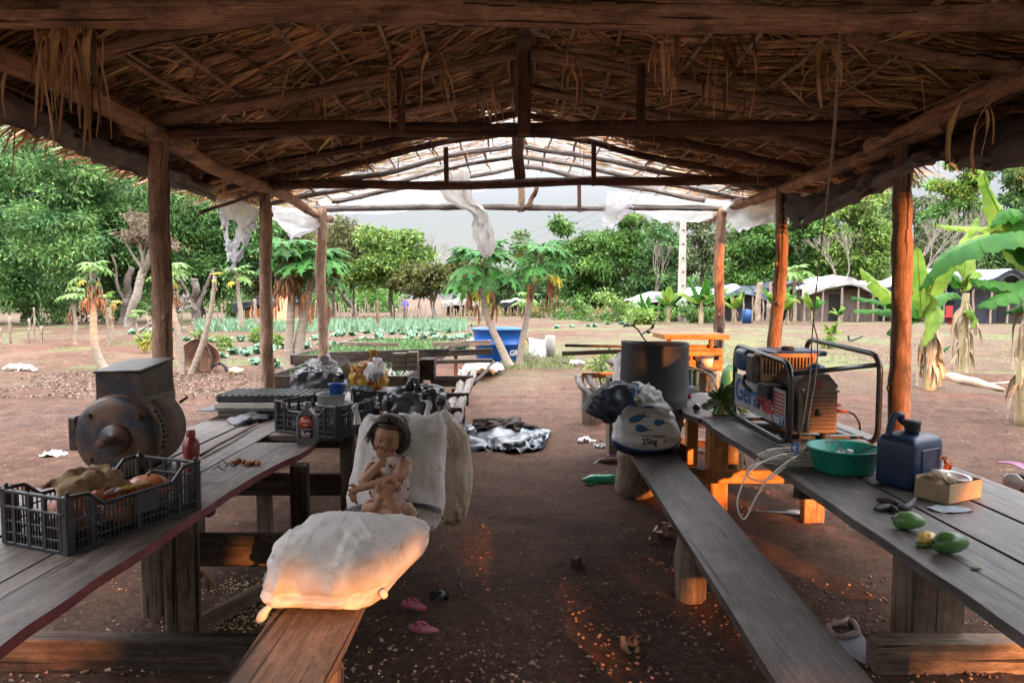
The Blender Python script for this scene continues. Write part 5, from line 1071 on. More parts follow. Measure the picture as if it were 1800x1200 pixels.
for (cx, cz, L_, W_, an_) in [(-.095,.085,.065,.026,.35),(.075,.055,.040,.024,.1),(-.060,.008,.050,.026,-.1)]:
    decal(leafshape(cx, cz, L_, W_, an_), INK, 'emblem_outline', .0022); decal(leafshape(cx-.002, cz+.001, L_*.88, W_*.86, an_), BINK, 'emblem_leaf', .0034)
    dx = L_*math.cos(an_); dz = L_*math.sin(an_)
    decal([(cx+dx*.7, cz+dz*.7-.004), (cx+dx*1.7, cz+dz-.012), (cx+dx*1.7, cz+dz-.006), (cx+dx*.8, cz+dz*.8+.004)], INK, 'emblem_stem', .0036); decal([(cx+dx*.9, cz+dz*.9), (cx+dx*1.2, cz+dz+.035), (cx+dx*1.12, cz+dz+.036), (cx+dx*.8, cz+dz*.9+.003)], INK, 'emblem_stem', .0036)
decal([(.100,-.105),(.142,-.105),(.121,-.070)], mat('warn_yellow', (.55,.33,.03)), 'warning_triangle', .003); decal([(.118,-.100),(.124,-.100),(.1235,-.086),(.1185,-.086)], INK, 'warning_mark', .0046)
# folded-over open mouth of the bag
NB = mat('navy_print', (.015,.025,.045), (.03,.045,.07), scale=12, rough=.45, c3=(.05,.06,.07), s3=30)
LT = mat('bag_inside', (.42,.46,.46), (.56,.58,.56), scale=8, rough=.45)
fl = [[P(1022,718,5.15), P(1035,700,5.14), P(1052,685,5.15), P(1068,673,5.2)], [P(1045,732,5.1), P(1060,715,5.05), P(1078,695,5.05), P(1095,676,5.12)], [P(1070,743,5.12), P(1083,730,5.08), P(1096,712,5.1), P(1116,690,5.15)], [P(1078,740,5.24), P(1092,722,5.22), P(1108,702,5.24), P(1132,678,5.3)]]
mb = MB(); mb.grid(sheet(fl, 6, 6, .03, 6, 2)); o = mb.build('folded_mouth', NB, fb); md = o.modifiers.new('t','SOLIDIFY'); md.thickness = .004
mb = MB(); mb.grid(sheet([[a+Vector((0,-.012,0)) for a in (P(1020,716,5.14), P(1034,697,5.13), P(1050,683,5.14), P(1066,670,5.19))], [a+Vector((0,-.012,0)) for a in (P(1028,722,5.13), P(1042,704,5.12), P(1058,688,5.13), P(1074,674,5.18))]], 6, 3, .01, 4, 2)); mb.build('pale_hem', LT, fb)
mb = MB(); mb.grid(sheet([[P(1068,674,5.3), P(1100,672,5.4), P(1140,676,5.5)], [P(1090,690,5.18), P(1120,680,5.25), P(1150,682,5.4)], [P(1110,700,5.15), P(1135,694,5.2), P(1165,696,5.35)], [P(1120,712,5.22), P(1150,715,5.2), P(1180,722,5.35)]], 7, 7, .05, 7, 6)); o = mb.build('crumpled_top', LT, fb); md = o.modifiers.new('t','SOLIDIFY'); md.thickness = .004
mb = MB(); mb.grid(sheet([[P(1064,672,5.22), P(1085,668,5.25), P(1120,674,5.3)], [P(1085,686,5.12), P(1105,682,5.12), P(1128,684,5.2)]], 6, 4, .03, 5, 16)); mb.build('dark_fold', NB, fb)
mb = MB(); mb.grid(sheet([[P(1118,676,5.2), P(1112,690,5.12), P(1108,704,5.12)], [P(1124,677,5.2), P(1117,691,5.115), P(1112,706,5.115)]], 6, 3, .01, 5, 16)); mb.build('blue_band', BINK, fb)
# barrel
BAR = mat('grey_barrel_plastic', (.014,.015,.018), (.038,.040,.044), scale=3, rough=.6, c3=(.10,.095,.09), s3=2.5, t3=.60, w3=.2, stretch=(1,1,.5), spec=.5)
bxc = P(1147,700,6.05); ba = thing('plastic_barrel', 'large dark grey plastic barrel with warped rim and scorched patches behind the feed bag', 'barrel', (bxc.x, 6.05, .38))
zb_ = .38; 
mb = MB(); n = 48; prof = [(.20,0),(.235,.02),(.26,.14),(.285,.26),(.30,.38),(.302,.40),(.296,.42),(.30,.55),(.298,.70),(.290,.84),(.296,.87),(.290,.885),(.282,.87),(.283,.70),(.288,.5),(.27,.3),(.22,.03),(0,.03)]
c = Vector((bxc.x, 6.05, zb_)); base = len(mb.v)
for i, (r, z) in enumerate(prof):
    for k in range(n):
        a = 2*PI*k/n; kk = r*(1+.05*max(0, z-.5)*nz3(math.cos(a)*2, math.sin(a)*2, z*3)*3); mb.v.append(c+Vector((kk*math.cos(a)+ (.02*z), kk*math.sin(a)*.97, z+.02*math.sin(a*2+1)*max(0, z-.6)*1.5 - .04*max(0,z-.6)*math.cos(a))))
for i in range(len(prof)-1):
    for k in range(n): k2 = (k+1) % n; mb.face((base+i*n+k, base+i*n+k2, base+(i+1)*n+k2, base+(i+1)*n+k), 0, None, True)
mb.build('barrel_wall', BAR, ba)
bvb = BVHTree.FromPolygons(mb.v, mb.f)
mb = MB(); mb.box((bxc.x, 6.08, .19), (.5, .45, .36), rotm(0,0,.1)); tag(mb.build('wooden_block', W_DARK, origin=(bxc.x, 6.08, 0)), 'dark wooden block the grey barrel stands on', 'block')
# left twin sticks and block by the barrel, poles, shrub
for (pts, lb_) in [([(1018,661),(1024,680),(1036,692),(1052,716)], 'left crooked grey stick behind the feed bag'), ([(1035,659),(1040,675),(1054,690),(1066,706)], 'right crooked grey stick behind the feed bag')]:
    mb = MB(); pp = [P(u, v, 7.6-.35*i) for i, (u, v) in enumerate(pts)]; mb.tube(smooth_path(pp, 4), [.040,.044,.040,.038,.036,.038,.036,.035,.034,.034,.034,.033,.034], 9, wob=.5); tag(mb.build('wooden_stick', W_GREY), lb_, 'stick', 'crooked grey sticks')
mb = MB(); c = G(1041,746); mb.box((c.x, c.y, .25), (.28, .2, .5)); tag(mb.build('wooden_block', W_LEG, origin=c), 'upright wooden block on the soil left of the feed bag', 'block')
mb = MB(); a = P(1022,662,7.5); b2 = P(1090,656,7.5); mb.box((a+b2)/2, ((b2-a).length, .06, .06)); tag(mb.build('sunlit_crosspiece', W_SUNLIT), 'short sunlit crosspiece holding the crooked sticks', 'plank')
for k, (u0, v0_, u1, v1_, Y, h) in enumerate([(993,607,1100,609,7.5,.03), (988,621,1096,617,7.0,.045)]):
    a = P(u0, v0_, Y); b2 = P(u1, v1_, Y); mb = MB(); d_ = b2-a; mb.box((a+b2)/2, (d_.length, .06, h), d_.to_track_quat('X','Z').to_matrix()); tag(mb.build('loose_plank', [W_DARK, W_LEG][k], origin=(a+b2)/2), ['upper dark plank sticking out left of the barrel', 'lower pale plank sticking out left of the barrel'][k], 'plank', 'planks left of the barrel')
mb = MB(); c = P(1075,660,7.1); mb.box((P(1076,640,7.1).x, 7.1, .42), (.09, .3, .84)); mb.box((P(1090,602,7.1).x+.06, 7.15, .98-.0), (.35, .4, .03)); tag(mb.build('work_stand', W_LEG), 'small brown work stand hidden behind the barrel', 'stand')
cloth('plastic_bag', [[P(1083,622,6.4), P(1092,618,6.4), P(1100,624,6.4)], [P(1080,640,6.4), P(1088,645,6.3), P(1100,640,6.4)], [P(1078,690,6.4), P(1085,692,6.3), P(1096,690,6.4)]], FILM, 'white plastic bag hanging at the left side of the barrel', 'bag', amp=.07, seed=41)
mb = MB(); a = P(1093,618,6.35)
for t in range(5): pass
mb.tube(smooth_path([P(1136,600,6.2), P(1128,590,6.2), P(1122,580,6.2), P(1112,572,6.2)], 4), .008, 6, wob=.4); mb.tube(smooth_path([P(1127,589,6.2), P(1136,582,6.2), P(1145,577,6.2)], 4), .006, 6, wob=.4); mb.tube(smooth_path([P(1116,575,6.2), P(1115,568,6.2), P(1118,564,6.2)], 3), .006, 6)
for (u, v) in ((1112,572),(1103,570),(1118,563),(1146,576),(1140,584),(1099,572),(1148,572)): mb.blob(P(u, v, 6.2), (.022,.012,.012), rotm(0,u,v), nu=8, nv=5, fn=lambda p: p*(1+.4*nz3(p.x*80,p.y*80,p.z*80)))
tag(mb.build('dry_branch', mat('dry_branch', (.14,.10,.04), (.26,.18,.08))), 'dry forked branch with curled leaves sticking out of the barrel', 'branch')
# green PET bottle, sandal with strap, ground bits
gpm = mat('green_pet', (.04,.36,.22), (.07,.45,.30), rough=.18, transmission=.35, spec=.7)
c = G(1056,852); R = rotm(0, PI/2, .05); bottle('pet_bottle', 'green plastic bottle lying on the soil by the stump', [(.0,-.145),(.03,-.145),(.046,-.135),(.047,-.06),(.044,-.03),(.047,0),(.047,.06),(.044,.09),(.03,.125),(.014,.145),(.014,.165),(0,.165)], c+Vector((0,0,.048)), gpm, None, R=rotm(0,-PI/2,.05))
T = thing('sandal', 'worn dark sandal with loose strap on the soil left of the stump', 'sandal', G(1075,815)); c = G(1075,815)
mb = MB(); mb.blob(c+Vector((0,0,.035)), (.14,.055,.03), rotm(0,0,.1), nu=24, nv=10, e=.7); mb.build('sole', RUST, T); mb = MB(); mb.tube(smooth_path([c+Vector((-.02,0,.06)), c+Vector((-.13,-.02,.04)), c+Vector((-.2,-.06,.01)), c+Vector((-.28,-.05,.01))], 5), .012, 6, flat=.4); mb.tube(smooth_path([c+Vector((-.06,0,.06)), c+Vector((0,-.04,.10)), c+Vector((.07,0,.06))], 5), .012, 6, flat=.4); mb.build('strap', BAGD, T)
# black bags and canister under the right table
bagblob('black_bag', (P(1225,810,5.6).x, 5.65, .11), (.24,.2,.11), BAGD, 'black plastic bag lying under the right table beyond the bench', 44)
T = thing('gas_can', 'brown round can under the right table, sunlit at the side', 'can', G(1285,835)); mb = MB(); mb.lathe([(0,0),(.09,0),(.11,.02),(.115,.22),(.10,.27),(.05,.29),(0,.29)], G(1285,835), 24); mb.build('can_body', mat('brown_can', (.10,.06,.03), (.18,.12,.06), rough=.5), T); mb = MB(); mb.tube(smooth_path([G(1285,835)+Vector((-.05,0,.28)), G(1285,835)+Vector((0,0,.34)), G(1285,835)+Vector((.08,0,.26)), G(1285,835)+Vector((.13,0,.1))], 5), .012, 7); mb.build('hose', BLK, T)
# ------------------------------------------------------------ generator
gx0, gx1, gy0, gy1, gz0, gz1 = 1.735, 2.29, 4.27, 5.36, TZ+.02, 1.265
gn = thing('generator', 'portable petrol generator with black tube frame and white nameplate on the right table', 'generator', (2.0, 4.8, TZ))
def loop(x, zt0, zt1):
    r = .11; ys0, ys1 = gy0, gy1; c = []
    def arc(cy, cz, a0, a1):
        for k in range(6): a = a0+(a1-a0)*k/5; c.append(Vector((x, cy+r*math.cos(a), cz+r*math.sin(a))))
    arc(ys0+r, gz0+r, PI*1.5, PI); arc(ys0+r, zt0-r, PI, PI/2); arc(ys1-r, zt1-r, PI/2, 0); arc(ys1-r, gz0+r, 0, -PI/2); c.append(c[0].copy()); return c
mb = MB(); mb.tube(loop(gx0, gz1-.02, gz1+.02), .0185, 10, cap=False); mb.build('frame_tube', METAL_BK, gn)
mb = MB(); mb.tube(loop(gx1, gz1+.035, gz1+.07), .0185, 10, cap=False); mb.build('frame_tube', METAL_BK, gn)
for (y, z, za) in ((gy0+.03, 1.175, 1.235), (gy1-.03, 1.22, 1.25)): mb = MB(); mb.tube([(gx0, y, z), (gx1, y, za)], .016, 10); mb.build('cross_tube', METAL_BK, gn)
for y in (gy0+.2, gy1-.2): mb = MB(); mb.box(((gx0+gx1)/2, y, gz0+.01), (gx1-gx0, .05, .025)); mb.build('mount_rail', METAL_BK, gn)
# name plate on the left side
pn = MB(); pa, pb = Vector((gx0-.012, gy1-.07, 1.075)), Vector((gx0-.012, gy0+.06, 1.055)); hh = .225
v0 = [(gx0-.018, gy1-.06, 1.078), (gx0-.018, gy0+.04, 1.062), (gx0-.018, gy0+.04, .832), (gx0-.018, gy1-.06, .828)]; pn.poly(v0, .004, (1,0,0)); plate = pn.build('name_plate', mat('plate_grey', (.26,.26,.27), (.37,.37,.38), scale=10, rough=.5, c3=(.20,.17,.14), s3=6), gn)
LW = gy1-gy0-.10
PM = Matrix(((0,0,-1),(-1,0,0),(0,1,0)))     # text x -> -Y, y -> Z, normal -> -X
BL = mat('sign_blue', (.015,.07,.20)); RD = mat('sign_red', (.33,.03,.025)); WH = mat('sign_white', (.55,.55,.54))
yst = gy1-.08
text('Gera', .245, PM @ Matrix(((1.0,0,0),(0,.92,0),(0,0,1))), (gx0-.0195, yst, .885), BL, plate, .001, bold=.006); text('Mac', .215, PM @ Matrix(((.88,0,0),(0,.95,0),(0,0,1))), (gx0-.0195, yst-.475, .880), RD, plate, .001, bold=.007)
for k in range(6): mb = MB(); mb.box((gx0-.0195, gy0+.15, 1.035-k*.025), (.002, .20, .0125)); mb.build('red_stripe', RD, plate)
mb = MB(); mb.box((gx0-.0194, gy0+.15, .862), (.002, .20, .055)); mb.build('blue_patch', BL, plate); text('7000 T', .062, PM, (gx0-.021, gy0+.242, .841), WH, plate, .0008, bold=.0012)
# engine
ENG = mat('engine_metal', (.05,.05,.05), (.13,.12,.11), scale=14, rough=.5, metal=.4, c3=(.07,.045,.03), s3=5)
TB = mat('tank_blue', (.012,.035,.10), (.02,.06,.15), rough=.35)
ex0, ex1, ey0, ey1 = 1.83, 2.20, 4.72, 5.25
mb = MB(); mb.box((1.95, 5.0, .93), (.30, .45, .30), bev=.02); mb.box((1.99, 5.0, .78), (.22,.34,.10)); mb.build('engine_block', ENG, gn)
for k in range(9):
    mb = MB(); mb.box((1.95, 4.80+k*.022, 1.0), (.36, .006, .16)); mb.build('cooling_fin', ENG, gn)
mb = MB(); mb.blob((P(1322,632,5.05).x, 5.12, 1.195), (.085,.14,.085), nu=24, nv=14, e=.5); mb.box((2.03, 5.02, 1.262), (.36,.42,.035), bev=.012); mb.build('fuel_tank', TB, gn)
mb = MB(); mb.lathe([(0,0),(.045,0),(.045,.022),(.035,.026),(0,.026)], (1.98, 4.95, 1.28), 20); mb.build('fuel_cap', BLK, gn)
MUF = mat('muffler_guard', (.24,.13,.07), (.40,.25,.14), scale=12, rough=.5, metal=.3)
mb = MB(); x0, x1, y_, z0, z1 = P(1338,640,4.75).x, P(1432,640,4.75).x, 4.75, 1.10, 1.255
mb.box(((x0+x1)/2, y_+.10, (z0+z1)/2), (x1-x0-.03, .16, z1-z0-.02), bev=.01); mb.build('muffler', mat('muffler_dark', (.05,.035,.025)), gn)
mb = MB(); mb.box(((x0+x1)/2, y_, z1), (x1-x0, .02, .03)); mb.box(((x0+x1)/2, y_, z0), (x1-x0, .02, .05))
for k in range(16): mb.box((x0+(x1-x0)*(k+.5)/16, y_, (z0+z1)/2), (.010, .014, z1-z0))
for x in (x0, x1): mb.box((x, y_+.06, (z0+z1)/2), (.02, .14, z1-z0+.03), bev=.006)
mb.build('heat_guard', MUF, gn)
mb = MB(); mb.box((x0-.035, 4.82, 1.16), (.05,.16,.20), bev=.015); mb.tube(smooth_path([(x0-.06,4.9,1.10),(x0-.09,4.85,1.05),(x0-.05,4.8,1.0)],4), .014, 8); mb.build('carburettor', ENG, gn)
mb = MB(); mb.box((x0+.01, 4.60, 1.03), (.10,.18,.10)); 
for k in range(6): mb.box((x0-.045, 4.60, .99+k*.016), (.01,.17,.006))
mb.build('air_filter', BLK, gn)
ALT = mat('alternator_housing', (.05,.034,.027), (.11,.075,.055), scale=9, rough=.55, c3=(.17,.11,.07), s3=5, t3=.62)
ax0, ax1, ay = P(1410,730,4.38).x, P(1471,730,4.38).x, 4.38; az0, az1 = .785, 1.165
mb = MB(); mb.v = [Vector(p) for p in [(ax0-.02,ay,az0),(ax1,ay,az0),(ax1,ay+.42,az0),(ax0-.02,ay+.42,az0),(ax0-.03,ay,az1-.05),(ax1,ay,az1-.07),(ax1,ay+.42,az1-.07),(ax0-.03,ay+.42,az1-.05),(ax0+.01,ay,az1),(ax1-.06,ay,az1),(ax1-.06,ay+.42,az1),(ax0+.01,ay+.42,az1)]]
for k in (0, 4):
    for i in range(4): j = (i+1) % 4; mb.face((k+i, k+j, k+4+j, k+4+i))
mb.face((8,9,10,11)); mb.face((3,2,1,0)); mb.build('alternator_housing', ALT, gn)
for k in range(9): mb = MB(); mb.box(((ax0+ax1)/2, ay-.006, az0+.03+k*.026), (ax1-ax0-.03, .012, .011), rotm(.4,0,0)); mb.build('louvre', ALT, gn)
mb = MB(); mb.box(((ax0+ax1)/2, ay-.004, az0+.27), (ax1-ax0+.02, .010, .012)); mb.box((ax0-.022, ay-.003, az0+.17), (.014,.010,.36)); mb.build('trim', ALT, gn)
mb = MB(); mb.box(((ax0+ax1)/2-.015, ay-.006, az1-.065), (.062,.010,.052)); mb.build('red_tag', mat('red_tag', (.12,.025,.025), (.16,.04,.035)), gn)
mb = MB(); mb.lathe([(0,-.02),(.018,-.02),(.02,0)], ((ax0+ax1)/2-.01, ay-.006, az0+.135), 14, rotm(PI/2,0,0)*1 if False else rotm(-PI/2,0,0)); mb.build('knob', BLK, gn)
for x in (ax0, ax1-.01): mb = MB(); mb.blob((x, ay-.005, az1-.10), (.009,.006,.009), nu=10, nv=6); mb.build('bolt', STEEL, gn)
mb = MB(); mb.tube([(2.02, ay+.03, TZ), (2.02, ay+.03, az0)], .03, 10); mb.build('rubber_mount', BLK, gn)
mb = MB(); mb.blob((1.99, 4.50, 1.19), (.06,.05,.035), nu=16, nv=8); mb.build('wing_nut', TB, gn)
T = thing('power_lead', 'red clamp and black lead at the right of the generator', 'cable', P(1480,722,4.5)); mb = MB(); mb.tube([P(1471,722,4.45), P(1490,723,4.45)], .012, 8); mb.tube([P(1470,712,4.5), P(1478,712,4.5)], .010, 8); mb.build('clamp', mat('clamp_red', (.25,.06,.04)), T); mb = MB(); mb.tube(smooth_path([P(1490,723,4.45), P(1502,729,4.45), P(1510,742,4.45), P(1512,755,4.5)], 6), .007, 7); mb.build('lead', BLK, T)
for (a, b2, w_, lb_) in [((1375,786),(1530,776),.10,'grey board under the near end of the generator'), ((1440,750),(1500,768),.07,'small board wedged beside the generator')]:
    pa, pb = G(*a, TZ+.015), G(*b2, TZ+.015); mb = MB(); d_ = pb-pa; mb.box((pa+pb)/2, (d_.length, w_, .024), d_.to_track_quat('X','Z').to_matrix()); tag(mb.build('board', W_TOP, origin=(pa+pb)/2), lb_, 'board')
# cables
mb = MB()
for k, (off, r) in enumerate(((0, .0034), (.006, .0034))): mb.tube(smooth_path([P(1476+4*k,45,2.75), P(1469+2*k,170,3.0), P(1464+3*k,240,3.3), P(1450,380,3.55), P(1438,480,3.7), P(1430,560,3.8), P(1427+10*k,600,3.85), P(1424+10*k,660,3.85), P(1412+9*k,740,3.8), P(1407+14*k,765,3.82), P(1404+16*k,787,3.85)], 8), r, 6)
tag(mb.build('hanging_cable', mat('dusty_cable', (.26,.20,.15), (.38,.31,.25))), 'pair of thin pale cables hanging from the front beam to the right table', 'cable')
mb = MB(); cc = G(1405,812,TZ+.012); rr = random.Random(3)
for i in range(11):
    rx_ = .17+rr.uniform(-.03,.05); ry_ = .085+rr.uniform(-.02,.03); ph = rr.uniform(0,6); pts = []
    for k in range(27):
        a = ph+2*PI*k/26*(1 if i else .96); pts.append(cc+Vector((rx_*math.cos(a)-.02+rr.uniform(-.003,.003), ry_*math.sin(a)*1.0+rr.uniform(-.003,.003), .004+i*.006+.012*math.sin(a*2+i)*(.5+.5*math.cos(a))**2)))
    mb.tube(pts, .0048, 6, cap=False)
mb.tube(smooth_path([cc+Vector((.0,.0,.05)), P(1370,800,3.75), P(1320,826,3.6), P(1296,880,3.5), P(1308,912,3.5), P(1330,872,3.55), P(1352,838,3.6), P(1392,806,3.7), cc+Vector((.05,0,.06))], 7), .0048, 6)
mb.tube(smooth_path([cc+Vector((.02,-.02,.03)), P(1365,806,3.75), P(1322,818,3.65), P(1314,836,3.6), P(1345,845,3.62), P(1380,820,3.7)], 7), .0048, 6)
for k in range(4): a = cc+Vector((.03+.006*k,-.10,.01)); mb.tube(smooth_path([a, a+Vector((0,.02,.07)), a+Vector((.005,.08,.085)), a+Vector((0,.14,.03))], 5), .0048, 6)
tag(mb.build('cable_coil', CORD_W, origin=cc), 'coil of white cable on the right table, one loop hanging over the edge', 'cable')
mb = MB(); mb.tube(smooth_path([P(1400,800,3.7), P(1392,788,3.7), P(1395,778,3.7), P(1402,780,3.7), P(1400,795,3.7)], 6), .0045, 6); tag(mb.build('blue_wire', mat('blue_wire', (.03,.13,.45))), 'short loop of blue wire on the cable coil', 'wire')
# green basin
TQ = mat('turquoise_plastic', (.012,.22,.16), (.03,.34,.26), scale=4, rough=.5, c3=(.16,.07,.04), s3=7, t3=.60, w3=.05)
bs = P(1486,840,3.70); bs = Vector((bs.x, 3.73, TZ)); T = thing('plastic_basin', 'dirty turquoise plastic basin holding cables on the right table', 'basin', bs)
mb = MB(); mb.lathe([(0,.0),(.150,.0),(.158,.006),(.182,.115),(.192,.118),(.194,.126),(.188,.130),(.178,.122),(.153,.012),(0,.010)], bs, 48); mb.build('basin_wall', TQ, T)
mb = MB(); rr = random.Random(8)
for i in range(7):
    p = [bs+Vector((rr.uniform(-.11,.1), rr.uniform(-.08,.1), rr.uniform(.02,.10))) for _ in range(5)]; mb.tube(smooth_path(p, 5), .004, 5)
mb.box(bs+Vector((.02,-.02,.10)), (.045,.02,.03), rotm(.3,.2,.5)); mb.box(bs+Vector((-.03,-.03,.09)), (.06,.03,.02), rotm(.1,.2,.2)); tag(mb.build('plug_and_wires', CORD_W, origin=bs+Vector((0,0,.02))), 'white plug and tangled wires in the turquoise basin', 'wire')
mb = MB(); mb.tube(smooth_path([P(1500,806,3.7), P(1520,790,3.72), P(1540,784,3.7)], 5), .004, 5); tag(mb.build('black_wire', BLK), 'thin black wire across the turquoise basin', 'wire')
# blue jerrycan
JC = mat('navy_plastic', (.008,.022,.055), (.014,.035,.08), scale=10, rough=.42, spec=.5, bump=.15, bscale=60, bd=.003, c3=(.03,.05,.09), s3=4)
jc = Vector((P(1602,800,3.42).x, 3.44, TZ)); jr = .52; T = thing('jerrycan', 'dark blue plastic jerrycan with black screw cap on the right table', 'jerrycan', jc)
JR = rotm(0,0,jr)
mb = MB()
hw, hd, hh2 = .135, .105, .255
for zi, (z, k) in enumerate([(0,.90),(.008,.97),(.02,1),(.21,1),(.232,.97),(.248,.88),(.258,.70),(.262,.45)]):
    for i in range(40):
        a = 2*PI*i/40; x = math.copysign(abs(math.cos(a))**.28, math.cos(a))*hw*k; y = math.copysign(abs(math.sin(a))**.28, math.sin(a))*hd*k; mb.v.append(jc+JR@Vector((x, y, z)))
for zi in range(7):
    for i in range(40): j = (i+1) % 40; mb.face((zi*40+i, zi*40+j, zi*40+40+j, zi*40+40+i), 0, None, True)
mb.face([i for i in range(40)][::-1]); mb.face([280+i for i in range(40)]); mb.build('can_body', JC, T)
def jb(c_, d_, nm='raised_panel', b_=.004): mb = MB(); mb.box(jc+JR@Vector(c_), d_, JR, bev=b_); mb.build(nm, JC, T)
for (dx, w2) in ((-.072,.006),(.072,.006)): jb((dx, -hd-.001, .125), (w2,.008,.14))
for dz in (.055,.195): jb((0, -hd-.001, dz), (.15,.008,.006))
for k in range(9): 
    if k not in (3,4,5): jb((hw+.001, -.06+k*.015, .13), (.008,.006,.13))
for dz in (.06,.20): jb((hw+.001, 0, dz), (.008,.14,.006))
jb((hw+.001,0,.14),(.007,.008,.05)); jb((hw+.001,0,.165),(.007,.03,.006)); jb((hw+.001,0,.115),(.007,.03,.006)); jb((hw+.001,0,.09),(.007,.034,.005)); jb((hw+.001,0,.18),(.007,.034,.005))
cpos = jc+JR@Vector((-.015,-.02,0)); mb = MB(); mb.lathe([(.030,.255),(.032,.275),(.034,.278),(.034,.283)], cpos, 24); mb.build('neck', JC, T)
mb = MB(); prof = [(.036,.283)]+[(.037,.285),(.037,.315),(.039,.318),(.039,.326),(.034,.33),(0,.33)]; mb.lathe(prof, cpos, 30); mb.build('screw_cap', BLK, T)
for k in range(0): pass
mb = MB(); mb.tube(smooth_path([jc+JR@Vector(p) for p in ((-.10,.05,.24),(-.085,.05,.30),(-.06,.045,.345),(-.03,.03,.345),(.0,.05,.325),(.06,.05,.29),(.10,.05,.25))], 5), .015, 10, flat=1.3); mb.build('handle', JC, T)
# leaf behind jug, carton, bowl of small things
cloth('dry_leaf', [[P(1650,833,3.3), P(1660,815,3.32), P(1655,800,3.34)], [P(1662,842,3.28), P(1672,825,3.3), P(1668,812,3.32)]], mat('rusty_leaf', (.22,.06,.025), (.34,.12,.05)), 'curled rust-red leaf behind the carton on the right table', 'leaf', amp=.04, seed=3)
k0, k1, k2 = G(1622,866,TZ), G(1668,887,TZ), G(1725,873,TZ)
CB = mat('cardboard', (.28,.20,.12), (.38,.28,.18), scale=12, rough=.9)
T = thing('cardboard_box', 'small open cardboard box with torn rim on the right table', 'box', (k1+k2)/2); xd = (k2-k1); yd = Vector((-xd.y, xd.x, 0)).normalized()*.16; xd_ = xd.normalized(); Rb = Matrix((xd_, yd.normalized(), Vector((0,0,1)))).transposed(); cen = k1+xd/2+yd/2; hb = .088
for (c_, d_) in (((0,-.078,hb/2),(xd.length,.004,hb)), ((0,.078,hb/2+.006),(xd.length,.004,hb+.012)), ((-xd.length/2,0,hb/2),(.004,.156,hb)), ((xd.length/2,0,hb/2),(.004,.156,hb)), ((0,0,.004),(xd.length,.15,.004))):
    mb = MB(); mb.box(cen+Rb@Vector(c_), d_, Rb@rotm(.02,.02,0), bev=.001); mb.build('box_wall', CB, T)
cloth('torn_flap', [[cen+Rb@Vector((-.10,-.07,.088)), cen+Rb@Vector((-.10,.0,.11)), cen+Rb@Vector((-.10,.06,.09))], [cen+Rb@Vector((-.05,-.07,.092)), cen+Rb@Vector((-.04,.0,.115)), cen+Rb@Vector((-.05,.06,.1))]], CB, 'torn cardboard flap on the open box', 'cardboard', amp=.015, seed=9, th=.002)
mb = MB(); mb.lathe([(0,.05),(.04,.052),(.075,.085),(.078,.088),(.07,.082),(0,.06)], cen+Vector((.01,0,.018)), 26, rotm(.1,.06,0)); tag(mb.build('metal_dish', STEEL), 'small steel dish lying in the cardboard box', 'dish')
mb = MB(); mb.tube([cen+Vector((-.07,.01,.118)), cen+Vector((-.01,-.0,.115))], .014, 12); tag(mb.build('white_tube', PL_WHITE), 'short white tube lying on the dish in the box', 'tube')
mb = MB(); mb.grid(sheet([[G(1628,890,TZ+.004), G(1660,888,TZ+.008), G(1700,892,TZ+.004)], [G(1640,896,TZ+.003), G(1668,900,TZ+.004), G(1712,897,TZ+.004)]], 5, 4, .01, 5, 2)); tag(mb.build('paper_scrap', mat('blue_paper', (.16,.22,.26), (.3,.33,.34), scale=30)), 'crumpled pale blue paper scrap under the cardboard box', 'paper')
# fruit
def fruit(name, pts, rad, m, label, cat='fruit', group=None, n=14):
    mb = MB(); mb.tube(smooth_path(pts, 4), None or [rad*math.sin(PI*min(max((i+.35)/(4*(len(pts)-1)+.7), .03), .97))**.5 for i in range(4*(len(pts)-1)+1)], n, wob=.05); return tag(mb.build(name, m, origin=pts[0]), label, cat, group)
MG = mat('mango_skin', (.055,.14,.03), (.12,.22,.07), scale=12, rough=.33, c3=(.25,.24,.10), s3=9, t3=.62); MD = mat('dark_mango_skin', (.03,.085,.02), (.06,.14,.035), scale=12, rough=.3, c3=(.18,.16,.05), s3=6, t3=.6)
for (u, v, L_, r, rz, m_, lb_) in [(1605,935,.062,.036,-.25,MG,'pale green mango, farthest of the fruit on the right table'), (1680,978,.068,.040,.05,MD,'dark green mango, nearest of the fruit on the right table')]:
    c = G(u, v, TZ)+Vector((0,.03,r*.98)); mb = MB(); mb.blob(c, (L_, r*.96, r), rotm(0,-.08,rz), nu=30, nv=20, fn=lambda p: Vector((p.x, p.y*(1-.2*p.x/L_), p.z*(1-.18*p.x/L_)+.004*math.cos(p.x/L_*2)))); T = thing('mango', lb_, 'mango', (c.x, c.y, TZ), 'mangoes on the right table'); mb.build('fruit_body', m_, T)
    mb = MB(); mb.tube([c+rotm(0,0,rz)@Vector((-L_*.97,0,.006)), c+rotm(0,0,rz)@Vector((-L_*1.08,0,.008))], .004, 6); mb.build('stem', W_DARK, T)
c = G(1637,960,TZ)+Vector((0,.02,.022)); mb = MB(); mb.blob(c, (.040,.028,.024), rotm(0,.2,.3), nu=28, nv=18, fn=lambda p: p*(1+.22*abs(nz3(p.x*70,p.y*70,p.z*70))*2)); T = thing('peeled_mango', 'half-peeled yellow mango between the two green ones', 'mango', (c.x, c.y, TZ)); mb.build('flesh', mat('mango_flesh', (.48,.30,.06), (.62,.45,.16), scale=30, rough=.35), T)
mb = MB(); mb.grid(sheet([[c+Vector((-.055,-.02,-.018)), c+Vector((-.03,-.035,-.02)), c+Vector((.02,-.036,-.018))], [c+Vector((-.06,-.01,-.004)), c+Vector((-.035,-.034,-.004)), c+Vector((.02,-.034,-.006))]], 5, 4, .02, 4, 3)); mb.build('peel', MG, T)
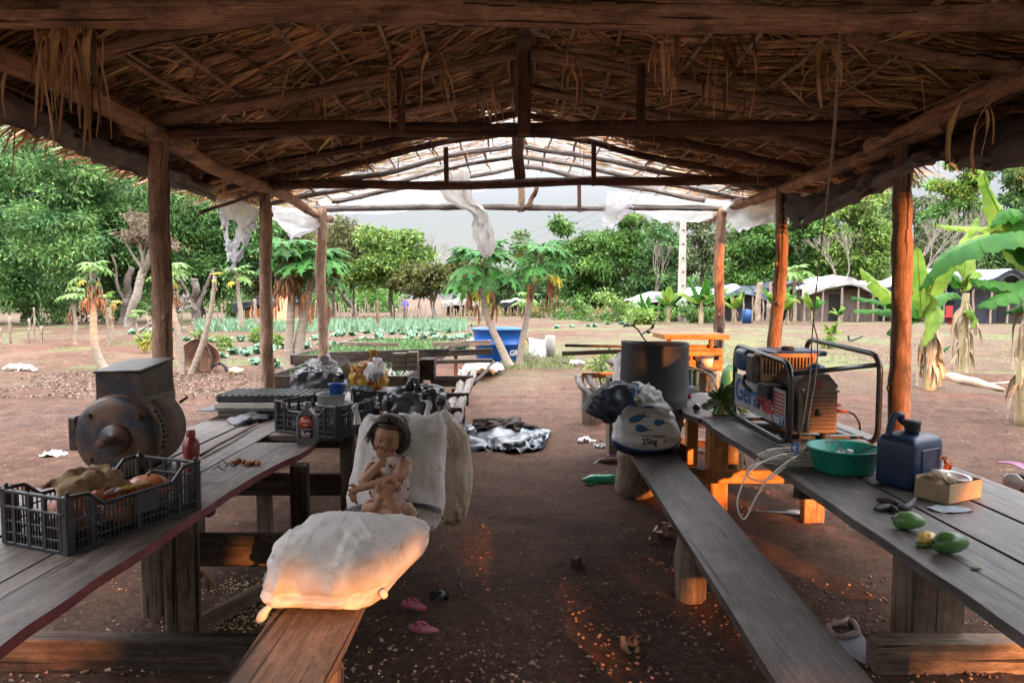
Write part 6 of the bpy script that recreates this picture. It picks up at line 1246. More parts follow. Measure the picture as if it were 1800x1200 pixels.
mb = MB(); c = G(1716,997,TZ+.006); mb.blob(c, (.022,.008,.006), rotm(0,0,.15), nu=14, nv=8); tag(mb.build('green_pod', mat('green_pod', (.12,.18,.08), (.2,.28,.14))), 'small pale green leaf pod beside the dark mango', 'leaf')
BB = mat('black_banana', (.012,.009,.010), (.035,.025,.022), rough=.6)
for pts, lb_ in [([(1536,901),(1552,898),(1566,898),(1578,904)], 'nearest blackened banana on the right table'), ([(1540,884),(1556,886),(1570,888),(1580,890)], 'upper left blackened banana on the right table'), ([(1574,897),(1590,898),(1600,892),(1610,880)], 'right blackened banana curving upward on the right table')]:
    pp = [G(u, v, TZ)+Vector((0,0,.016)) for u, v in pts]; fruit('black_banana', pp, .017, BB, lb_, 'banana', 'blackened bananas')
# bananas bunch on the far right table
BG = mat('green_banana', (.045,.10,.02), (.10,.17,.04), scale=8, rough=.45, c3=(.16,.18,.05), s3=5, t3=.6); BY = mat('yellow_banana', (.40,.30,.05), (.55,.42,.10), rough=.45)
T = thing('banana_bunch', 'bunch of green bananas on the far right table beside the generator', 'bananas', (P(1262,720,5.5).x, 5.55, TZ)); rr = random.Random(4); ctr = P(1266,705,5.58)
mb = MB(); mb.tube(smooth_path([P(1238,714,5.5), P(1250,711,5.54), ctr, P(1275,690,5.62)], 5), .028, 10, wob=.2); mb.build('stalk', mat('banana_stalk', (.06,.06,.035), (.10,.09,.05)), T)
for i in range(26):
    a = 2*PI*i/13+rr.uniform(-.15,.15); ring = i//13; d_ = Vector((math.cos(a)*.9, -.55+ring*.5, math.sin(a))).normalized(); s0 = ctr+d_*.02+Vector((ring*.05,0,0)); s0.z += .0
    L_ = rr.uniform(.15,.185); up = Vector((0,-.35,.0)); pts = [s0, s0+d_*L_*.35, s0+d_*L_*.7+up*.05, s0+d_*L_*.95+up*.14]
    for p in pts: p.z = max(p.z, TZ+.014)
    mb = MB(); mb.tube(smooth_path(pts, 3), [.007,.014,.0175,.0185,.0185,.018,.017,.014,.010,.005], 7); mb.build('banana', BG if rr.random() < .9 else BY, T)
for (u, v, m_, lb_) in [(1300,723,BY,'yellow banana lying behind the generator frame'), (1290,712,BG,'green banana lying behind the generator frame'), (1305,712,BY,'second yellow banana behind the generator frame')]:
    fruit('banana', [P(u-14, v+2, 5.6), P(u-5, v+3, 5.6), P(u+5, v+1, 5.6), P(u+12, v-5, 5.6)], .017, m_, lb_, 'banana', 'loose bananas')
# bottle, jar, boxes, bucket on far right table; sunlit stand
c = P(1238,690,6.0); bottle('plastic_bottle', 'clear plastic bottle with red cap lying beside the bananas', [(0,-.09),(.045,-.085),(.052,-.06),(.052,.03),(.04,.08),(.018,.115),(.016,.125)], (c.x, 6.0, TZ+.06), CLEAR, [(.018,.12),(.02,.122),(.02,.142),(0,.145)], R=rotm(0,-PI/2+.12,0), cm=mat('red_cap', (.4,.03,.03)))
c = P(1222,708,5.75); T = thing('metal_tin', 'small shiny tin lying at the edge of the far right table', 'tin', (c.x, 5.7, TZ+.03)); mb = MB(); mb.lathe([(0,-.035),(.028,-.035),(.028,.035),(0,.035)], (c.x, 5.7, TZ+.03), 20, rotm(0,PI/2,1.2)); mb.build('tin_body', STEEL, T); mb = MB(); mb.lathe([(.029,-.036),(.030,-.03),(.029,-.025)], (c.x,5.7,TZ+.03), 20, rotm(0,PI/2,1.2)); mb.lathe([(.029,.026),(.030,.03),(.029,.036)], (c.x,5.7,TZ+.03), 20, rotm(0,PI/2,1.2)); mb.build('tin_rim', BLK, T)
TEAL = mat('teal_plastic', (.01,.06,.08), (.02,.10,.13), rough=.4)
T = thing('storage_box', 'dark teal plastic box behind the barrel', 'box', (P(1218,660,6.6).x, 6.6, TZ)); mb = MB(); a = P(1206,678,6.6); b2 = P(1229,652,6.6); mb.box(((a.x+b2.x)/2, 6.68, (a.z+b2.z)/2), (b2.x-a.x, .18, b2.z-a.z), bev=.008); mb.build('box_body', TEAL, T); mb = MB(); mb.box(((a.x+b2.x)/2, 6.68, b2.z+.008), (b2.x-a.x+.015, .19, .018)); mb.build('lid', TEAL, T)
mb = MB(); c = P(1203,668,6.5); mb.lathe([(0,0),(.04,0),(.045,.02),(.045,.17),(.02,.2),(0,.2)], (c.x, 6.5, TZ), 20); tag(mb.build('blue_bottle', PL_BLUE, origin=(c.x,6.5,TZ)), 'blue plastic bottle peeking out right of the barrel', 'bottle')
T = thing('open_box', 'worn wooden box with raised lid in front of the sunlit stand', 'box', (P(1255,665,6.75).x, 6.75, TZ)); a = P(1229,688,6.75); b2 = P(1276,655,6.75); mb = MB(); mb.box(((a.x+b2.x)/2, 6.85, (a.z+b2.z)/2), (b2.x-a.x, .25, b2.z-a.z)); mb.build('box_body', CART, T); mb = MB(); mb.box((P(1250,650,6.75).x, 6.73, b2.z+.02), (.24,.22,.015), rotm(.1,.35,0)); mb.build('lid', W_DARK, T)
mb = MB(); mb.grid(sheet([[P(1246,656,6.6), P(1262,652,6.6), P(1275,656,6.6)], [P(1247,690,6.55), P(1262,692,6.55), P(1275,688,6.55)]], 6, 6, .08, 7, 4)); tag(mb.build('clear_bag', CLEAR), 'clear plastic bag hanging in front of the worn box', 'bag')
mb = MB(); mb.tube(smooth_path([P(1206,643,6.4), P(1235,652,6.3), P(1252,664,6.2), P(1259,680,6.1), P(1260,690,6.1)], 6), .010, 7); tag(mb.build('hose_piece', mat('tan_hose', (.30,.24,.15))), 'pale curved hose from the barrel to the bananas', 'hose')
T = thing('sunlit_stand', 'orange sunlit wooden stand with thick slab top on the far right table', 'stand', (P(1222,640,7.3).x, 7.3, TZ)); Ys_ = 7.25
def pbox(T, u0, v0_, u1, v1_, Y, d, m_, nm, R=None): a = P(u0, v0_, Y); b2 = P(u1, v1_, Y); mb = MB(); mb.box(((a.x+b2.x)/2, Y+d/2, (a.z+b2.z)/2), (abs(b2.x-a.x), d, abs(a.z-b2.z)), R, bev=.006); return mb.build(nm, m_, T)
pbox(T, 1168,588,1283,597,7.0,.62, W_SUNLIT, 'slab_top'); pbox(T, 1196,606,1246,613,7.1,.03, W_SUNLIT, 'drawer'); 
pbox(T, 1211,612,1270,626,6.98,.03, W_SUNLIT, 'upper_board'); pbox(T, 1211,633,1270,650,6.98,.03, W_SUNLIT, 'lower_board'); pbox(T, 1211,626,1217,662,6.99,.03, W_SUNLIT, 'post'); pbox(T, 1264,612,1270,660,6.99,.03, W_SUNLIT, 'post')
pbox(T, 1248,597,1254,612,7.05,.06, W_SUNLIT, 'post'); pbox(T, 1174,597,1180,640,7.05,.06, W_SUNLIT, 'post'); pbox(T, 1182,608,1262,668,7.4,.03, W_DARK, 'back_board')
T = thing('small_bucket', 'small pale tub with dark rim standing on the sunlit stand', 'bucket', P(1243,645,6.9)); c = P(1243,645,6.9); mb = MB(); mb.lathe([(0,0),(.050,0),(.060,.095),(.055,.095),(.046,.006),(0,.006)], c, 24); mb.build('bucket_wall', PL_WHITE, T); mb = MB(); mb.lathe([(.061,.092),(.067,.094),(.067,.11),(.058,.112)], c, 24); mb.build('rim', mat('blue_grey_rim', (.08,.10,.12)), T)
bagblob('green_bag', (P(1290,655,6.2).x, 6.3, TZ+.16), (.08,.07,.16), mat('green_film', (.08,.36,.22), (.16,.48,.32), rough=.3, trans=.3), 'translucent green bottle-shaped bag behind the generator frame', 51, cat='bag', amp=.12)
# saw, blade, parts of a motorbike, ground plastic
sw = G(1489,1120); T = thing('hand_saw', 'rusty handsaw lying on the soil under the right table edge', 'saw', sw)
mb = MB(); mb.poly([G(1470,1125), G(1508,1108), G(1545,1165), G(1520,1172), G(1480,1150)], .004, (0,0,1)); 
for v in mb.v: v.z += .012
mb.build('blade', mat('dull_steel', (.16,.17,.20), (.26,.27,.30), rough=.45, metal=.5), T)
mb = MB(); pts = [G(u, v, .02) for u, v in [(1456,1098),(1478,1094),(1492,1088),(1504,1098),(1507,1112),(1490,1118),(1470,1116),(1460,1108)]]; mb.tube(smooth_path(pts+[pts[0]], 4), .014, 8, wob=.2); mb.build('handle', mat('old_handle', (.16,.10,.09), (.27,.19,.17)), T)
mb = MB(); a, b2 = G(1310,900), G(1420,906); mb.poly([a+Vector((0,0,.01)), b2+Vector((0,-.02,.01)), b2+Vector((0,.05,.01)), a+Vector((0,.02,.01))], .004, (0,0,1)); tag(mb.build('machete', mat('dark_steel', (.03,.03,.035), rough=.4, metal=.5)), 'thin dark machete blade lying on the soil behind the table leg', 'machete')
mb = MB(); c = G(1400,902); mb.lathe([(0,.02),(.05,.015),(.07,.004)], c, 20, sx=1.3); tag(mb.build('saucer', STEEL), 'small shiny lid on the soil beside the machete', 'lid')
mo = thing('motorcycle', 'parked motorcycle at the right edge, only headlamp and fender in view', 'motorcycle', (4.35, 5.9, 0)); mh = P(1782,846,5.2)
mb = MB(); mb.lathe([(.0,-.07),(.03,-.06),(.062,.0),(.068,.02),(.062,.024),(0,.03)], mh, 28, rotm(PI/2,0,-.9)); mb.build('headlight', STEEL, mo)
mb = MB(); mb.lathe([(0,-.01),(.05,-.02),(.055,.02),(0,.04)], P(1798,858,5.2), 24, rotm(PI/2,0,-.6)); mb.build('engine_cover', RUST, mo)
mb = MB(); mb.grid(sheet([[P(1752,812,5.3), P(1780,815,5.2), P(1812,832,5.1)], [P(1756,810,5.4), P(1785,811,5.35), P(1830,822,5.3)]], 6, 3, .0, 1, 1)); o = mb.build('fender', mat('purple_plastic', (.10,.02,.08), (.2,.05,.14), rough=.3), mo); md = o.modifiers.new('t','SOLIDIFY'); md.thickness = .006
mb = MB(); mb.tube(smooth_path([P(1770,850,5.3), P(1790,835,5.3), P(1815,850,5.3), P(1830,880,5.3)], 5), .015, 8); mb.build('bracket', METAL_BK, mo)
wc_ = Vector((4.75, 5.9, .28)); mb = MB(); mb.tube([wc_+Vector((math.cos(a*PI/12)*.25, 0, math.sin(a*PI/12)*.25)) for a in range(25)], .045, 10, cap=False); mb.build('wheel', BLK, mo)
mb = MB(); mb.blob((5.2,5.9,.72), (.3,.12,.12), nu=20, nv=12, e=.7); mb.build('fuel_tank', MATS['purple_plastic'], mo); mb = MB(); mb.blob((5.75,5.9,.75), (.35,.12,.06), nu=20, nv=12, e=.7); mb.build('saddle', BLK, mo)
mb = MB(); mb.tube([wc_+Vector((1.25,0,0))+Vector((math.cos(a*PI/12)*.25, 0, math.sin(a*PI/12)*.25)) for a in range(25)], .045, 10, cap=False); mb.build('wheel', BLK, mo)
# dark sheet with charcoal heap on the ground in the aisle, white ground sheet
cloth('ground_sheet', [[G(800,752,.02), G(850,750,.05), G(905,752,.10), G(966,754,.03)], [G(798,772,.04), G(850,766,.10), G(915,768,.12), G(955,770,.05)], [G(802,790,.02), G(860,788,.04), G(900,790,.05), G(945,786,.02)]], mat('black_sheet', (.015,.02,.028), (.07,.085,.10), scale=5, rough=.3, spec=.8), 'crumpled black plastic sheet spread on the soil in the aisle', 'plastic sheet', amp=.10, fr=5, seed=2, nu=10, nv=10)
cloth('ground_sheet', [[G(915,755,.10), G(940,753,.07), G(968,755,.03)], [G(920,768,.11), G(940,768,.08), G(962,768,.03)], [G(925,786,.05), G(935,787,.05), G(950,788,.02)]], mat('bluish_sheet', (.09,.12,.16), (.20,.25,.30), scale=8, rough=.4), 'pale bluish crumpled corner of the sheet in the aisle', 'plastic sheet', amp=.07, fr=4, seed=12)
mb = MB(); c = G(882,764); mb.blob(c+Vector((0,0,.10)), (.30,.22,.10), nu=60, nv=30, fn=lambda p: p*(1+.5*nz3(p.x*12,p.y*12,p.z*12)+.3*nz3(p.x*30,p.y*30,p.z*30))); tag(mb.build('compost_heap', mat('dark_compost', (.012,.010,.009), (.05,.028,.02), scale=20, rough=.9), origin=c), 'small heap of dark compost on the black sheet', 'heap')
bagblob('black_bag', (G(812,770).x, G(812,770).y-.1, .09), (.17,.2,.09), BAGD, 'black plastic bag on the soil beside the long poles', 61)
cloth('ground_sheet', [[G(822,637,.05), G(850,636,.2), G(884,640,.05)], [G(812,648,.1), G(845,646,.30), G(880,648,.14)], [G(806,657,.02), G(845,656,.08), G(868,656,.03)]], mat('white_tarp', (.55,.53,.52), (.68,.66,.64), rough=.6), 'white sheet crumpled on the ground in front of the blue tank', 'tarpaulin', amp=.1, fr=7, seed=5, nu=8, nv=8)
# ------------------------------------------------------------ trees
def leafmat(n, a, b2, isl=.6, tr=.3): return mat(n, a, b2, scale=.55, rough=.5, island=isl, trans=tr, spec=.35, detail=3)
L_MANGO = leafmat('mango_leaf', (.045,.12,.035), (.17,.32,.09)); L_OLIVE = leafmat('olive_leaf', (.07,.085,.028), (.19,.19,.06)); L_MID = leafmat('forest_leaf', (.05,.12,.025), (.15,.29,.06))
L_BRI = leafmat('bright_leaf', (.09,.17,.03), (.24,.35,.08)); L_DK = leafmat('dark_leaf', (.035,.09,.03), (.11,.21,.06)); L_PALE = leafmat('pale_leaf', (.08,.11,.045), (.17,.20,.09)); L_DRY = leafmat('dry_leafage', (.12,.09,.06), (.26,.19,.13))
BARK = mat('tree_bark', (.07,.055,.045), (.18,.145,.12), scale=8, rough=.9, bump=.5); BARKP = mat('pale_bark', (.18,.15,.12), (.32,.28,.23), scale=6, rough=.9)
def leafcloud(clumps, per, ll, lw, droop=.3, rc=.5, rng=RNG, outw=None):
    """rhombus leaves round clump centres; clumps (n,3)"""
    n = len(clumps)*per; c = np.repeat(clumps, per, 0); o = rng.normal(0, 1, (n, 3)); o /= np.linalg.norm(o, axis=1, keepdims=True); rad = rc*rng.random(n)**.5
    p = c + o*rad[:, None]*np.array([1,1,.7]); d = o*.8 + rng.normal(0,.5,(n,3)); d[:, 2] -= droop; d /= np.linalg.norm(d, axis=1, keepdims=True)
    s = np.cross(d, rng.normal(0,1,(n,3))); s /= np.linalg.norm(s, axis=1, keepdims=True)+1e-9
    L_ = ll*rng.uniform(.6,1.3,n)[:, None]; W_ = lw*rng.uniform(.7,1.2,n)[:, None]
    v = np.stack([p, p+d*L_*.45+s*W_*.5, p+d*L_, p+d*L_*.45-s*W_*.5], 1).reshape(-1, 3)
    return v, np.arange(n*4).reshape(n, 4)
def crown_pts(blobs, n, rng, shell=.55, floor=.3):
    """clump centres gathered on small tufts that sit over each lumpy crown mass, with gaps between the tufts"""
    out = []; vol = np.array([b[3]*b[4]*b[5] for b in blobs])**.667; cnt = np.maximum((n*vol/vol.sum()).astype(int), 3)
    for b, k in zip(blobs, cnt):
        R_ = np.array(b[3:6]); m = int(np.clip(k/11, 4, 60)); o = rng.normal(0,1,(m,3)); o /= np.linalg.norm(o,axis=1,keepdims=True); o[:,1] -= .25
        tc_ = o*R_*rng.uniform(shell, 1.02, (m,1))+np.array(b[:3]); tr_ = R_.mean()*rng.uniform(.22,.42,m)
        i = rng.integers(0, m, k); d = rng.normal(0,1,(k,3)); d[:,2] = np.abs(d[:,2])*.9-.25; d /= np.linalg.norm(d,axis=1,keepdims=True)
        out.append(tc_[i]+d*(tr_[i]*rng.uniform(.6,1,k))[:,None]*np.array([1.15,1.15,.75]))
    p = np.concatenate(out); p = p[p[:,2] > floor]; return p
def limbs(mb, base, top, r, ends, rng, n=9, mi=0, lean=.05):
    log(mb, base, top, r, r*.55, n=6, amp=r*.8, seg=9, wob=.25)
    for e in ends:
        t = rng.uniform(.45,1); s0 = Vector(base).lerp(Vector(top), t); e = Vector(e); mid = s0.lerp(e, .5)+Vector((rng.normal(0,.06), rng.normal(0,.06), rng.uniform(0,.1)))*(e-s0).length
        k = r*.42; mb.tube(smooth_path([s0, mid, e], 4), [k*(1-.085*i) for i in range(9)], 6)
def tree(name, label, base, blobs, nclump, per, ll, lw, lm, tr=.3, bm=None, group=None, rc=.6, droop=.3, seed=0, fork=1, cat='tree', shell=.5, limb=9, floor=.3, fruit=0):
    rng = np.random.default_rng(seed+100); T = thing(name, label, cat, base, group); B = np.array(blobs, float); cen = B[:, :3].mean(0)
    pts = crown_pts(blobs, nclump, rng, shell, floor)
    mb = MB(); ends = [pts[i] for i in rng.integers(0, len(pts), limb)]
    for f in range(fork):
        tp = Vector(cen)+Vector((rng.normal(0,.6)*fork, 0, 0)); tp.z = max(base[2]+.6, cen[2]-.1*B[:,5].mean()); limbs(mb, Vector(base)+Vector((f*tr*1.2,0,-.2)), tp, tr*(1 if f == 0 else .7), ends[f::fork], rng)
    mb.build('trunk', bm or BARK, T)
    v, q = leafcloud(pts, per, ll, lw, droop, rc, rng); fast_mesh('crown', v, q, lm, T)
    if fruit:
        fp = pts[rng.integers(0, len(pts), fruit)]; fp = fp[fp[:,1] < cen[1]]; fp = fp+np.array([0,-.5,-.6])+rng.normal(0,.2,(len(fp),3)); V_ = []; Q_ = []
        for i, p in enumerate(fp):
            r = .07*rng.uniform(.8,1.2); b0 = len(V_)*1
            vv = [p+np.array([x*r, y*r, z*r*1.4]) for (x,y,z) in ((0,0,1),(1,0,0),(0,1,0),(-1,0,0),(0,-1,0),(0,0,-1))]; V_ += vv
            for (a, b_, c_) in ((0,1,2),(0,2,3),(0,3,4),(0,4,1),(5,2,1),(5,3,2),(5,4,3),(5,1,4)): Q_.append([b0+a, b0+b_, b0+c_, b0+c_])
        me = bpy.data.meshes.new('fruit'); me.from_pydata([tuple(np.array(x)-np.array(tuple(T['_w']))) for x in V_], [], [tuple(q_[:3]) for q_ in Q_]); me.materials.append(mat('mango_fruit', (.24,.28,.06), (.36,.36,.12), rough=.5, island=.3)); o = bpy.data.objects.new('mango_fruit', me); COL.objects.link(o); o.parent = T; o['_w'] = T['_w']; o['kind'] = 'stuff'
    return T
def blobpx(items, Y):
    out = []
    for it in items:
        u, v, ru, rv = it[:4]; Yy = Y+(it[4] if len(it) > 4 else 0); c = P(u, v, Yy); k = Yy/F; out.append((c.x, c.y, c.z, ru*k, (ru+rv)*.5*k*.9, rv*k))
    return out
# mango trees on the left
tree('mango_tree', 'huge dark mango tree full of fruit at the far left edge', (*P(50,560,46)[:2], 0), blobpx([(-60,330,110,110),(10,270,80,60),(60,330,90,80),(20,430,100,90),(-60,470,100,80),(105,290,55,50,-3),(110,420,70,80,-3),(40,510,80,45,-2),(170,300,60,45,-1)], 46), 3400, 19, .38, .11, L_MANGO, .55, seed=1, rc=.75, fruit=190, group='mango trees')
tree('mango_tree', 'tall mango tree with drooping foliage left of the nearest left post', (*P(215,560,50)[:2], 0), blobpx([(230,330,75,65),(185,400,70,75,-2),(250,420,70,70),(180,490,55,55),(290,370,60,60),(245,490,60,40)], 50), 2600, 18, .38, .11, L_MANGO, .45, seed=2, rc=.75, fruit=110, group='mango trees')
tree('mango_tree', 'mango tree behind the torn white plastic sheet, hung with pale fruit', (*P(350,560,52)[:2], 0), blobpx([(345,370,65,60),(400,400,60,60),(330,440,60,60),(400,470,55,50),(450,420,45,60),(355,500,50,35)], 52), 2500, 18, .36, .11, L_MANGO, .5, seed=3, rc=.75, fruit=170, group='mango trees')
tree('mango_tree', 'olive green mango tree between the two farther left posts', (*P(470,560,55)[:2], 0), blobpx([(480,400,50,50),(520,430,45,50),(455,470,50,50),(530,480,45,40)], 55), 1300, 12, .38, .11, L_OLIVE, .4, seed=4, rc=.8, group='mango trees')
tree('dry_tree', 'tree with withered brown leaves beside the nearest left post', (*P(223,568,40)[:2], 0), blobpx([(245,405,35,22),(265,425,30,22),(285,420,22,22)], 40), 190, 9, .26, .10, L_DRY, .28, bm=BARKP, seed=5, rc=.5)
tree('dry_tree', 'leaning bare grey bush with curled leaves at the foot of the mango trees', (*P(225,575,34)[:2], 0), blobpx([(308,535,20,18),(300,520,15,12)], 34), 80, 8, .18, .08, mat('greyish_dry', (.16,.13,.12), (.28,.23,.21), island=.3), .10, bm=BARKP, seed=6, rc=.35)
for (u, v, u2, v2, r, lb_) in [(213,562,232,470,.26,'thick twisted trunk left of the nearest left post'), (345,556,342,490,.3,'forked dark trunk behind the wheelbarrow')]:
    a = P(u, v, 44); a.z = -.1; b2 = P(u2, v2, 44); mb = MB(); log(mb, a, b2, r, r*.7, n=8, amp=.2, seg=10, wob=.35); log(mb, a.lerp(b2,.3), b2+Vector((1.2,0,.5)), r*.5, r*.3, n=6, amp=.2); log(mb, a.lerp(b2,.35), b2+Vector((-1.3,0,.8)), r*.45, r*.25, n=6, amp=.2); tag(mb.build('tree_trunk', BARK, origin=a), lb_, 'tree')
# forest behind: centre-left to right
FT = [  # u, base, Y, blobs, n, leaf mat, label
 (585,60,[(600,430,45,45),(570,470,45,40),(620,480,40,40)],L_OLIVE,'dull olive tree behind the third left post'),
 (690,58,[(660,425,38,22),(700,435,38,25),(735,440,26,25),(675,470,48,35),(720,480,40,35),(640,480,30,30)],L_BRI,'bright green round tree left of the open sky'),
 (630,66,[(575,420,40,30),(545,470,30,40)],L_OLIVE,'brownish green tree left of the bright green one'),
 (765,56,[(745,495,42,28),(785,490,38,28),(810,480,25,25),(720,505,30,20)],L_OLIVE,'low spreading olive tree in front of the forest centre'),
 (860,70,[(830,490,35,35),(880,500,40,30),(920,490,35,35)],L_DK,'dark low trees behind the papaya pair'),
 (1010,64,[(1005,440,30,22),(1045,430,30,18),(985,470,28,30),(1030,480,40,35)],L_MID,'flat-topped tree right of the papaya pair'),
 (1080,62,[(1075,425,45,20),(1110,440,40,25),(1060,470,40,35),(1110,490,40,35)],L_MID,'layered umbrella-shaped tree right of the centre'),
 (1135,70,[(1120,395,28,10),(1160,400,22,9),(1140,420,35,14),(1150,455,40,30)],L_DK,'thin-topped tall tree left of the utility pole'),
 (1165,60,[(1150,470,40,40),(1175,440,30,30),(1140,510,45,25)],L_DK,'dark green tree just left of the utility pole'),
 (1235,64,[(1225,410,30,30),(1255,440,35,40),(1220,470,35,35),(1250,395,20,20)],L_PALE,'pale feathery tree right of the utility pole'),
 (1320,62,[(1310,420,35,40),(1345,450,40,40),(1300,480,40,30),(1335,395,25,20)],L_MID,'green tree between the two far right posts'),
 (1400,60,[(1400,430,35,40),(1430,400,35,35),(1450,460,40,35),(1395,480,35,30)],L_MID,'bushy green tree behind the hanging cable'),
 (1490,58,[(1500,380,40,35),(1475,430,35,35),(1530,420,35,40),(1510,470,45,25)],L_BRI,'bright leafed tree left of the nearest right post'),
 (1600,66,[(1610,370,35,35),(1640,420,35,40),(1600,450,30,35)],L_PALE,'thin pale tree just right of the nearest right post'),
 (1680,60,[(1670,330,32,14),(1710,320,35,14),(1690,360,35,20),(1650,390,30,20),(1720,400,30,30)],L_MID,'tall open-crowned tree above the banana plants'),
 (1780,58,[(1790,340,35,40),(1810,400,45,50),(1770,440,40,40),(1800,300,30,25)],L_DK,'dense dark green tree at the right edge'),
 (1560,75,[(1550,400,40,40),(1600,480,60,35),(1500,490,60,30)],L_DK,'dark tree deep behind the shacks right of the centre'),
 (1700,75,[(1680,450,60,45),(1760,470,60,45)],L_DK,'dark tree deep behind the banana plants'),
 (1360,78,[(1330,500,60,28),(1420,495,60,30),(1260,500,50,28)],L_DK,'dark undergrowth tree row behind the black shacks'),
 (960,80,[(930,470,30,25),(975,500,50,28),(900,515,40,20)],L_DK,'distant dark tree behind the right papaya'),
]
for i, (u, Y, bl, lm, lb_) in enumerate(FT):
    if u > 940: bl = bl+[(bl[0][0]+(-1)**i*18, bl[0][1]-38, bl[0][2]*.7, bl[0][3]*.8), (bl[-1][0]+10, min(bl[-1][1]+35, 520), 40, 28)]
    k = 430 if lm is not L_PALE else 260
    tree('forest_tree', lb_, (*P(u, 550, Y)[:2], 0), blobpx(bl, Y), int(k*len(bl)/2.7), 14, .42, .17, lm, .22, seed=20+i, rc=.62, group='trees at the edge of the forest', bm=BARKP if i % 3 == 0 else BARK, shell=.35, limb=12)
# far-off wood closing the gaps
rng = np.random.default_rng(77); n = 4600; u = np.where(rng.random(n) < .5, rng.uniform(-200, 700, n), rng.uniform(820, 1990, n)); Yf = rng.uniform(82, 100, n); topv = np.interp(u, [-200,0,540,600,700,820,900,1000,1200,1500,1800,2000], [380,380,470,480,500,500,480,450,440,420,400,400]); v = topv+(545-topv)*rng.random(n)
c = np.array([tuple(P(a, b_, y)) for a, b_, y in zip(u, v, Yf)]); c = c[c[:, 2] > .2]; vv, qq = leafcloud(c, 12, .6, .3, .2, 1.5, rng); o = fast_mesh('far_wood', vv, qq, L_MID); o['kind'] = 'stuff'; o['label'] = 'dark far wood closing the view behind the nearer trees'; o['category'] = 'wood'
def baretree(label, base, h, spread, r, seed, m=BARKP, depth=4, lean=0, group='bare trees'):
    rng = random.Random(seed); mb = MB()
    def grow(p, d, L_, r, k):
        q = p+d*L_; mid = p.lerp(q, .5)+Vector((rng.uniform(-.06,.06), rng.uniform(-.06,.06), 0))*L_; mb.tube([p, mid, q], [r, r*.85, r*.68], 5 if k < 2 else 4, cap=False)
        if k <= 0: return
        for _ in range(rng.choice((2,3,3))):
            nd = (d+Vector((rng.uniform(-1,1), rng.uniform(-.6,.6), rng.uniform(-.25,.6)))*spread).normalized(); grow(q, nd, L_*rng.uniform(.6,.82), r*.62, k-1)
    grow(Vector(base)+Vector((0,0,-.1)), Vector((lean,0,1)).normalized(), h*.32, r, depth); return tag(mb.build('bare_tree', m, origin=base), label, 'tree', group)
for i, (u, Y, h, lb_, ln) in enumerate([(735,62,7.6,'leafless grey tree right of the bright green tree',.12),(1150,58,6.5,'pale bare trunk left of the utility pole',.05),(1480,50,7.5,'tall bare pale tree left of the nearest right post',.0),(1600,52,8.5,'bare forked tree beyond the nearest right post',.1),(1700,56,9.5,'leafless twiggy tree above the banana plants',-.05),(1410,60,7,'thin bare tree behind the hanging cable',.1),(1270,66,8,'bare branches showing behind the far right post',0),(555,62,8,'slender bare tree behind the far left posts',.1),(1790,60,8.5,'bare twiggy tree at the right edge',0),(620,60,8.2,'sparse crooked tree rising beside the third left post',.05)]):
    baretree(lb_, (*P(u, 550, Y)[:2], 0), h, .55, .11, i+3, depth=5, lean=ln)
# shrubs under the trees
for i, (u, v, Y, s, lm) in enumerate([(150,545,48,1.6,L_DK),(90,555,44,1.3,L_DK),(270,550,46,1.5,L_MID),(400,540,50,1.3,L_DK),(1055,530,50,1.6,L_MID),(1000,535,54,1.3,L_MID),(1090,520,48,1.7,L_BRI),(1120,535,44,.9,L_BRI),(1160,530,50,1.5,L_MID),(960,540,60,1.4,L_OLIVE),(1230,545,46,1.1,L_MID),(1570,545,60,1.6,L_DK)]):
    c = P(u, v, Y); tree('bush', ['shady bush under the far left mango tree','low dark bush by the left fence','green bush behind the nearest left post','dark bush behind the leaning papaya','palm-like green bush under the flat-topped tree','green bush at the edge of the forest right of the papayas','bright green bush in front of the forest','small bright bush by the white shack','green bush left of the utility pole','olive bush behind the dry weeds','bush just right of the utility pole','dark bush behind the right shacks'][i], (c.x, Y, 0), [(c.x, Y, s*.5, s, s, s*.7), (c.x+s*.8, Y, s*.4, s*.7, s*.7, s*.5)], 70, 12, .3, .13, lm, .06, seed=60+i, rc=.45, cat='bush', floor=.05, limb=4, group='bushes along the forest edge')
# ------------------------------------------------------------ papayas
L_PAP = mat('papaya_leaf', (.018,.075,.012), (.05,.16,.028), scale=2, rough=.6, island=.4, trans=.25, spec=.2); L_PAPB = mat('papaya_leaf_light', (.09,.19,.035), (.18,.30,.06), scale=2, rough=.5, island=.3, trans=.35); L_PAPY = mat('yellow_leaf', (.42,.32,.03), (.55,.42,.05), rough=.6, island=.3, trans=.3); L_PAPD = mat('dead_leaf', (.16,.065,.025), (.32,.16,.07), rough=.8, island=.4); PTR = mat('papaya_trunk', (.20,.16,.12), (.36,.29,.22), scale=5, rough=.85, bump=.6, stretch=(1,1,6)); PST = mat('papaya_stalk', (.16,.20,.07), (.26,.28,.12), rough=.6); PSTD = mat('dead_stalk', (.34,.29,.18), (.46,.40,.28), rough=.7); PFR = mat('papaya_fruit', (.03,.10,.035), (.08,.15,.05), rough=.4)
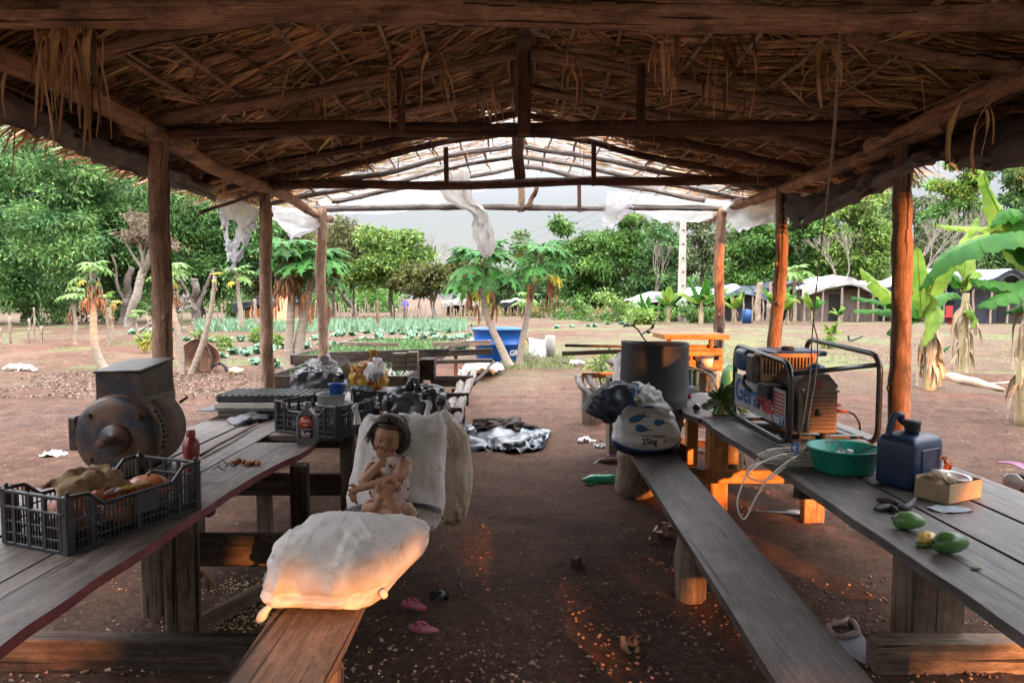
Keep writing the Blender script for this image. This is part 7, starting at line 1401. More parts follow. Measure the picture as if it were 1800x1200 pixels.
def palm_leaf(mb, c, out, size, rng, droop=.35, lobes=9, fold=.0):
    """deeply cut round leaf: each lobe a folded toothed blade"""
    out = Vector(out).normalized(); side = out.cross(Vector((0,0,1))).normalized(); up = side.cross(out).normalized(); c = Vector(c)
    for k in range(lobes):
        a = (k/(lobes-1)-.5)*2*2.35; ln = size*(1-.28*abs(a)/2.35)*rng.uniform(.9,1.08); d = (out*math.cos(a)+side*math.sin(a)).normalized(); s = (side*math.cos(a)-out*math.sin(a))
        def pt(t, w_): return c + d*ln*t + s*ln*w_ + up*(.10*ln*t*(1-t)*2 - droop*ln*t*t - abs(w_)*ln*.30)
        prof = [(0,.0),(.22,.055),(.42,.10),(.50,.21),(.56,.09),(.70,.085),(.74,.17),(.82,.05),(1.0,0)]
        b = len(mb.v)
        for (t, w_) in prof: mb.v += [pt(t, -w_), pt(t, 0), pt(t, w_)]
        for i in range(len(prof)-1):
            q = b+3*i; mb.face((q, q+1, q+4, q+3)); mb.face((q+1, q+2, q+5, q+4))
def papaya(label, base, top, r, nleaf, size, pet, seed, lm=None, dead=6, fruit=8, yellow=1, grp='papaya plants', bent=None, tilt=.1):
    rng = random.Random(seed); T = thing('papaya_plant', label, 'papaya', base, grp); base = Vector(base); top = Vector(top)
    mb = MB(); path = smooth_path(bent or [base+Vector((0,0,-.1)), base.lerp(top,.3)+Vector((.04,0,0)), base.lerp(top,.7)+Vector((-.03,0,0)), top], 5); n = len(path); mb.tube(path, [r*(1.25-.6*i/(n-1)+(.35 if i == 0 else 0)) for i in range(n)], 12, wob=.12); mb.build('trunk', PTR, T)
    ml = MB(); mp = MB(); my = MB(); deads = []; ms = MB()
    for k in range(nleaf):
        a = k*2.4+rng.uniform(-.3,.3); el = rng.uniform(-.25, 1.05) if k > nleaf*.25 else rng.uniform(.8,1.3)
        el = rng.uniform(-.6,-.3) if k >= nleaf-yellow else el; d = Vector((math.cos(a)*math.cos(el), math.sin(a)*math.cos(el), math.sin(el))); L_ = pet*rng.uniform(.7,1.1)
        st = top+Vector((0,0,-.12*r*rng.random()*8)); e = st+d*L_+Vector((0,0,-.18*L_)); mp.tube(smooth_path([st, st+d*L_*.5+Vector((0,0,.03)), e], 3), [.013*pet/.5*.8]*7, 5)
        yl = k >= nleaf-yellow; o_ = Vector((d.x, d.y, .05-.5*(1-el))); palm_leaf(my if yl else ml, e, o_, size*rng.uniform(.8,1.15)*(.6 if yl else 1), rng, droop=rng.uniform(.25,.6))
    for k in range(dead):
        a = rng.uniform(0, 6.3); st = top+Vector((0,0,-rng.uniform(.05,.35)*(1+pet))); e = st+Vector((math.cos(a)*pet*.45, math.sin(a)*pet*.45, -rng.uniform(.35,.8)*pet)); ms.tube(smooth_path([st, st.lerp(e,.5)+Vector((math.cos(a)*.08,math.sin(a)*.08,.08)), e], 3), [.010]*7, 5)
        deads += [(e, (rng.uniform(-.1,.1), rng.uniform(-.1,.1)), size*rng.uniform(.45,.9), size*rng.uniform(.08,.16)) for j in range(4)]
    if ml.v: ml.build('leaves', lm or L_PAP, T)
    if mp.v: mp.build('leaf_stalks', PST, T)
    if my.v: my.build('yellow_leaves', L_PAPY, T)
    if deads: strips('dead_leaves', L_PAPD, T, deads, RNG)
    if ms.v: ms.build('dead_stalks', PSTD, T)
    for k in range(fruit):
        a = rng.uniform(0, 6.3); c = top+Vector((math.cos(a)*r*1.5, math.sin(a)*r*1.5, -.10-k*.045)); mb = MB(); mb.blob(c, (.055,.055,.085), nu=12, nv=8); mb.build('papaya_fruit', PFR, T)
    for nm in (): pass
    return T
def PG(u, v): g_ = G(u, v); return g_
b0 = G(897,645); papaya('left leaning papaya plant with big dark leaves beside the blue tank', b0, P(846,468,b0.y), .085, 20, .62, .72, 1, dead=7, yellow=1, bent=[b0, P(880,610,b0.y), P(858,560,b0.y), P(850,520,b0.y), P(846,468,b0.y)], fruit=10)
b0 = G(912,642); papaya('right papaya plant with dark leaves and yellow ones, rising beside the blue tank', b0, P(950,455,b0.y), .07, 17, .56, .62, 2, dead=5, yellow=2, bent=[b0+Vector((0,0,-.05)), P(918,600,b0.y), P(932,530,b0.y), P(946,480,b0.y), P(950,455,b0.y)])
b0 = G(926,592); papaya('small pale papaya between the two big ones', b0, P(926,528,b0.y), .06, 9, .4, .5, 3, lm=L_PAPB, dead=1, fruit=0)
b0 = G(915,600); papaya('young papaya leaves showing above the blue tank rim', G(915,622), P(915,590,G(915,622).y), .03, 6, .22, .25, 33, lm=L_PAPB, dead=0, fruit=0, yellow=1)
b0 = G(516,655); papaya('left papaya of the thick pair between the far left posts, many withered stalks', b0, P(503,448,b0.y), .095, 11, .52, .55, 4, dead=14, yellow=0, bent=[b0+Vector((-.1,0,-.05)), P(508,600,b0.y), P(512,520,b0.y), P(503,448,b0.y)], fruit=9)
b0 = G(528,654); papaya('right papaya of the thick pair between the far left posts, bushy dark crown', b0, P(550,470,b0.y), .11, 18, .60, .62, 5, dead=6, yellow=0, bent=[b0+Vector((-.1,0,-.05)), P(527,600,b0.y), P(540,530,b0.y), P(550,470,b0.y)], fruit=6)
b0 = G(178,648); papaya('papaya with hanging brown leaves left of the nearest left post', b0, P(163,478,b0.y), .085, 8, .36, .38, 6, lm=L_PAPB, dead=14, yellow=2, bent=[b0+Vector((.08,0,-.05)), P(167,610,b0.y), P(164,540,b0.y), P(163,478,b0.y)], fruit=12)
b0 = G(132,608); papaya('small sparse papaya left of the one with hanging brown leaves', b0, P(132,518,b0.y), .06, 6, .42, .38, 7, lm=L_PAPB, dead=6, yellow=0, fruit=5)
b0 = G(190,605); papaya('thin papaya stem behind the one with hanging brown leaves', b0, P(187,525,b0.y), .06, 4, .34, .4, 8, lm=L_PAPB, dead=6, yellow=1, fruit=2)
b0 = G(197,596); papaya('another thin papaya stem beside it with a wilted top', b0, P(195,535,b0.y), .05, 2, .3, .3, 88, lm=L_PAPY, dead=6, yellow=1, fruit=0)
b0 = G(240,601); papaya('short bare papaya stem with a small green tuft left of the nearest post', b0, P(240,548,b0.y), .045, 5, .3, .2, 9, lm=L_PAPB, dead=2, yellow=0, fruit=0)
b0 = G(320,656); papaya('leaning papaya behind the nearest left post', b0, P(297,478,b0.y), .065, 7, .34, .34, 10, lm=L_PAPB, dead=9, yellow=1, fruit=0)
b0 = G(334,656); papaya('thin strongly leaning papaya with a tiny tuft above the wheelbarrow', b0, P(378,484,b0.y), .06, 3, .14, .12, 11, lm=L_PAPY, dead=1, yellow=1, fruit=0, bent=[b0+Vector((0,0,-.05)), P(352,615,b0.y), P(370,550,b0.y), P(378,484,b0.y)])
b0 = G(424,583); papaya('straight papaya below the point of the torn plastic sheet', b0, P(418,482,b0.y), .11, 8, .62, .6, 12, lm=L_PAPB, dead=0, yellow=1, fruit=0)
b0 = P(1397,555,50); b0.z = 0; papaya('small distant papaya tree above the black shacks', b0, P(1397,478,50), .12, 10, 1.0, .8, 13, lm=L_PAPB, dead=1, yellow=0, fruit=0)
# ------------------------------------------------------------ bananas
L_BAN = mat('banana_leaf', (.02,.10,.012), (.06,.19,.025), scale=2, rough=.5, trans=.4, spec=.2, island=.12); L_BANY = mat('banana_leaf_light', (.10,.20,.025), (.24,.33,.05), scale=2, spec=.2, rough=.55, trans=.4, island=.15); L_BAND = mat('banana_leaf_dry', (.30,.21,.13), (.46,.35,.24), scale=5, rough=.85, island=.3); 
for m_ in (L_BAN, L_BANY):
    N_ = m_.node_tree.nodes; K_ = m_.node_tree.links; tcb = N_.new('ShaderNodeTexCoord'); wv = N_.new('ShaderNodeTexWave'); wv.bands_direction = 'Y'; wv.inputs['Scale'].default_value = 7; wv.inputs['Distortion'].default_value = 1.5; K_.new(tcb.outputs['UV'], wv.inputs[0]); bp_ = N_.new('ShaderNodeBump'); bp_.inputs['Strength'].default_value = .22; bp_.inputs['Distance'].default_value = .02; K_.new(wv.outputs[1], bp_.inputs['Height']); K_.new(bp_.outputs[0], N_['Principled BSDF'].inputs['Normal'])
BST = mat('banana_stem', (.24,.19,.09), (.42,.35,.20), scale=4, rough=.7, stretch=(1,1,.3), c3=(.14,.07,.035), s3=6)
def banana_leaf(mb, path, W, rng, torn=.25, nseg=26, fold=.35, mid=None, twist=0):
    pth = smooth_path(path, 8); n = len(pth); L_ = [0]
    for i in range(1, n): L_.append(L_[-1]+(pth[i]-pth[i-1]).length)
    tot = L_[-1]
    for sd in (-1, 1):
        i = 1; 
        while i < n-1:
            run = rng.randint(2, 5) if rng.random() < torn*2 else rng.randint(3, 7); j1 = min(i+run, n-1); dz = rng.uniform(-.3,.05)*torn*W*2; rows = []
            for j in range(i, j1+1):
                t = L_[j]/tot; w_ = W*.5*max(0, math.sin(PI*min(1, t**.62*.97+.03)))**.55*(1 if t < .97 else .6)
                d = (pth[min(j+1,n-1)]-pth[max(j-1,0)]).normalized(); s = d.cross(Vector((0,0,1)));
                if s.length < .05: s = Vector((1,0,0))
                s.normalize(); s = (Matrix.Rotation(twist, 3, d) @ s); up = s.cross(d).normalized(); c = pth[j]; fw = d*w_*.25
                rows.append([c, c+s*sd*w_*.5+up*(w_*.10)+fw*.4+up*.012*math.sin(j*2.5), c+s*sd*w_+up*(-fold*w_+dz*.6)+fw+up*.02*math.sin(j*2.1)])
            mb.grid(rows); i = j1
    m2 = mid or mb; m2.tube(pth, [max(.004, .020*W/.5*(1-.85*i/(n-1))) for i in range(n)], 6)
def banana_plant(label, base, h, r, leaves, seed, stem_m=None, dry=6, group='banana plants', lean=(0,0)):
    rng = random.Random(seed); base = Vector(base); T = thing('banana_plant', label, 'banana plant', base, group); top = base+Vector((lean[0], lean[1], h))
    mb = MB(); mb.tube(bend(base+Vector((0,0,-.08)), top, 10, .03, seed), [r*(1.25-.55*i/10) for i in range(11)], 12, wob=.15); mb.build('stem', stem_m or BST, T)
    for (path, W, lm_, torn, fold) in leaves:
        mb = MB(); banana_leaf(mb, path, W, rng, torn, fold=fold); mb.build('leaf', lm_, T)
    it = []
    for k in range(dry*3):
        a = rng.uniform(0,6.3); z = rng.uniform(.3,.9)*h; st = base+Vector((lean[0]*z/h+math.cos(a)*r*.8, lean[1]+math.sin(a)*r*.8, z)); o_ = rng.uniform(.05,.16)*min(1, h); it.append((st, (math.cos(a)*o_, math.sin(a)*o_), min(z*.95, rng.uniform(.35,.9)*min(1, h)), rng.uniform(.03,.11)*min(1, h)))
    if it: strips('dry_leaves', L_BAND, T, it, RNG)
    return T
Yb = G(1640,683).y
def q(u, v, dy=0): return P(u, v, Yb+dy)
banana_plant('nearer banana plant with an upright pale leaf, just right of the nearest right post', G(1632,684), (q(1622,560)-q(1622,684)).z, .085, [
 ([q(1620,565), q(1618,530), q(1615,480,-.1), q(1612,432,-.2)], .36, L_BANY, .05, .1),
 ([q(1616,560), q(1585,535), q(1548,505,-.3), q(1512,470,-.5)], .34, L_BANY, .35, .5),
 ([q(1616,560), q(1590,545), q(1550,530,.2), q(1496,522,.3)], .30, L_BAN, .3, .4),
 ([q(1616,562), q(1600,550), q(1560,545,.4), q(1500,545,.6)], .30, L_BAN, .4, .5),
 ([q(1618,560), q(1632,520), q(1650,480,-.2), q(1690,430,-.5), q(1740,408,-.6)], .40, L_BANY, .35, .45),
 ([q(1618,560), q(1640,540), q(1640,565,-.3), q(1622,610,-.4)], .30, L_BANY, .1, .25),
 ([q(1618,560), q(1645,525,.3), q(1670,515,.5), q(1690,525,.7)], .3, L_BAN, .3, .5),
 ([q(1616,562), q(1590,560), q(1570,580,.2), q(1580,600,.3)], .28, L_BAN, .4, .5),
 ([q(1618,560), q(1608,530,.3), q(1590,505,.6), q(1600,480,.9)], .3, L_BAN, .3, .4)], 1, dry=13)
Yq = G(1692,662).y
def q2(u, v, dy=0): return P(u, v, Yq+dy)
banana_plant('second banana plant with long drooping leaves behind the upright one', G(1692,662), (q2(1690,515)-q2(1690,662)).z, .095, [
 ([q2(1692,510), q2(1696,470), q2(1700,420,.2), q2(1720,380,.3)], .36, L_BANY, .35, .4),
 ([q2(1692,510), q2(1672,480), q2(1650,470,.2), q2(1630,500,.3)], .34, L_BAN, .4, .5),
 ([q2(1690,515), q2(1700,490), q2(1715,478,-.3), q2(1700,510,-.5)], .26, L_BANY, .3, .5),
 ([q2(1690,550), q2(1705,545,-.2), q2(1712,560,-.3), q2(1706,580,-.3)], .18, L_BANY, .4, .6)], 2, dry=12)
banana_plant('young banana shoot with a few small leaves at the foot of the nearer plant', G(1648,680), .55, .03, [([q(1649,630), q(1646,612), q(1643,590)], .10, L_BAN, .0, .2), ([q(1649,632), q(1655,618), q(1670,608)], .12, L_BAN, .1, .3), ([q(1649,636), q(1640,620), q(1636,606)], .10, L_BAN, .1, .3)], 3, dry=1)
b3 = G(1796,600); b3 = Vector((P(1812,600,9.0).x, 9.0, 0))
def q3(u, v, dy=0): return P(u, v, 9.0+dy)
banana_plant('large banana plant at the right edge, its huge dark leaves reaching into view', b3, 1.95, .12, [
 ([q3(1830,470), q3(1800,415), q3(1740,418,-.1), q3(1660,450,-.2), q3(1615,510,-.1)], .46, L_BAN, .22, .75),
 ([q3(1830,470), q3(1800,395,.2), q3(1770,370,.2), q3(1740,400,.2)], .42, L_BAN, .3, .5),
 ([q3(1830,470), q3(1790,430,.4), q3(1740,340,.5), q3(1728,300,.5)], .40, L_BANY, .45, .4),
 ([q3(1830,480), q3(1790,500,-.1), q3(1740,495,-.2), q3(1705,490,-.2)], .34, L_BAN, .3, .6),
 ([q3(1830,480), q3(1800,505,-.2), q3(1760,520,-.4), q3(1718,538,-.5)], .34, L_BAN, .3, .6),
 ([q3(1830,470), q3(1790,390,.5), q3(1750,400,.7), q3(1690,400,.8), q3(1645,395,.8)], .34, L_BANY, .2, .3),
 ([q3(1830,480), q3(1815,520,.1), q3(1790,540,.1), q3(1765,550,.1)], .26, L_BAN, .4, .6),
 ([q3(1830,470), q3(1850,330,.2), q3(1830,290,.1)], .4, L_BAN, .3, .4)], 4, dry=10)
T = thing('fallen_banana_stem', 'dry fallen banana stem lying on the soil beside the banana plants', 'banana stem', G(1740,680)); mb = MB(); a, b2 = G(1668,668), G(1765,690); mb.tube(bend(a+Vector((0,0,.08)), b2+Vector((0,0,.05)), 8, .04, 3), [.11,.13,.13,.12,.11,.10,.09,.07,.03], 10, flat=.7, wob=.25); mb.tube(bend(G(1730,678)+Vector((0,0,.03)), G(1830,672)+Vector((0,0,.03)), 8, .05, 6), .05, 8, flat=.5, wob=.3); mb.build('dry_stem', L_BAND, T)
def small_banana(u, v, Y, h, n, seed, label, lm=None, ls=1.0):
    c = P(u, v, Y); c.z = 0; rng = random.Random(seed); lv = []; top = c+Vector((0,0,h*.45))
    for k in range(n):
        a = k*2.4+rng.uniform(-.3,.3); L_ = h*rng.uniform(.6,.95)*ls; el = rng.uniform(.35,1.3); d = Vector((math.cos(a)*math.cos(el), math.sin(a)*math.cos(el)*.6, math.sin(el))); lv.append(([top, top+d*L_*.4, top+d*L_*.8+Vector((0,0,-.05*L_)), top+d*L_*1.05+Vector((0,0,-.28*L_))], .26*h/1.4*1.4, lm or (L_BANY if rng.random() < .6 else L_BAN), .2, .4))
    return banana_plant(label, c, h*.5, .045*h/1.4*1.3, lv, seed, dry=2)
small_banana(1462,608,G(1462,606).y, .85, 9, 11, 'low yellow-green banana plant behind the generator', L_BANY, .8)
for i, (u, v, Y, h, lb_) in enumerate([(1135,556,46,1.9,'small banana plant by the white shack'),(1175,556,46,2.6,'banana plant left of the utility pole'),(1232,556,44,3.0,'taller banana plant right of the utility pole'),(1258,556,44,2.4,'banana plant beside the far right post'),(1292,556,46,2.2,'banana plant in front of the black shack'),(1365,556,44,2.5,'banana plant just right of the far reddish post'),(1385,556,46,2.0,'smaller banana plant before the black shack wall'),(1428,556,44,2.0,'banana plant near the hanging cable'),(1475,553,46,1.2,'tiny banana shoot in front of the white roofed shack')]):
    small_banana(u, v, Y, h, 6, 30+i, lb_, ls=.9)
# ------------------------------------------------------------ wheelbarrow, tank, posts
Yw = G(350,655).y; T = thing('wheelbarrow', 'rusty wheelbarrow tipped upright on the field behind the nearest left post', 'wheelbarrow', G(350,655)); RW = mat('rusty_tray', (.10,.045,.025), (.19,.10,.06), scale=6, rough=.85)
mb = MB(); ctr = P(352,626,Yw); R = rotm(0,.65,0) @ rotm(PI/2-.35,0,0)
outer = []; inner = []
for k in range(24):
    a = 2*PI*k/24; e = .6; x = math.copysign(abs(math.cos(a))**e, math.cos(a)); y = math.copysign(abs(math.sin(a))**e, math.sin(a)); outer.append(ctr+R@Vector((x*.42*(1-.15*y), y*.33, .0))); inner.append(ctr+R@Vector((x*.25, y*.2, -.26)))
mb.v = outer+inner+[sum(inner, Vector())/24]
for k in range(24): j = (k+1) % 24; mb.face((k, j, 24+j, 24+k), 0, None, True); mb.face((24+k, 24+j, 48))
o = mb.build('tray', RW, T); md = o.modifiers.new('t','SOLIDIFY'); md.thickness = .015
mb = MB(); mb.tube(outer+[outer[0]], .014, 6); mb.build('tray_rim', RW, T)
mb = MB(); mb.tube([P(342,655,Yw), P(347,628,Yw), P(362,603,Yw)], .022, 6); mb.tube([P(373,653,Yw+.2), P(371,625,Yw+.2), P(362,600,Yw+.2)], .022, 6); mb.build('handle', W_LEG, T)
mb = MB(); mb.tube([ctr+R@Vector((.5, .0, -.1))+Vector((math.cos(a*PI/8)*.16, 0, math.sin(a*PI/8)*.16)) for a in range(17)], .035, 8, cap=False); mb.build('wheel', BLK, T)
mb = MB(); mb.tube([P(367,655,Yw-.1), P(368,630,Yw)], .018, 6); mb.tube([P(352,655,Yw-.1), P(352,635,Yw)], .018, 6); mb.build('leg', RW, T)
Yt = 17.9; tcn = Vector((P(878,600,Yt+.7).x, Yt+.6, 0)); k = Yt/F; T = thing('water_tank', 'bright blue round open water tank between the papaya stems', 'tank', tcn); TBL = mat('tank_bright_blue', (.004,.075,.34), (.008,.12,.46), scale=2, rough=.35, spec=.5)
mb = MB(); mb.lathe([(0,.0),(.60,.0),(.62,.02),(.665,.42),(.70,.43),(.70,.46),(.675,.47),(.72,.80),(.755,.81),(.76,.85),(.735,.86),(.70,.82),(.60,.05),(0,.05)], tcn, 48); mb.build('tank_wall', TBL, T)
mb = MB(); mb.lathe([(0,.70),(.69,.70)], tcn, 32); mb.build('water', mat('tank_water', (.02,.03,.03), rough=.05), T)
def on_tank(c): a = -PI/2+ (c.x-.0)/.70 + .42; r = .685+.05*(c.y+.15); return tcn+Vector((math.cos(a)*(r), math.sin(a)*(r), .16+c.y+.0))
text('GR', .20, None, None, WH, T, .0, bold=.006, mapf=lambda c: on_tank(c))
for (u, v, h, r, lb_, m_) in [(967,628,.62,.14,'grey concrete drum beside the hanging net', mat('drum_grey', (.20,.18,.16), (.32,.29,.26), rough=.85)), (938,625,.42,.06,'short dark post holding the white net', W_DARK)]:
    c = G(u, v); mb = MB(); mb.lathe([(r,-.05),(r,h),(0,h)], c, 20); tag(mb.build('drum' if r > .1 else 'short_post', m_, origin=c), lb_, 'drum' if r > .1 else 'post')
cloth('net_sheet', [[G(930,626)+Vector((0,0,.55)), G(950,628)+Vector((0,0,.5)), G(965,628)+Vector((0,0,.55))], [G(930,626)+Vector((0,-.05,.2)), G(950,628)+Vector((0,-.1,.2)), G(965,628)+Vector((0,0,.2))], [G(930,627), G(950,630), G(965,628)]], FILM_T, 'white net sheet stretched between the short post and the drum', 'net', amp=.05, seed=3)
mb = MB(); mb.tube(smooth_path([P(918,598,17), G(926,612)+Vector((0,0,.3)), G(945,626), G(975,635), G(1010,638), G(1060,637)], 6), .022, 6); tag(mb.build('hose', BLK), 'black hose running from the blue tank across the soil', 'hose')
mb = MB(); c = G(1000,635); mb.grid(sheet([[G(1003,634,.05), G(1015,633,.12), G(1025,635,.05)], [G(1001,638,.02), G(1014,638,.08), G(1028,638,.02)]], 6, 5, .05, 6, 2)); tag(mb.build('white_bag', MATS['white_tarp']), 'small white bag lying on the soil right of the drum', 'bag')
b0 = P(1050,640,12.5); tree('shrub', 'small leafy shrub growing left of the grey barrel', (P(1056,660,10.5).x, 10.5, 0), blobpx([(1052,630,22,14),(1060,650,18,18),(1045,645,12,12)], 10.5), 60, 8, .07, .03, L_BRI, .02, seed=91, rc=.12, cat='shrub', floor=.02, limb=8)
# utility pole and wires
cpz = 50; pu = mat('concrete', (.34,.30,.26), (.48,.43,.38), scale=3, rough=.9); T = thing('utility_pole', 'pale concrete utility pole at the edge of the forest', 'pole', (P(1198,560,cpz).x, cpz, 0)); mb = MB(); x = P(1198,560,cpz).x
mb.box((x, cpz, 5.4), (.58,.34,10.8), taper=.55); mb.build('shaft', pu, T)
for k in range(7): mb = MB(); mb.box((x+.02, cpz-.17, 1.6+k*1.0), (.16,.03,.10)); mb.build('step_hole', mat('hole_dark', (.10,.08,.07)), T)
mb = MB(); mb.box((x, cpz, 10.4), (2.2,.12,.14)); mb.build('crossarm', pu, T)
for k, (dx, dz) in enumerate([(-.9,10.5),(0,10.55),(.9,10.5)]):
    A_ = Vector((x+dx, cpz, dz)); B_ = P(700+k*50,520-k*8,150); B_.z = 8.5; mb = MB(); mb.tube(bend(A_, B_, 12, 0, 0, 1.2), .035, 4); tag(mb.build('power_line', mat('wire_grey', (.25,.25,.27))), ['left','middle','right'][k]+' overhead power line crossing the sky', 'power line', 'overhead power lines')
# shacks
BT = mat('black_tarp', (.012,.015,.022), (.05,.06,.08), scale=1.2, rough=.35, spec=.6, bump=.5); WT = mat('white_roof_tarp', (.40,.39,.39), (.62,.61,.60), scale=1.5, rough=.6, bump=.3); GT = mat('bluegrey_tarp', (.10,.13,.18), (.22,.26,.32), scale=1.5, rough=.45); SLW = mat('shack_boards', (.07,.052,.042), (.19,.15,.125), scale=3, rough=.9, stretch=(9,9,.6))
def shack(label, u0, u1, vt, ve, Y, roofm, wallm, dep=5, seed=0, ridge=.5, open_=False, vb=556):
    a, b2 = P(u0, vb, Y), P(u1, vb, Y); zt = P(u0, vt, Y).z; ze = P(u0, ve, Y).z; x0, x1 = a.x, b2.x; xm = x0+(x1-x0)*ridge; T = thing('shack', label, 'shack', ((x0+x1)/2, Y, 0), 'tarpaulin shacks'); k = seed
    rows = [[Vector((x0-.35, Y-.5, ze)), Vector(((x0+xm)/2, Y-.6, (ze+zt)/2-.15)), Vector((xm, Y-.55, zt-.1)), Vector(((x1+xm)/2, Y-.6, (ze+zt)/2-.1)), Vector((x1+.35, Y-.5, ze+.05))],
            [Vector((x0-.3, Y+dep*.5, ze+.1)), Vector(((x0+xm)/2, Y+dep*.5, (ze+zt)/2+.1)), Vector((xm, Y+dep*.5, zt+.05)), Vector(((x1+xm)/2, Y+dep*.5, (ze+zt)/2+.1)), Vector((x1+.3, Y+dep*.5, ze+.1))],
            [Vector((x0-.3, Y+dep, ze)), Vector(((x0+xm)/2, Y+dep, (ze+zt)/2)), Vector((xm, Y+dep, zt)), Vector(((x1+xm)/2, Y+dep, (ze+zt)/2)), Vector((x1+.3, Y+dep, ze))]]
    mb = MB(); mb.grid(sheet(rows, 5, 5, .16, 4, seed)); o = mb.build('roof', roofm, T); md = o.modifiers.new('t','SOLIDIFY'); md.thickness = .05
    mb = MB(); mb.grid(sheet([[p+Vector((0,-.02,0)) for p in rows[0]], [p+Vector((0,.05,-.35-.25*((i+seed)%2))) for i, p in enumerate(rows[0])]], 5, 3, .12, 9, seed+3)); mb.build('roof_edge', roofm if seed % 2 else BT, T)
    mb = MB(); mb.box(((x0+x1)/2, Y+.5, ze/2), (x1-x0, .08, ze)); mb.build('front_wall', wallm, T)
    for x in (x0, x1): mb = MB(); mb.box((x, Y+dep/2+.3, ze/2), (.08, dep-.4, ze)); mb.build('side_wall', wallm, T)
    mb = MB(); dx = x0+(x1-x0)*(.25+.5*((seed*37)%10)/10); mb.box((dx, Y+.44, ze*.42), (.8,.05,ze*.84)); mb.build('doorway', mat('doorway_dark', (.012,.011,.012)), T)
    for i in range(5):
        x = x0+(x1-x0)*i/4+.1*math.sin(i*5+seed); mb = MB(); log(mb, (x, Y-.4, -.05), (x+.08*math.sin(i), Y-.4, ze+(.1 if 0 < i < 4 else 0)), .07, .06, n=4, amp=.04, seg=7); mb.build('post', W_FENCE, T)
    return T
shack('small open shack with rounded white plastic roof left of the utility pole', 1118, 1196, 513, 530, 50, WT, SLW, seed=1)
shack('low shack with white and black tarp roof just right of the utility pole', 1212, 1268, 505, 522, 52, WT, BT, seed=2)
shack('black tarp shack behind the far right post', 1262, 1340, 500, 518, 50, GT, BT, seed=3)
shack('long shack with dark shiny tarp roof right of the reddish post', 1330, 1440, 492, 508, 52, BT, BT, seed=4, ridge=.6)
shack('shack with white draped roof and board walls behind the generator', 1412, 1530, 484, 508, 50, WT, SLW, seed=5, ridge=.6)
shack('board walled shack with white roof hidden by the nearest right post', 1530, 1612, 492, 510, 50, WT, SLW, seed=6)
shack('tall white roofed shack behind the banana plants', 1600, 1710, 470, 500, 48, WT, SLW, seed=7)
shack('grey roofed shack with black walls at the right edge', 1700, 1830, 472, 500, 46, GT, BT, seed=8)
shack('distant white roofed shack between the sticks, left of the papayas', 782, 834, 524, 532, 66, WT, SLW, seed=9, vb=548); shack('distant white roofed shack right of the left papaya', 886, 928, 525, 532, 66, WT, BT, seed=10, vb=548)
T = shack('rounded shack covered with a black tarp beyond the garden, lit end wall', 425, 505, 519, 533, 46, BT, SLW, seed=11, ridge=.5, vb=560)
mb = MB(); a = P(486,560,45); mb.box((P(495,560,45).x, 45.2, .95), (.75,.1,1.9)); mb.build('pink_door', mat('pink_boards', (.40,.22,.17), (.52,.32,.26)), T)
mb = MB(); c = P(1658,552,44); mb.box((c.x, 44, .5), (1.0,.6,.08)); mb.box((c.x+.45, 44.1, .85), (.08,.6,.7)); mb.box((c.x-.45,44,.22),(.06,.5,.5)); mb.box((c.x+.45,44,.22),(.06,.5,.5)); T = mb.build('plastic_chair', mat('red_plastic', (.35,.03,.03))); tag(T, 'red plastic chair in front of the white roofed shack', 'chair')
mb = MB(); c = P(1313,555,46); mb.lathe([(.3,0),(.3,.9),(0,.95)], (c.x,46,0), 14); tag(mb.build('blue_barrel', PL_BLUE, origin=(c.x,46,0)), 'small bright blue barrel in front of the black shack', 'barrel')
for (u, Y, lb_) in [(1330,44,'thick weathered post in front of the black shack'), (1351,46,'second weathered post beside the reddish post')]:
    a = P(u, 555, Y); a.z = -.1; mb = MB(); log(mb, a, a+Vector((.2,0,P(u,494,Y).z)), .20, .17, n=6, amp=.06, seg=9); tag(mb.build('wooden_post', W_FENCE, origin=a), lb_, 'post')
# person in blue far away
pc_ = P(712,556,52); pc_.z = 0; T = thing('person', 'distant person in a blue shirt and dark trousers standing among the sticks', 'person', pc_)
sg = [((0,0,1.35),(0,0,.95),.15,.13),((-.08,0,.9),(-.1,0,.05),.10,.06),((.08,0,.9),(.1,.1,.05),.10,.06),((-.18,0,1.38),(-.26,-.05,1.1),.055,.045),((-.26,-.05,1.1),(-.2,-.2,.95),.045,.035),((.18,0,1.38),(.27,-.05,1.1),.055,.045),((.27,-.05,1.1),(.22,-.22,.98),.045,.035),((0,0,1.45),(0,0,1.55),.055,.05)]
mb = capsules([(pc_+Vector(a), pc_+Vector(b_), r1, r2) for a, b_, r1, r2 in sg], [(pc_+Vector((0,-.02,1.63)), (.085,.1,.12), None)]); remesh(mb.build('body', SKIN, T), .025, 2)
mb = capsules([(pc_+Vector((0,0,1.38)), pc_+Vector((0,0,.92)), .19, .17), (pc_+Vector((-.18,0,1.39)), pc_+Vector((-.26,-.05,1.12)), .08, .07), (pc_+Vector((.18,0,1.39)), pc_+Vector((.27,-.05,1.12)), .08, .07)]); remesh(mb.build('shirt', mat('blue_shirt', (.05,.06,.30), (.08,.10,.42)), T), .03, 2)
mb = capsules([(pc_+Vector((-.08,0,.95)), pc_+Vector((-.1,0,.12)), .125, .08), (pc_+Vector((.08,0,.95)), pc_+Vector((.1,.08,.12)), .125, .08)]); remesh(mb.build('trousers', mat('dark_trousers', (.03,.03,.05)), T), .03, 2)
mb = MB(); mb.blob(pc_+Vector((0,0,1.70)), (.10,.11,.08), nu=14, nv=8); mb.build('hair', BR, T)
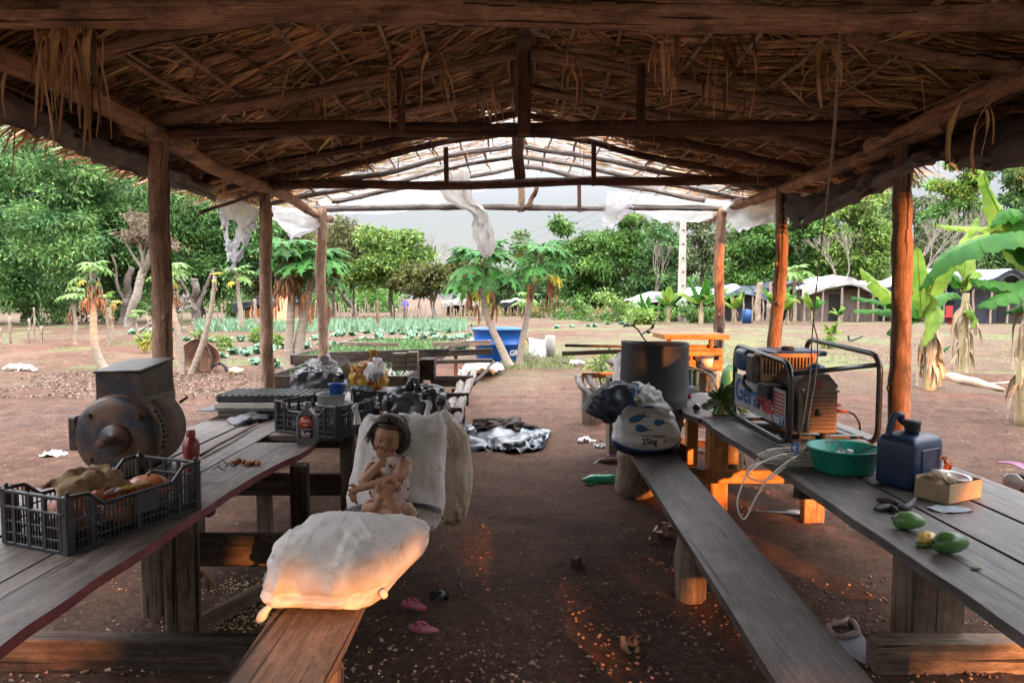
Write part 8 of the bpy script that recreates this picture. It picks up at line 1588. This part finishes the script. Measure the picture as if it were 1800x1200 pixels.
# fences
def post(u, v, h_px, r, seed, label, group, m=W_FENCE, lean=0, fork=False, Y=None):
    b_ = G(u, v) if Y is None else Vector((P(u, v, Y).x, Y, 0)); Y_ = b_.y; h = h_px/F*Y_; rng = random.Random(seed); mb = MB(); log(mb, b_+Vector((0,0,-.1)), b_+Vector((lean*h, 0, h)), r, r*.85, n=5, amp=.025, seg=7, seed=seed); return tag(mb.build('fence_post', m, origin=b_), label, 'post', group), b_, h
fp = []
for i, (u, v, h, r, ln) in enumerate([(2,605,30,.05,0),(19,603,46,.06,0),(52,602,42,.045,0),(61,600,60,.035,.02),(74,603,30,.05,0),(124,598,38,.055,0),(261,591,34,.04,0),(281,588,20,.03,0),(310,585,30,.04,0),(320,582,32,.05,0),(340,580,20,.03,.05),(359,578,25,.035,0),(383,577,38,.045,-.02),(391,577,42,.045,0),(430,575,30,.03,0),(449,578,52,.10,0)]):
    o, b_, h_ = post(u, v, h, r, i, ['weathered fence post at the far left edge','thick fence post second from the left edge','plain fence post left of the small papaya','tall thin fence stake beside the plain post','short fence stub left of the papayas','sturdy fence post right of the small papaya','low fence post left of the nearest left post','tiny stake beside the low fence post','stake just right of the nearest left post','pale stake right of the nearest left post','leaning short stake under the mango','thin stake under the mango','left of two tall stakes beyond the wheelbarrow','right of two tall stakes beyond the wheelbarrow','thin stake in front of the black tarp shack','stout pale post in front of the black tarp shack'][i], 'fence posts along the garden', lean=ln); fp.append((b_, h_))
for zf in (.55, .85):
    mb = MB(); pts = [b_+Vector((0,0,h_*zf)) for b_, h_ in fp[:12] if h_ > .4]; 
    for a, b2 in zip(pts, pts[1:]): mb.tube(bend(a, b2, 5, .01, 0, .05), .008, 4)
    tag(mb.build('fence_wire', mat('rusty_wire', (.12,.09,.07))), ['lower','upper'][zf > .6]+' slack wire strung between the garden fence posts', 'wire', 'fence wires')
rng = random.Random(19); k = 0
mainst = post(642,568,0,.1,5,'x','y') if False else None
for seg_, (ua, ub, n_) in enumerate([(415,470,12),(575,640,15),(640,665,5),(690,760,20),(775,830,12),(838,850,4),(500,560,8),(1110,1115,0)]):
    for i in range(n_):
        u = ua+(ub-ua)*(i+rng.random()*.7)/n_; h = rng.uniform(20,40); post(u, 552, h, .045, 300+k, 'rough wooden stick in the row of stakes behind the onion beds', 'row of rough stakes behind the onion beds', lean=rng.uniform(-.12,.12), Y=50+rng.uniform(-1,1)); k += 1
post(664,578,50,.085,777,'stout reddish post in front of the row of stakes', None, m=W_LOGR); 
for i in range(7): pass
mb = MB(); c = P(650,548,49); 
for i in range(14): mb.tube([(P(600,548,49).x+rng.uniform(0,2.6), 49+rng.uniform(-.3,.3), rng.uniform(.0,.5)), (P(600,548,49).x+rng.uniform(.8,3.8), 49+rng.uniform(-.3,.3), rng.uniform(.1,.9))], .03, 4)
tag(mb.build('branch_pile', W_LOGR), 'reddish pile of brushwood beyond the onion bed', 'brushwood')['kind'] = 'stuff'
# ------------------------------------------------------------ garden
L_CAB = mat('cabbage_leaf', (.09,.20,.11), (.20,.34,.22), scale=6, rough=.5, island=.25, trans=.2)
def cabbage(seed, s=.22):
    rng = random.Random(seed); T = thing('cabbage_plant', 'x', 'cabbage', (0,0,0)); mb = MB()
    for k in range(13):
        a = k*2.4; L_ = s*rng.uniform(.7,1.1); el = rng.uniform(.2,1.1)+.02*k; d = Vector((math.cos(a)*math.cos(el), math.sin(a)*math.cos(el), math.sin(el))); sd = Vector((-math.sin(a), math.cos(a), 0)); up = d.cross(sd)*-1
        rows = []
        for i in range(5):
            t = i/4; w_ = L_*.42*math.sin(PI*min(.95, t*.8+.12)); c = d*L_*t+Vector((0,0,-.12*L_*t*t)); rows.append([c-sd*w_+Vector((0,0,.03*math.sin(i*3+k))), c+up*-.02, c+sd*w_+Vector((0,0,.03*math.cos(i*3+k)))])
        mb.grid(rows)
    mb.build('leaves', L_CAB, T); return T
protos = [cabbage(1), cabbage(2), cabbage(3)]; used = [0,0,0]; rng = random.Random(3)
spots = []
for (u0, v0_, u1, v1_, n_) in [(245,602,470,598,9),(330,640,470,612,6),(430,625,560,600,8),(440,640,500,655,3),(560,590,800,588,12),(620,580,840,574,14),(790,600,835,588,5),(470,575,640,572,9),(640,600,800,594,8),(500,612,640,606,8),(235,585,420,580,9),(640,586,780,582,7),(805,615,850,600,5),(980,575,1120,572,7)]:
    for i in range(n_): t = (i+rng.random()*.6)/n_; spots.append((u0+(u1-u0)*t+rng.uniform(-4,4), v0_+(v1_-v0_)*t+rng.uniform(-2.5,2.5)))
for i, (u, v) in enumerate(spots):
    c = G(u, v); k = i % 3; lb_ = 'leafy blue-green cabbage plant in the garden rows'; s = rng.uniform(.9,1.6)
    if not used[k]: o = protos[k]; used[k] = 1; o.location = c; o['label'] = lb_; o['group'] = 'cabbages in the garden rows'; o.scale = (s,)*3
    else: dup(protos[k], c, rng.uniform(0,6), s, lb_, 'cabbages in the garden rows')
for i, (u, v, h, lb_) in enumerate([(267,612,.55,'leafy green seedling bush left of the nearest left post'),(456,604,.6,'round dark green bush between the left posts'),(398,610,.4,'small green plant beyond the wheelbarrow'),(350,600,.4,'small green plant behind the wheelbarrow'),(1060,640,.0,'x'),(488,605,.35,'little bush by the thick papaya pair'),(1455,606,.3,'grassy tuft under the low banana plant')]):
    if not h: continue
    c = G(u, v+6); tree('garden_plant', lb_, c, [(c.x, c.y, h*.55, h*.5, h*.5, h*.5)], 34, 9, .16, .06, L_BRI, .02, seed=150+i, rc=.16, cat='plant', floor=.04, limb=5, group='small plants in the garden')
# ------------------------------------------------------------ ground cover
def blades(name, pts, hgt, wd, m, rng, spread=.35, kind='stuff', label=None, cat=None):
    n = len(pts); d = np.stack([rng.normal(0,spread,n), rng.normal(0,spread,n), np.ones(n)], 1); st = ([], []); leaflets(pts, d, hgt*rng.uniform(.6,1.3,n), np.full(n, wd), rng.uniform(0,.25,n)*hgt, st)
    o = fast_mesh(name, np.concatenate(st[0]), np.concatenate(st[1]), m); o['kind'] = kind
    if label: o['label'] = label; o['category'] = cat
    return o
def gz(X, Y): return height(np.asarray(X), np.asarray(Y))
rng = np.random.default_rng(5)
def spread_px(n, u0, u1, v0, v1, dens=None):
    u = rng.uniform(u0, u1, n); v = rng.uniform(v0, v1, n); p = np.array([tuple(G(a, b_)) for a, b_ in zip(u, v)]); p[:, 2] = gz(p[:, 0], p[:, 1]); return p
ON = mat('onion_green', (.10,.20,.11), (.22,.34,.20), island=.25, rough=.5); GRS = mat('field_grass', (.08,.13,.03), (.20,.24,.07), island=.3, rough=.7, trans=.2); STRAW = mat('dry_straw', (.14,.10,.06), (.30,.23,.14), island=.35, rough=.9); LIT = mat('leaf_litter', (.09,.06,.042), (.26,.19,.14), island=.45, rough=.9); WEED = mat('dry_weeds', (.26,.21,.08), (.42,.35,.16), island=.3, trans=.2)
n = 15000; X_ = rng.uniform(-23, -2.5, n); Y_ = 33.5+rng.random(n)*13; p = np.stack([X_, Y_, np.zeros(n)], 1); keep = (Y_ > 36-.25*(X_+2)); p = p[(np.abs(p[:,0]/p[:,1]+.27) < .2)]; blades('onion_bed', p, .42, .05, ON, rng, .25, label='long bed of thin green onion leaves across the garden', cat='onions')
p = spread_px(3600, 800, 1200, 541, 556); p = p[p[:,1] < 95]; blades('dry_weeds', p, .95, .07, WEED, rng, .3, label='yellowish dry weeds along the forest edge', cat='weeds')
p = spread_px(26000, -50, 1850, 553, 640); fm = fbm(p[:,0], p[:,1], .35, 57); p = p[(fm > .5)|((p[:,0] > 1) & (rng.random(len(p)) < .25))]; blades('field_grass', p, .07, .014, GRS, rng, .6, label='patchy low grass over the field', cat='grass')
p = spread_px(1300, 880, 1010, 622, 650); blades('tuft_grass', p[p[:,0] < 1.9], .13, .014, GRS, rng, .5, label='grass tufts at the foot of the papaya plants', cat='grass')
def litter(name, p, s0, s1, m, label, cat, flat=.25, asp=.4):
    n = len(p); yaw = rng.uniform(0,6.28,n); d = np.stack([np.cos(yaw), np.sin(yaw), rng.normal(0,flat,n)], 1); s = np.stack([-np.sin(yaw), np.cos(yaw), rng.normal(0,flat,n)], 1); L_ = rng.uniform(s0, s1, n)[:, None]; w_ = L_*asp*rng.uniform(.5,1.2,n)[:, None]
    q_ = p+np.array([0,0,.008]); q_[:, 2] += np.abs(rng.normal(0,.01,n)); v = np.stack([q_-d*L_*.5, q_+s*w_*.5, q_+d*L_*.5, q_-s*w_*.5], 1); v[:, [1,3], 2] += (L_*.12); o = fast_mesh(name, v.reshape(-1,3), np.arange(n*4).reshape(n,4), m); o['kind'] = 'stuff'; o['label'] = label; o['category'] = cat; return o
p = spread_px(6000, -60, 560, 652, 700); fm = fbm(p[:,0], p[:,1], .9, 12); p = p[fm > .36]; litter('leaf_litter', p, .03, .10, LIT, 'band of dry leaf litter along the field edge', 'leaf litter')
p = np.concatenate([spread_px(11000, 1080, 1850, 565, 640), spread_px(2600, -50, 860, 575, 650)]); litter('straw_litter', p, .05, .2, STRAW, 'straw and dry stalks scattered over the field', 'straw', asp=.06, flat=.2)
p = np.concatenate([spread_px(450, 600, 1300, 760, 1250), spread_px(700, 1250, 1850, 700, 1220), spread_px(900, -60, 640, 700, 1250)]); fm = fbm(p[:,0], p[:,1], 1.6, 23); p = p[fm > .47]; litter('ground_debris', p, .006, .045, mat('debris', (.08,.055,.04), (.24,.19,.145), island=.5, rough=.9), 'small dry leaf bits and chips on the trodden soil', 'debris', asp=.5)
# grains of corn
def pebbles(name, p, r, m, label, cat, sq=.7):
    n = len(p); base = np.array([(0,0,1),(1,0,0),(0,1,0),(-1,0,0),(0,-1,0),(0,0,-1)], float); rr = r*rng.uniform(.6,1.4,(n,1,1)); ang = rng.uniform(0,6.28,n); R_ = np.zeros((n,3,3)); R_[:,0,0] = np.cos(ang); R_[:,0,1] = -np.sin(ang); R_[:,1,0] = np.sin(ang); R_[:,1,1] = np.cos(ang); R_[:,2,2] = sq
    v = np.einsum('nij,kj->nki', R_, base*np.array([1.2,.9,1]))*rr+(p+np.array([0,0,r*.4]))[:,None]; F_ = [(0,1,2,2),(0,2,3,3),(0,3,4,4),(0,4,1,1),(5,2,1,1),(5,3,2,2),(5,4,3,3),(5,1,4,4)]
    me = bpy.data.meshes.new(name); tri = np.array([f[:3] for f in F_]); T_ = (np.arange(n)[:,None,None]*6+tri[None]).reshape(-1,3); me.from_pydata(v.reshape(-1,3).tolist(), [], T_.tolist()); me.materials.append(m); me.polygons.foreach_set('use_smooth', np.ones(len(T_), bool)); o = bpy.data.objects.new(name, me); COL.objects.link(o); o['kind'] = 'stuff'; o['label'] = label; o['category'] = cat; return o
def gauss_px(n, u, v, su, sv): 
    a = rng.normal(u, su, n); b_ = np.clip(rng.normal(v, sv, n), 640, 1400); p = np.array([tuple(G(x, y)) for x, y in zip(a, b_)]); p[:,2] = gz(p[:,0], p[:,1]); return p
p = np.concatenate([gauss_px(260, 430, 1035, 35, 10), gauss_px(300, 440, 1090, 40, 22), gauss_px(200, 400, 1130, 60, 30), gauss_px(130, 250, 1140, 50, 20), gauss_px(60, 640, 1160, 60, 50)]); pebbles('corn_grains', p, .006, mat('corn', (.42,.32,.16), (.60,.50,.30), island=.3), 'scattered corn grains on the soil around the left bench', 'corn')
p = np.concatenate([spread_px(1600, 560, 1300, 700, 1250), spread_px(1500, 1300, 1850, 680, 1200), spread_px(700, -60, 600, 660, 1200)]); fm = fbm(p[:,0], p[:,1], 1.3, 29); p = p[fm > .45]; pebbles('gravel', p, .009, mat('clod', (.16,.09,.06), (.33,.20,.14), island=.4, rough=.95), 'small clods and stones on the red soil', 'stones')
# bigger single scraps
def scrap(u, v, s, m, label, cat='scrap', seed=0, name='scrap', ht=.02):
    c = G(u, v); c.z = float(gz(c.x, c.y))+.006; rows = [[c+Vector((-s, -s*.4, 0)), c+Vector((0, -s*.5, ht)), c+Vector((s, -s*.3, 0))], [c+Vector((-s*.9, s*.3, ht)), c+Vector((0, s*.5, ht*1.6)), c+Vector((s*.8, s*.5, ht*.3))]]
    mb = MB(); mb.grid(sheet(rows, 5, 5, .08, 7, seed)); return tag(mb.build(name, m, origin=c), label, cat)
DL = mat('big_dry_leaf', (.16,.10,.06), (.32,.22,.14), rough=.8); 
scrap(1108,1135,.045, DL, 'broad dry leaf on the soil left of the dark bench', 'leaf', 2, 'fallen_leaf', .03); scrap(1016,992,.04, MATS['debris'], 'pale paper scrap in the aisle', 'paper', 3, 'paper_scrap'); scrap(772,1050,.05, MATS['black_sheet'], 'crumpled foil wrapper beside the flip-flops', 'wrapper', 4, 'wrapper'); scrap(365,1155,.022, mat('bluewhite', (.5,.6,.75)), 'tiny blue-white scrap by the left table leg', 'paper', 5, 'paper_scrap'); scrap(200,745,.0+.18, PL_WHITE, 'white scrap on the dirt track left of the motor', 'paper', 7, 'paper_scrap'); scrap(95,798,.14, PL_WHITE, 'white plastic scrap on the dirt track at the left', 'paper', 8, 'paper_scrap'); scrap(1030,775,.1, PL_WHITE, 'torn white paper in the aisle left of the feed bag', 'paper', 9, 'paper_scrap', .03); scrap(1055,785,.07, PL_WHITE, 'small white paper beside the feed bag bench', 'paper', 10, 'paper_scrap'); scrap(845,768,.05, PL_WHITE, 'white crumb on the black sheet edge', 'paper', 15, 'paper_scrap')
for i, (u, v) in enumerate([(1140,955),(1152,948),(1162,945),(1148,940)]):
    c = G(u, v)+Vector((0,0,.03)); mb = MB(); mb.grid(sheet([[c, c+Vector((.06,.02,.05)), c+Vector((.13,-.02,.06)), c+Vector((.19,.0,.0))], [c+Vector((.01,.05,-.02)), c+Vector((.07,.06,.01)), c+Vector((.13,.03,.02)), c+Vector((.2,.02,-.01))]], 6, 3, .03, 4, i)); tag(mb.build('dry_husk', L_BAND), ['nearest','second','third','farthest'][i]+' of the curled dry husks left of the dark bench leg', 'husk', 'dry husks by the bench leg')
c = G(345,1030); mb = MB(); mb.grid(sheet([[c+Vector((-.06,0,.01)), c+Vector((.0,.02,.08)), c+Vector((.05,.0,.07)), c+Vector((.09,-.08,.01))], [c+Vector((-.05,.05,.0)), c+Vector((.02,.06,.03)), c+Vector((.06,.03,.03)), c+Vector((.12,-.06,.0))]], 6, 3, .03, 4, 5)); tag(mb.build('dry_husk', L_PAPD), 'curled brown husk on the soil behind the left table leg', 'husk')
tag(mb.build('dry_husk', L_BAND), '', '') if False else None
mb = MB(); cb = P(505,1040,3.1); mb.tube([G(468,1040)+Vector((0,0,.0)), G(472,1040)+Vector((0,0,.11))], [.03,.02], 10); tag(mb.build('clear_bottle', CLEAR), 'clear bottle standing on the soil behind the grain sack', 'bottle')
mb = MB(); c = P(415,655,16.0); mb.blob(G(415,658)+Vector((0,0,.08)), (.16,.1,.08), nu=20, nv=10, fn=lambda p: p*(1+.3*nz3(p.x*14,p.y*14,p.z*14))); tag(mb.build('dry_gourd', mat('pale_gourd', (.45,.30,.16), (.6,.45,.3))), 'pale dry gourd on the soil right of the wheelbarrow', 'gourd')
for (u, v, s, lb_) in [(28,650,.28,'left crumpled white bag in the leaf litter'), (50,652,.2,'right crumpled white bag in the leaf litter')]:
    o = scrap(u, v, s, MATS['white_tarp'], lb_, 'bag', int(u), 'white_bag', .08)
for (u, v, lb_) in [(1500,600,'dark tyre strip lying in the field behind the generator')]:
    mb = MB(); c = G(u, v); mb.tube(smooth_path([c+Vector((-.2,0,.25)), c+Vector((-.15,0,.05)), c+Vector((.1,0,.1)), c+Vector((.35,0,.22))], 5), .04, 8, flat=.5); tag(mb.build('tyre_strip', BAGD), lb_, 'tyre')
# ------------------------------------------------------------ unseen foliage added behind the camera, gaps shaped to pass patches of low sun
LIT_PX = [  # u, v, depth Y, radius m
 (590,1045,2.7,.16),(640,1050,2.7,.14),(530,1030,2.72,.12),(670,1010,2.8,.10),(560,1110,2.4,.20),(620,1150,2.2,.18),(700,940,3.2,.05),
 (1260,840,5.25,.30),(1260,800,5.25,.25),(1290,838,5.2,.3),(1350,838,5.2,.3),(1437,900,5.0,.22),(1250,780,5.6,.25),(1120,840,5.6,.10),(1130,860,5.6,.07),(1245,795,6.0,.3),
 (1220,600,7.2,.6),(1240,640,7.0,.5),(1125,640,5.8,.09),(1160,615,5.8,.10),(1385,622,4.75,.05),
 (1568,450,4.5,.20),(1568,520,4.5,.25),(1566,620,4.5,.25),(1562,700,4.5,.22),(1570,385,4.5,.12),(1362,450,6.6,.25),(1362,560,6.6,.35),(1362,380,6.6,.15),(1264,440,8.3,.2),(1264,520,8.3,.25),
 (1210,950,3.68,.05),(1560,1190,2.95,.12),(1640,1190,2.95,.10),(1760,1195,2.95,.14),(1480,1180,2.95,.08),
 (160,1060,0,.16),(60,980,0,.25),(478,885,0,.13),(90,1110,0,.14),(1210,1045,0,.12),(1340,960,0,.12),(560,955,0,.12),
 (960,1045,0,.15),(930,1050,0,.07),(850,950,0,.14),(1240,1060,0,.14),(1290,1100,0,.10),(1050,1175,0,.12),(1150,790,0,.3),(1100,850,0,.12),(1030,700,0,.1),
 (1360,750,0,.4),(385,955,3.45,.05),(420,955,3.45,.04),(1500,700,0,.35),(1640,700,12,.3),(500,600,15.5,.3),(490,545,45,1.2),(1250,600,0,.6),(60,620,0,.8),(250,620,0,.6),
 (1640,650,12.4,.4)]
CD = Vector((0,0,CZ)); sdn = SD.normalized(); A1 = sdn.cross(Vector((0,0,1))).normalized(); A2 = A1.cross(sdn).normalized()
tg = []
for (u, v, Y, r) in LIT_PX:
    p = P(u, v, Y) if Y else G(u, v); tg.append((p.dot(A1), p.dot(A2), r))
tg = np.array(tg)
rng = np.random.default_rng(41)
L_BACK = leafmat('occluder_leaf', (.03,.06,.018), (.08,.13,.035), tr=.05)
occ = [(x, -14+.25*math.sin(x), 6.6, 3.1, 0) for x in np.arange(-5.5, 27, 2.6)] + [(x, -62, 33, 13, 1) for x in np.arange(-14, 92, 9.5)]
words = ['round','dense','slender','broad','low','thick','leafy','old','spreading','young','tangled','dark','last','twelfth']
for i, (x, y, h, wd, big) in enumerate(occ):
    k0 = i if not big else i-13
    T = thing('far_occluder' if big else 'near_occluder', (words[k0 % 14]+' tall leaf screen added unseen far behind the shelter') if big else (words[k0 % 14]+' hedge of leaves added unseen behind the shelter'), 'tree' if big else 'occluder', (x, y, 0), 'unseen leaf screens added behind the camera' if big else 'hedge behind the camera'); n = 6200
    pts = np.stack([rng.normal(0,.34,n)*wd+x, rng.normal(0,.5 if not big else 1.5,n)+y, rng.uniform(0, 1, n)**.9*h+.05], 1)
    s = np.repeat(np.array(tuple(A1))[None], n, 0)+rng.normal(0,.35,(n,3)); s /= np.linalg.norm(s,axis=1,keepdims=True); d2 = np.repeat(np.array(tuple(A2))[None], n, 0)+rng.normal(0,.35,(n,3)); L_ = rng.uniform(.17,.32,n)[:,None]*(5 if big else 1)
    a1 = pts@np.array(tuple(A1)); a2 = pts@np.array(tuple(A2)); dist = (np.sqrt((a1[:,None]-tg[:,0])**2+(a2[:,None]-tg[:,1])**2)-tg[:,2]*(1 if not big else 1.0)-(.45 if big else 0)).min(1)
    keep = dist > (.07 if not big else .3); pts = pts[keep]; L2 = np.minimum(L_[keep], np.clip(dist[keep][:,None]*1.1, .07 if not big else .3, 2)); s = s[keep]; d2 = d2[keep]
    v = np.stack([pts-d2*L2, pts+s*L2*.6, pts+d2*L2, pts-s*L2*.6], 1).reshape(-1,3); fast_mesh('crown' if big else 'foliage', v, np.arange(len(v)).reshape(-1,4), L_BACK, T)
    mb = MB(); log(mb, (x, y, -.2), (x+.05*wd, y, h*(.35 if not big else .6)), .06 if not big else .4, .03, n=6, amp=.05); mb.build('trunk', BARK, T)
for o in bpy.data.objects:
    if '_w' in o.keys(): del o['_w']
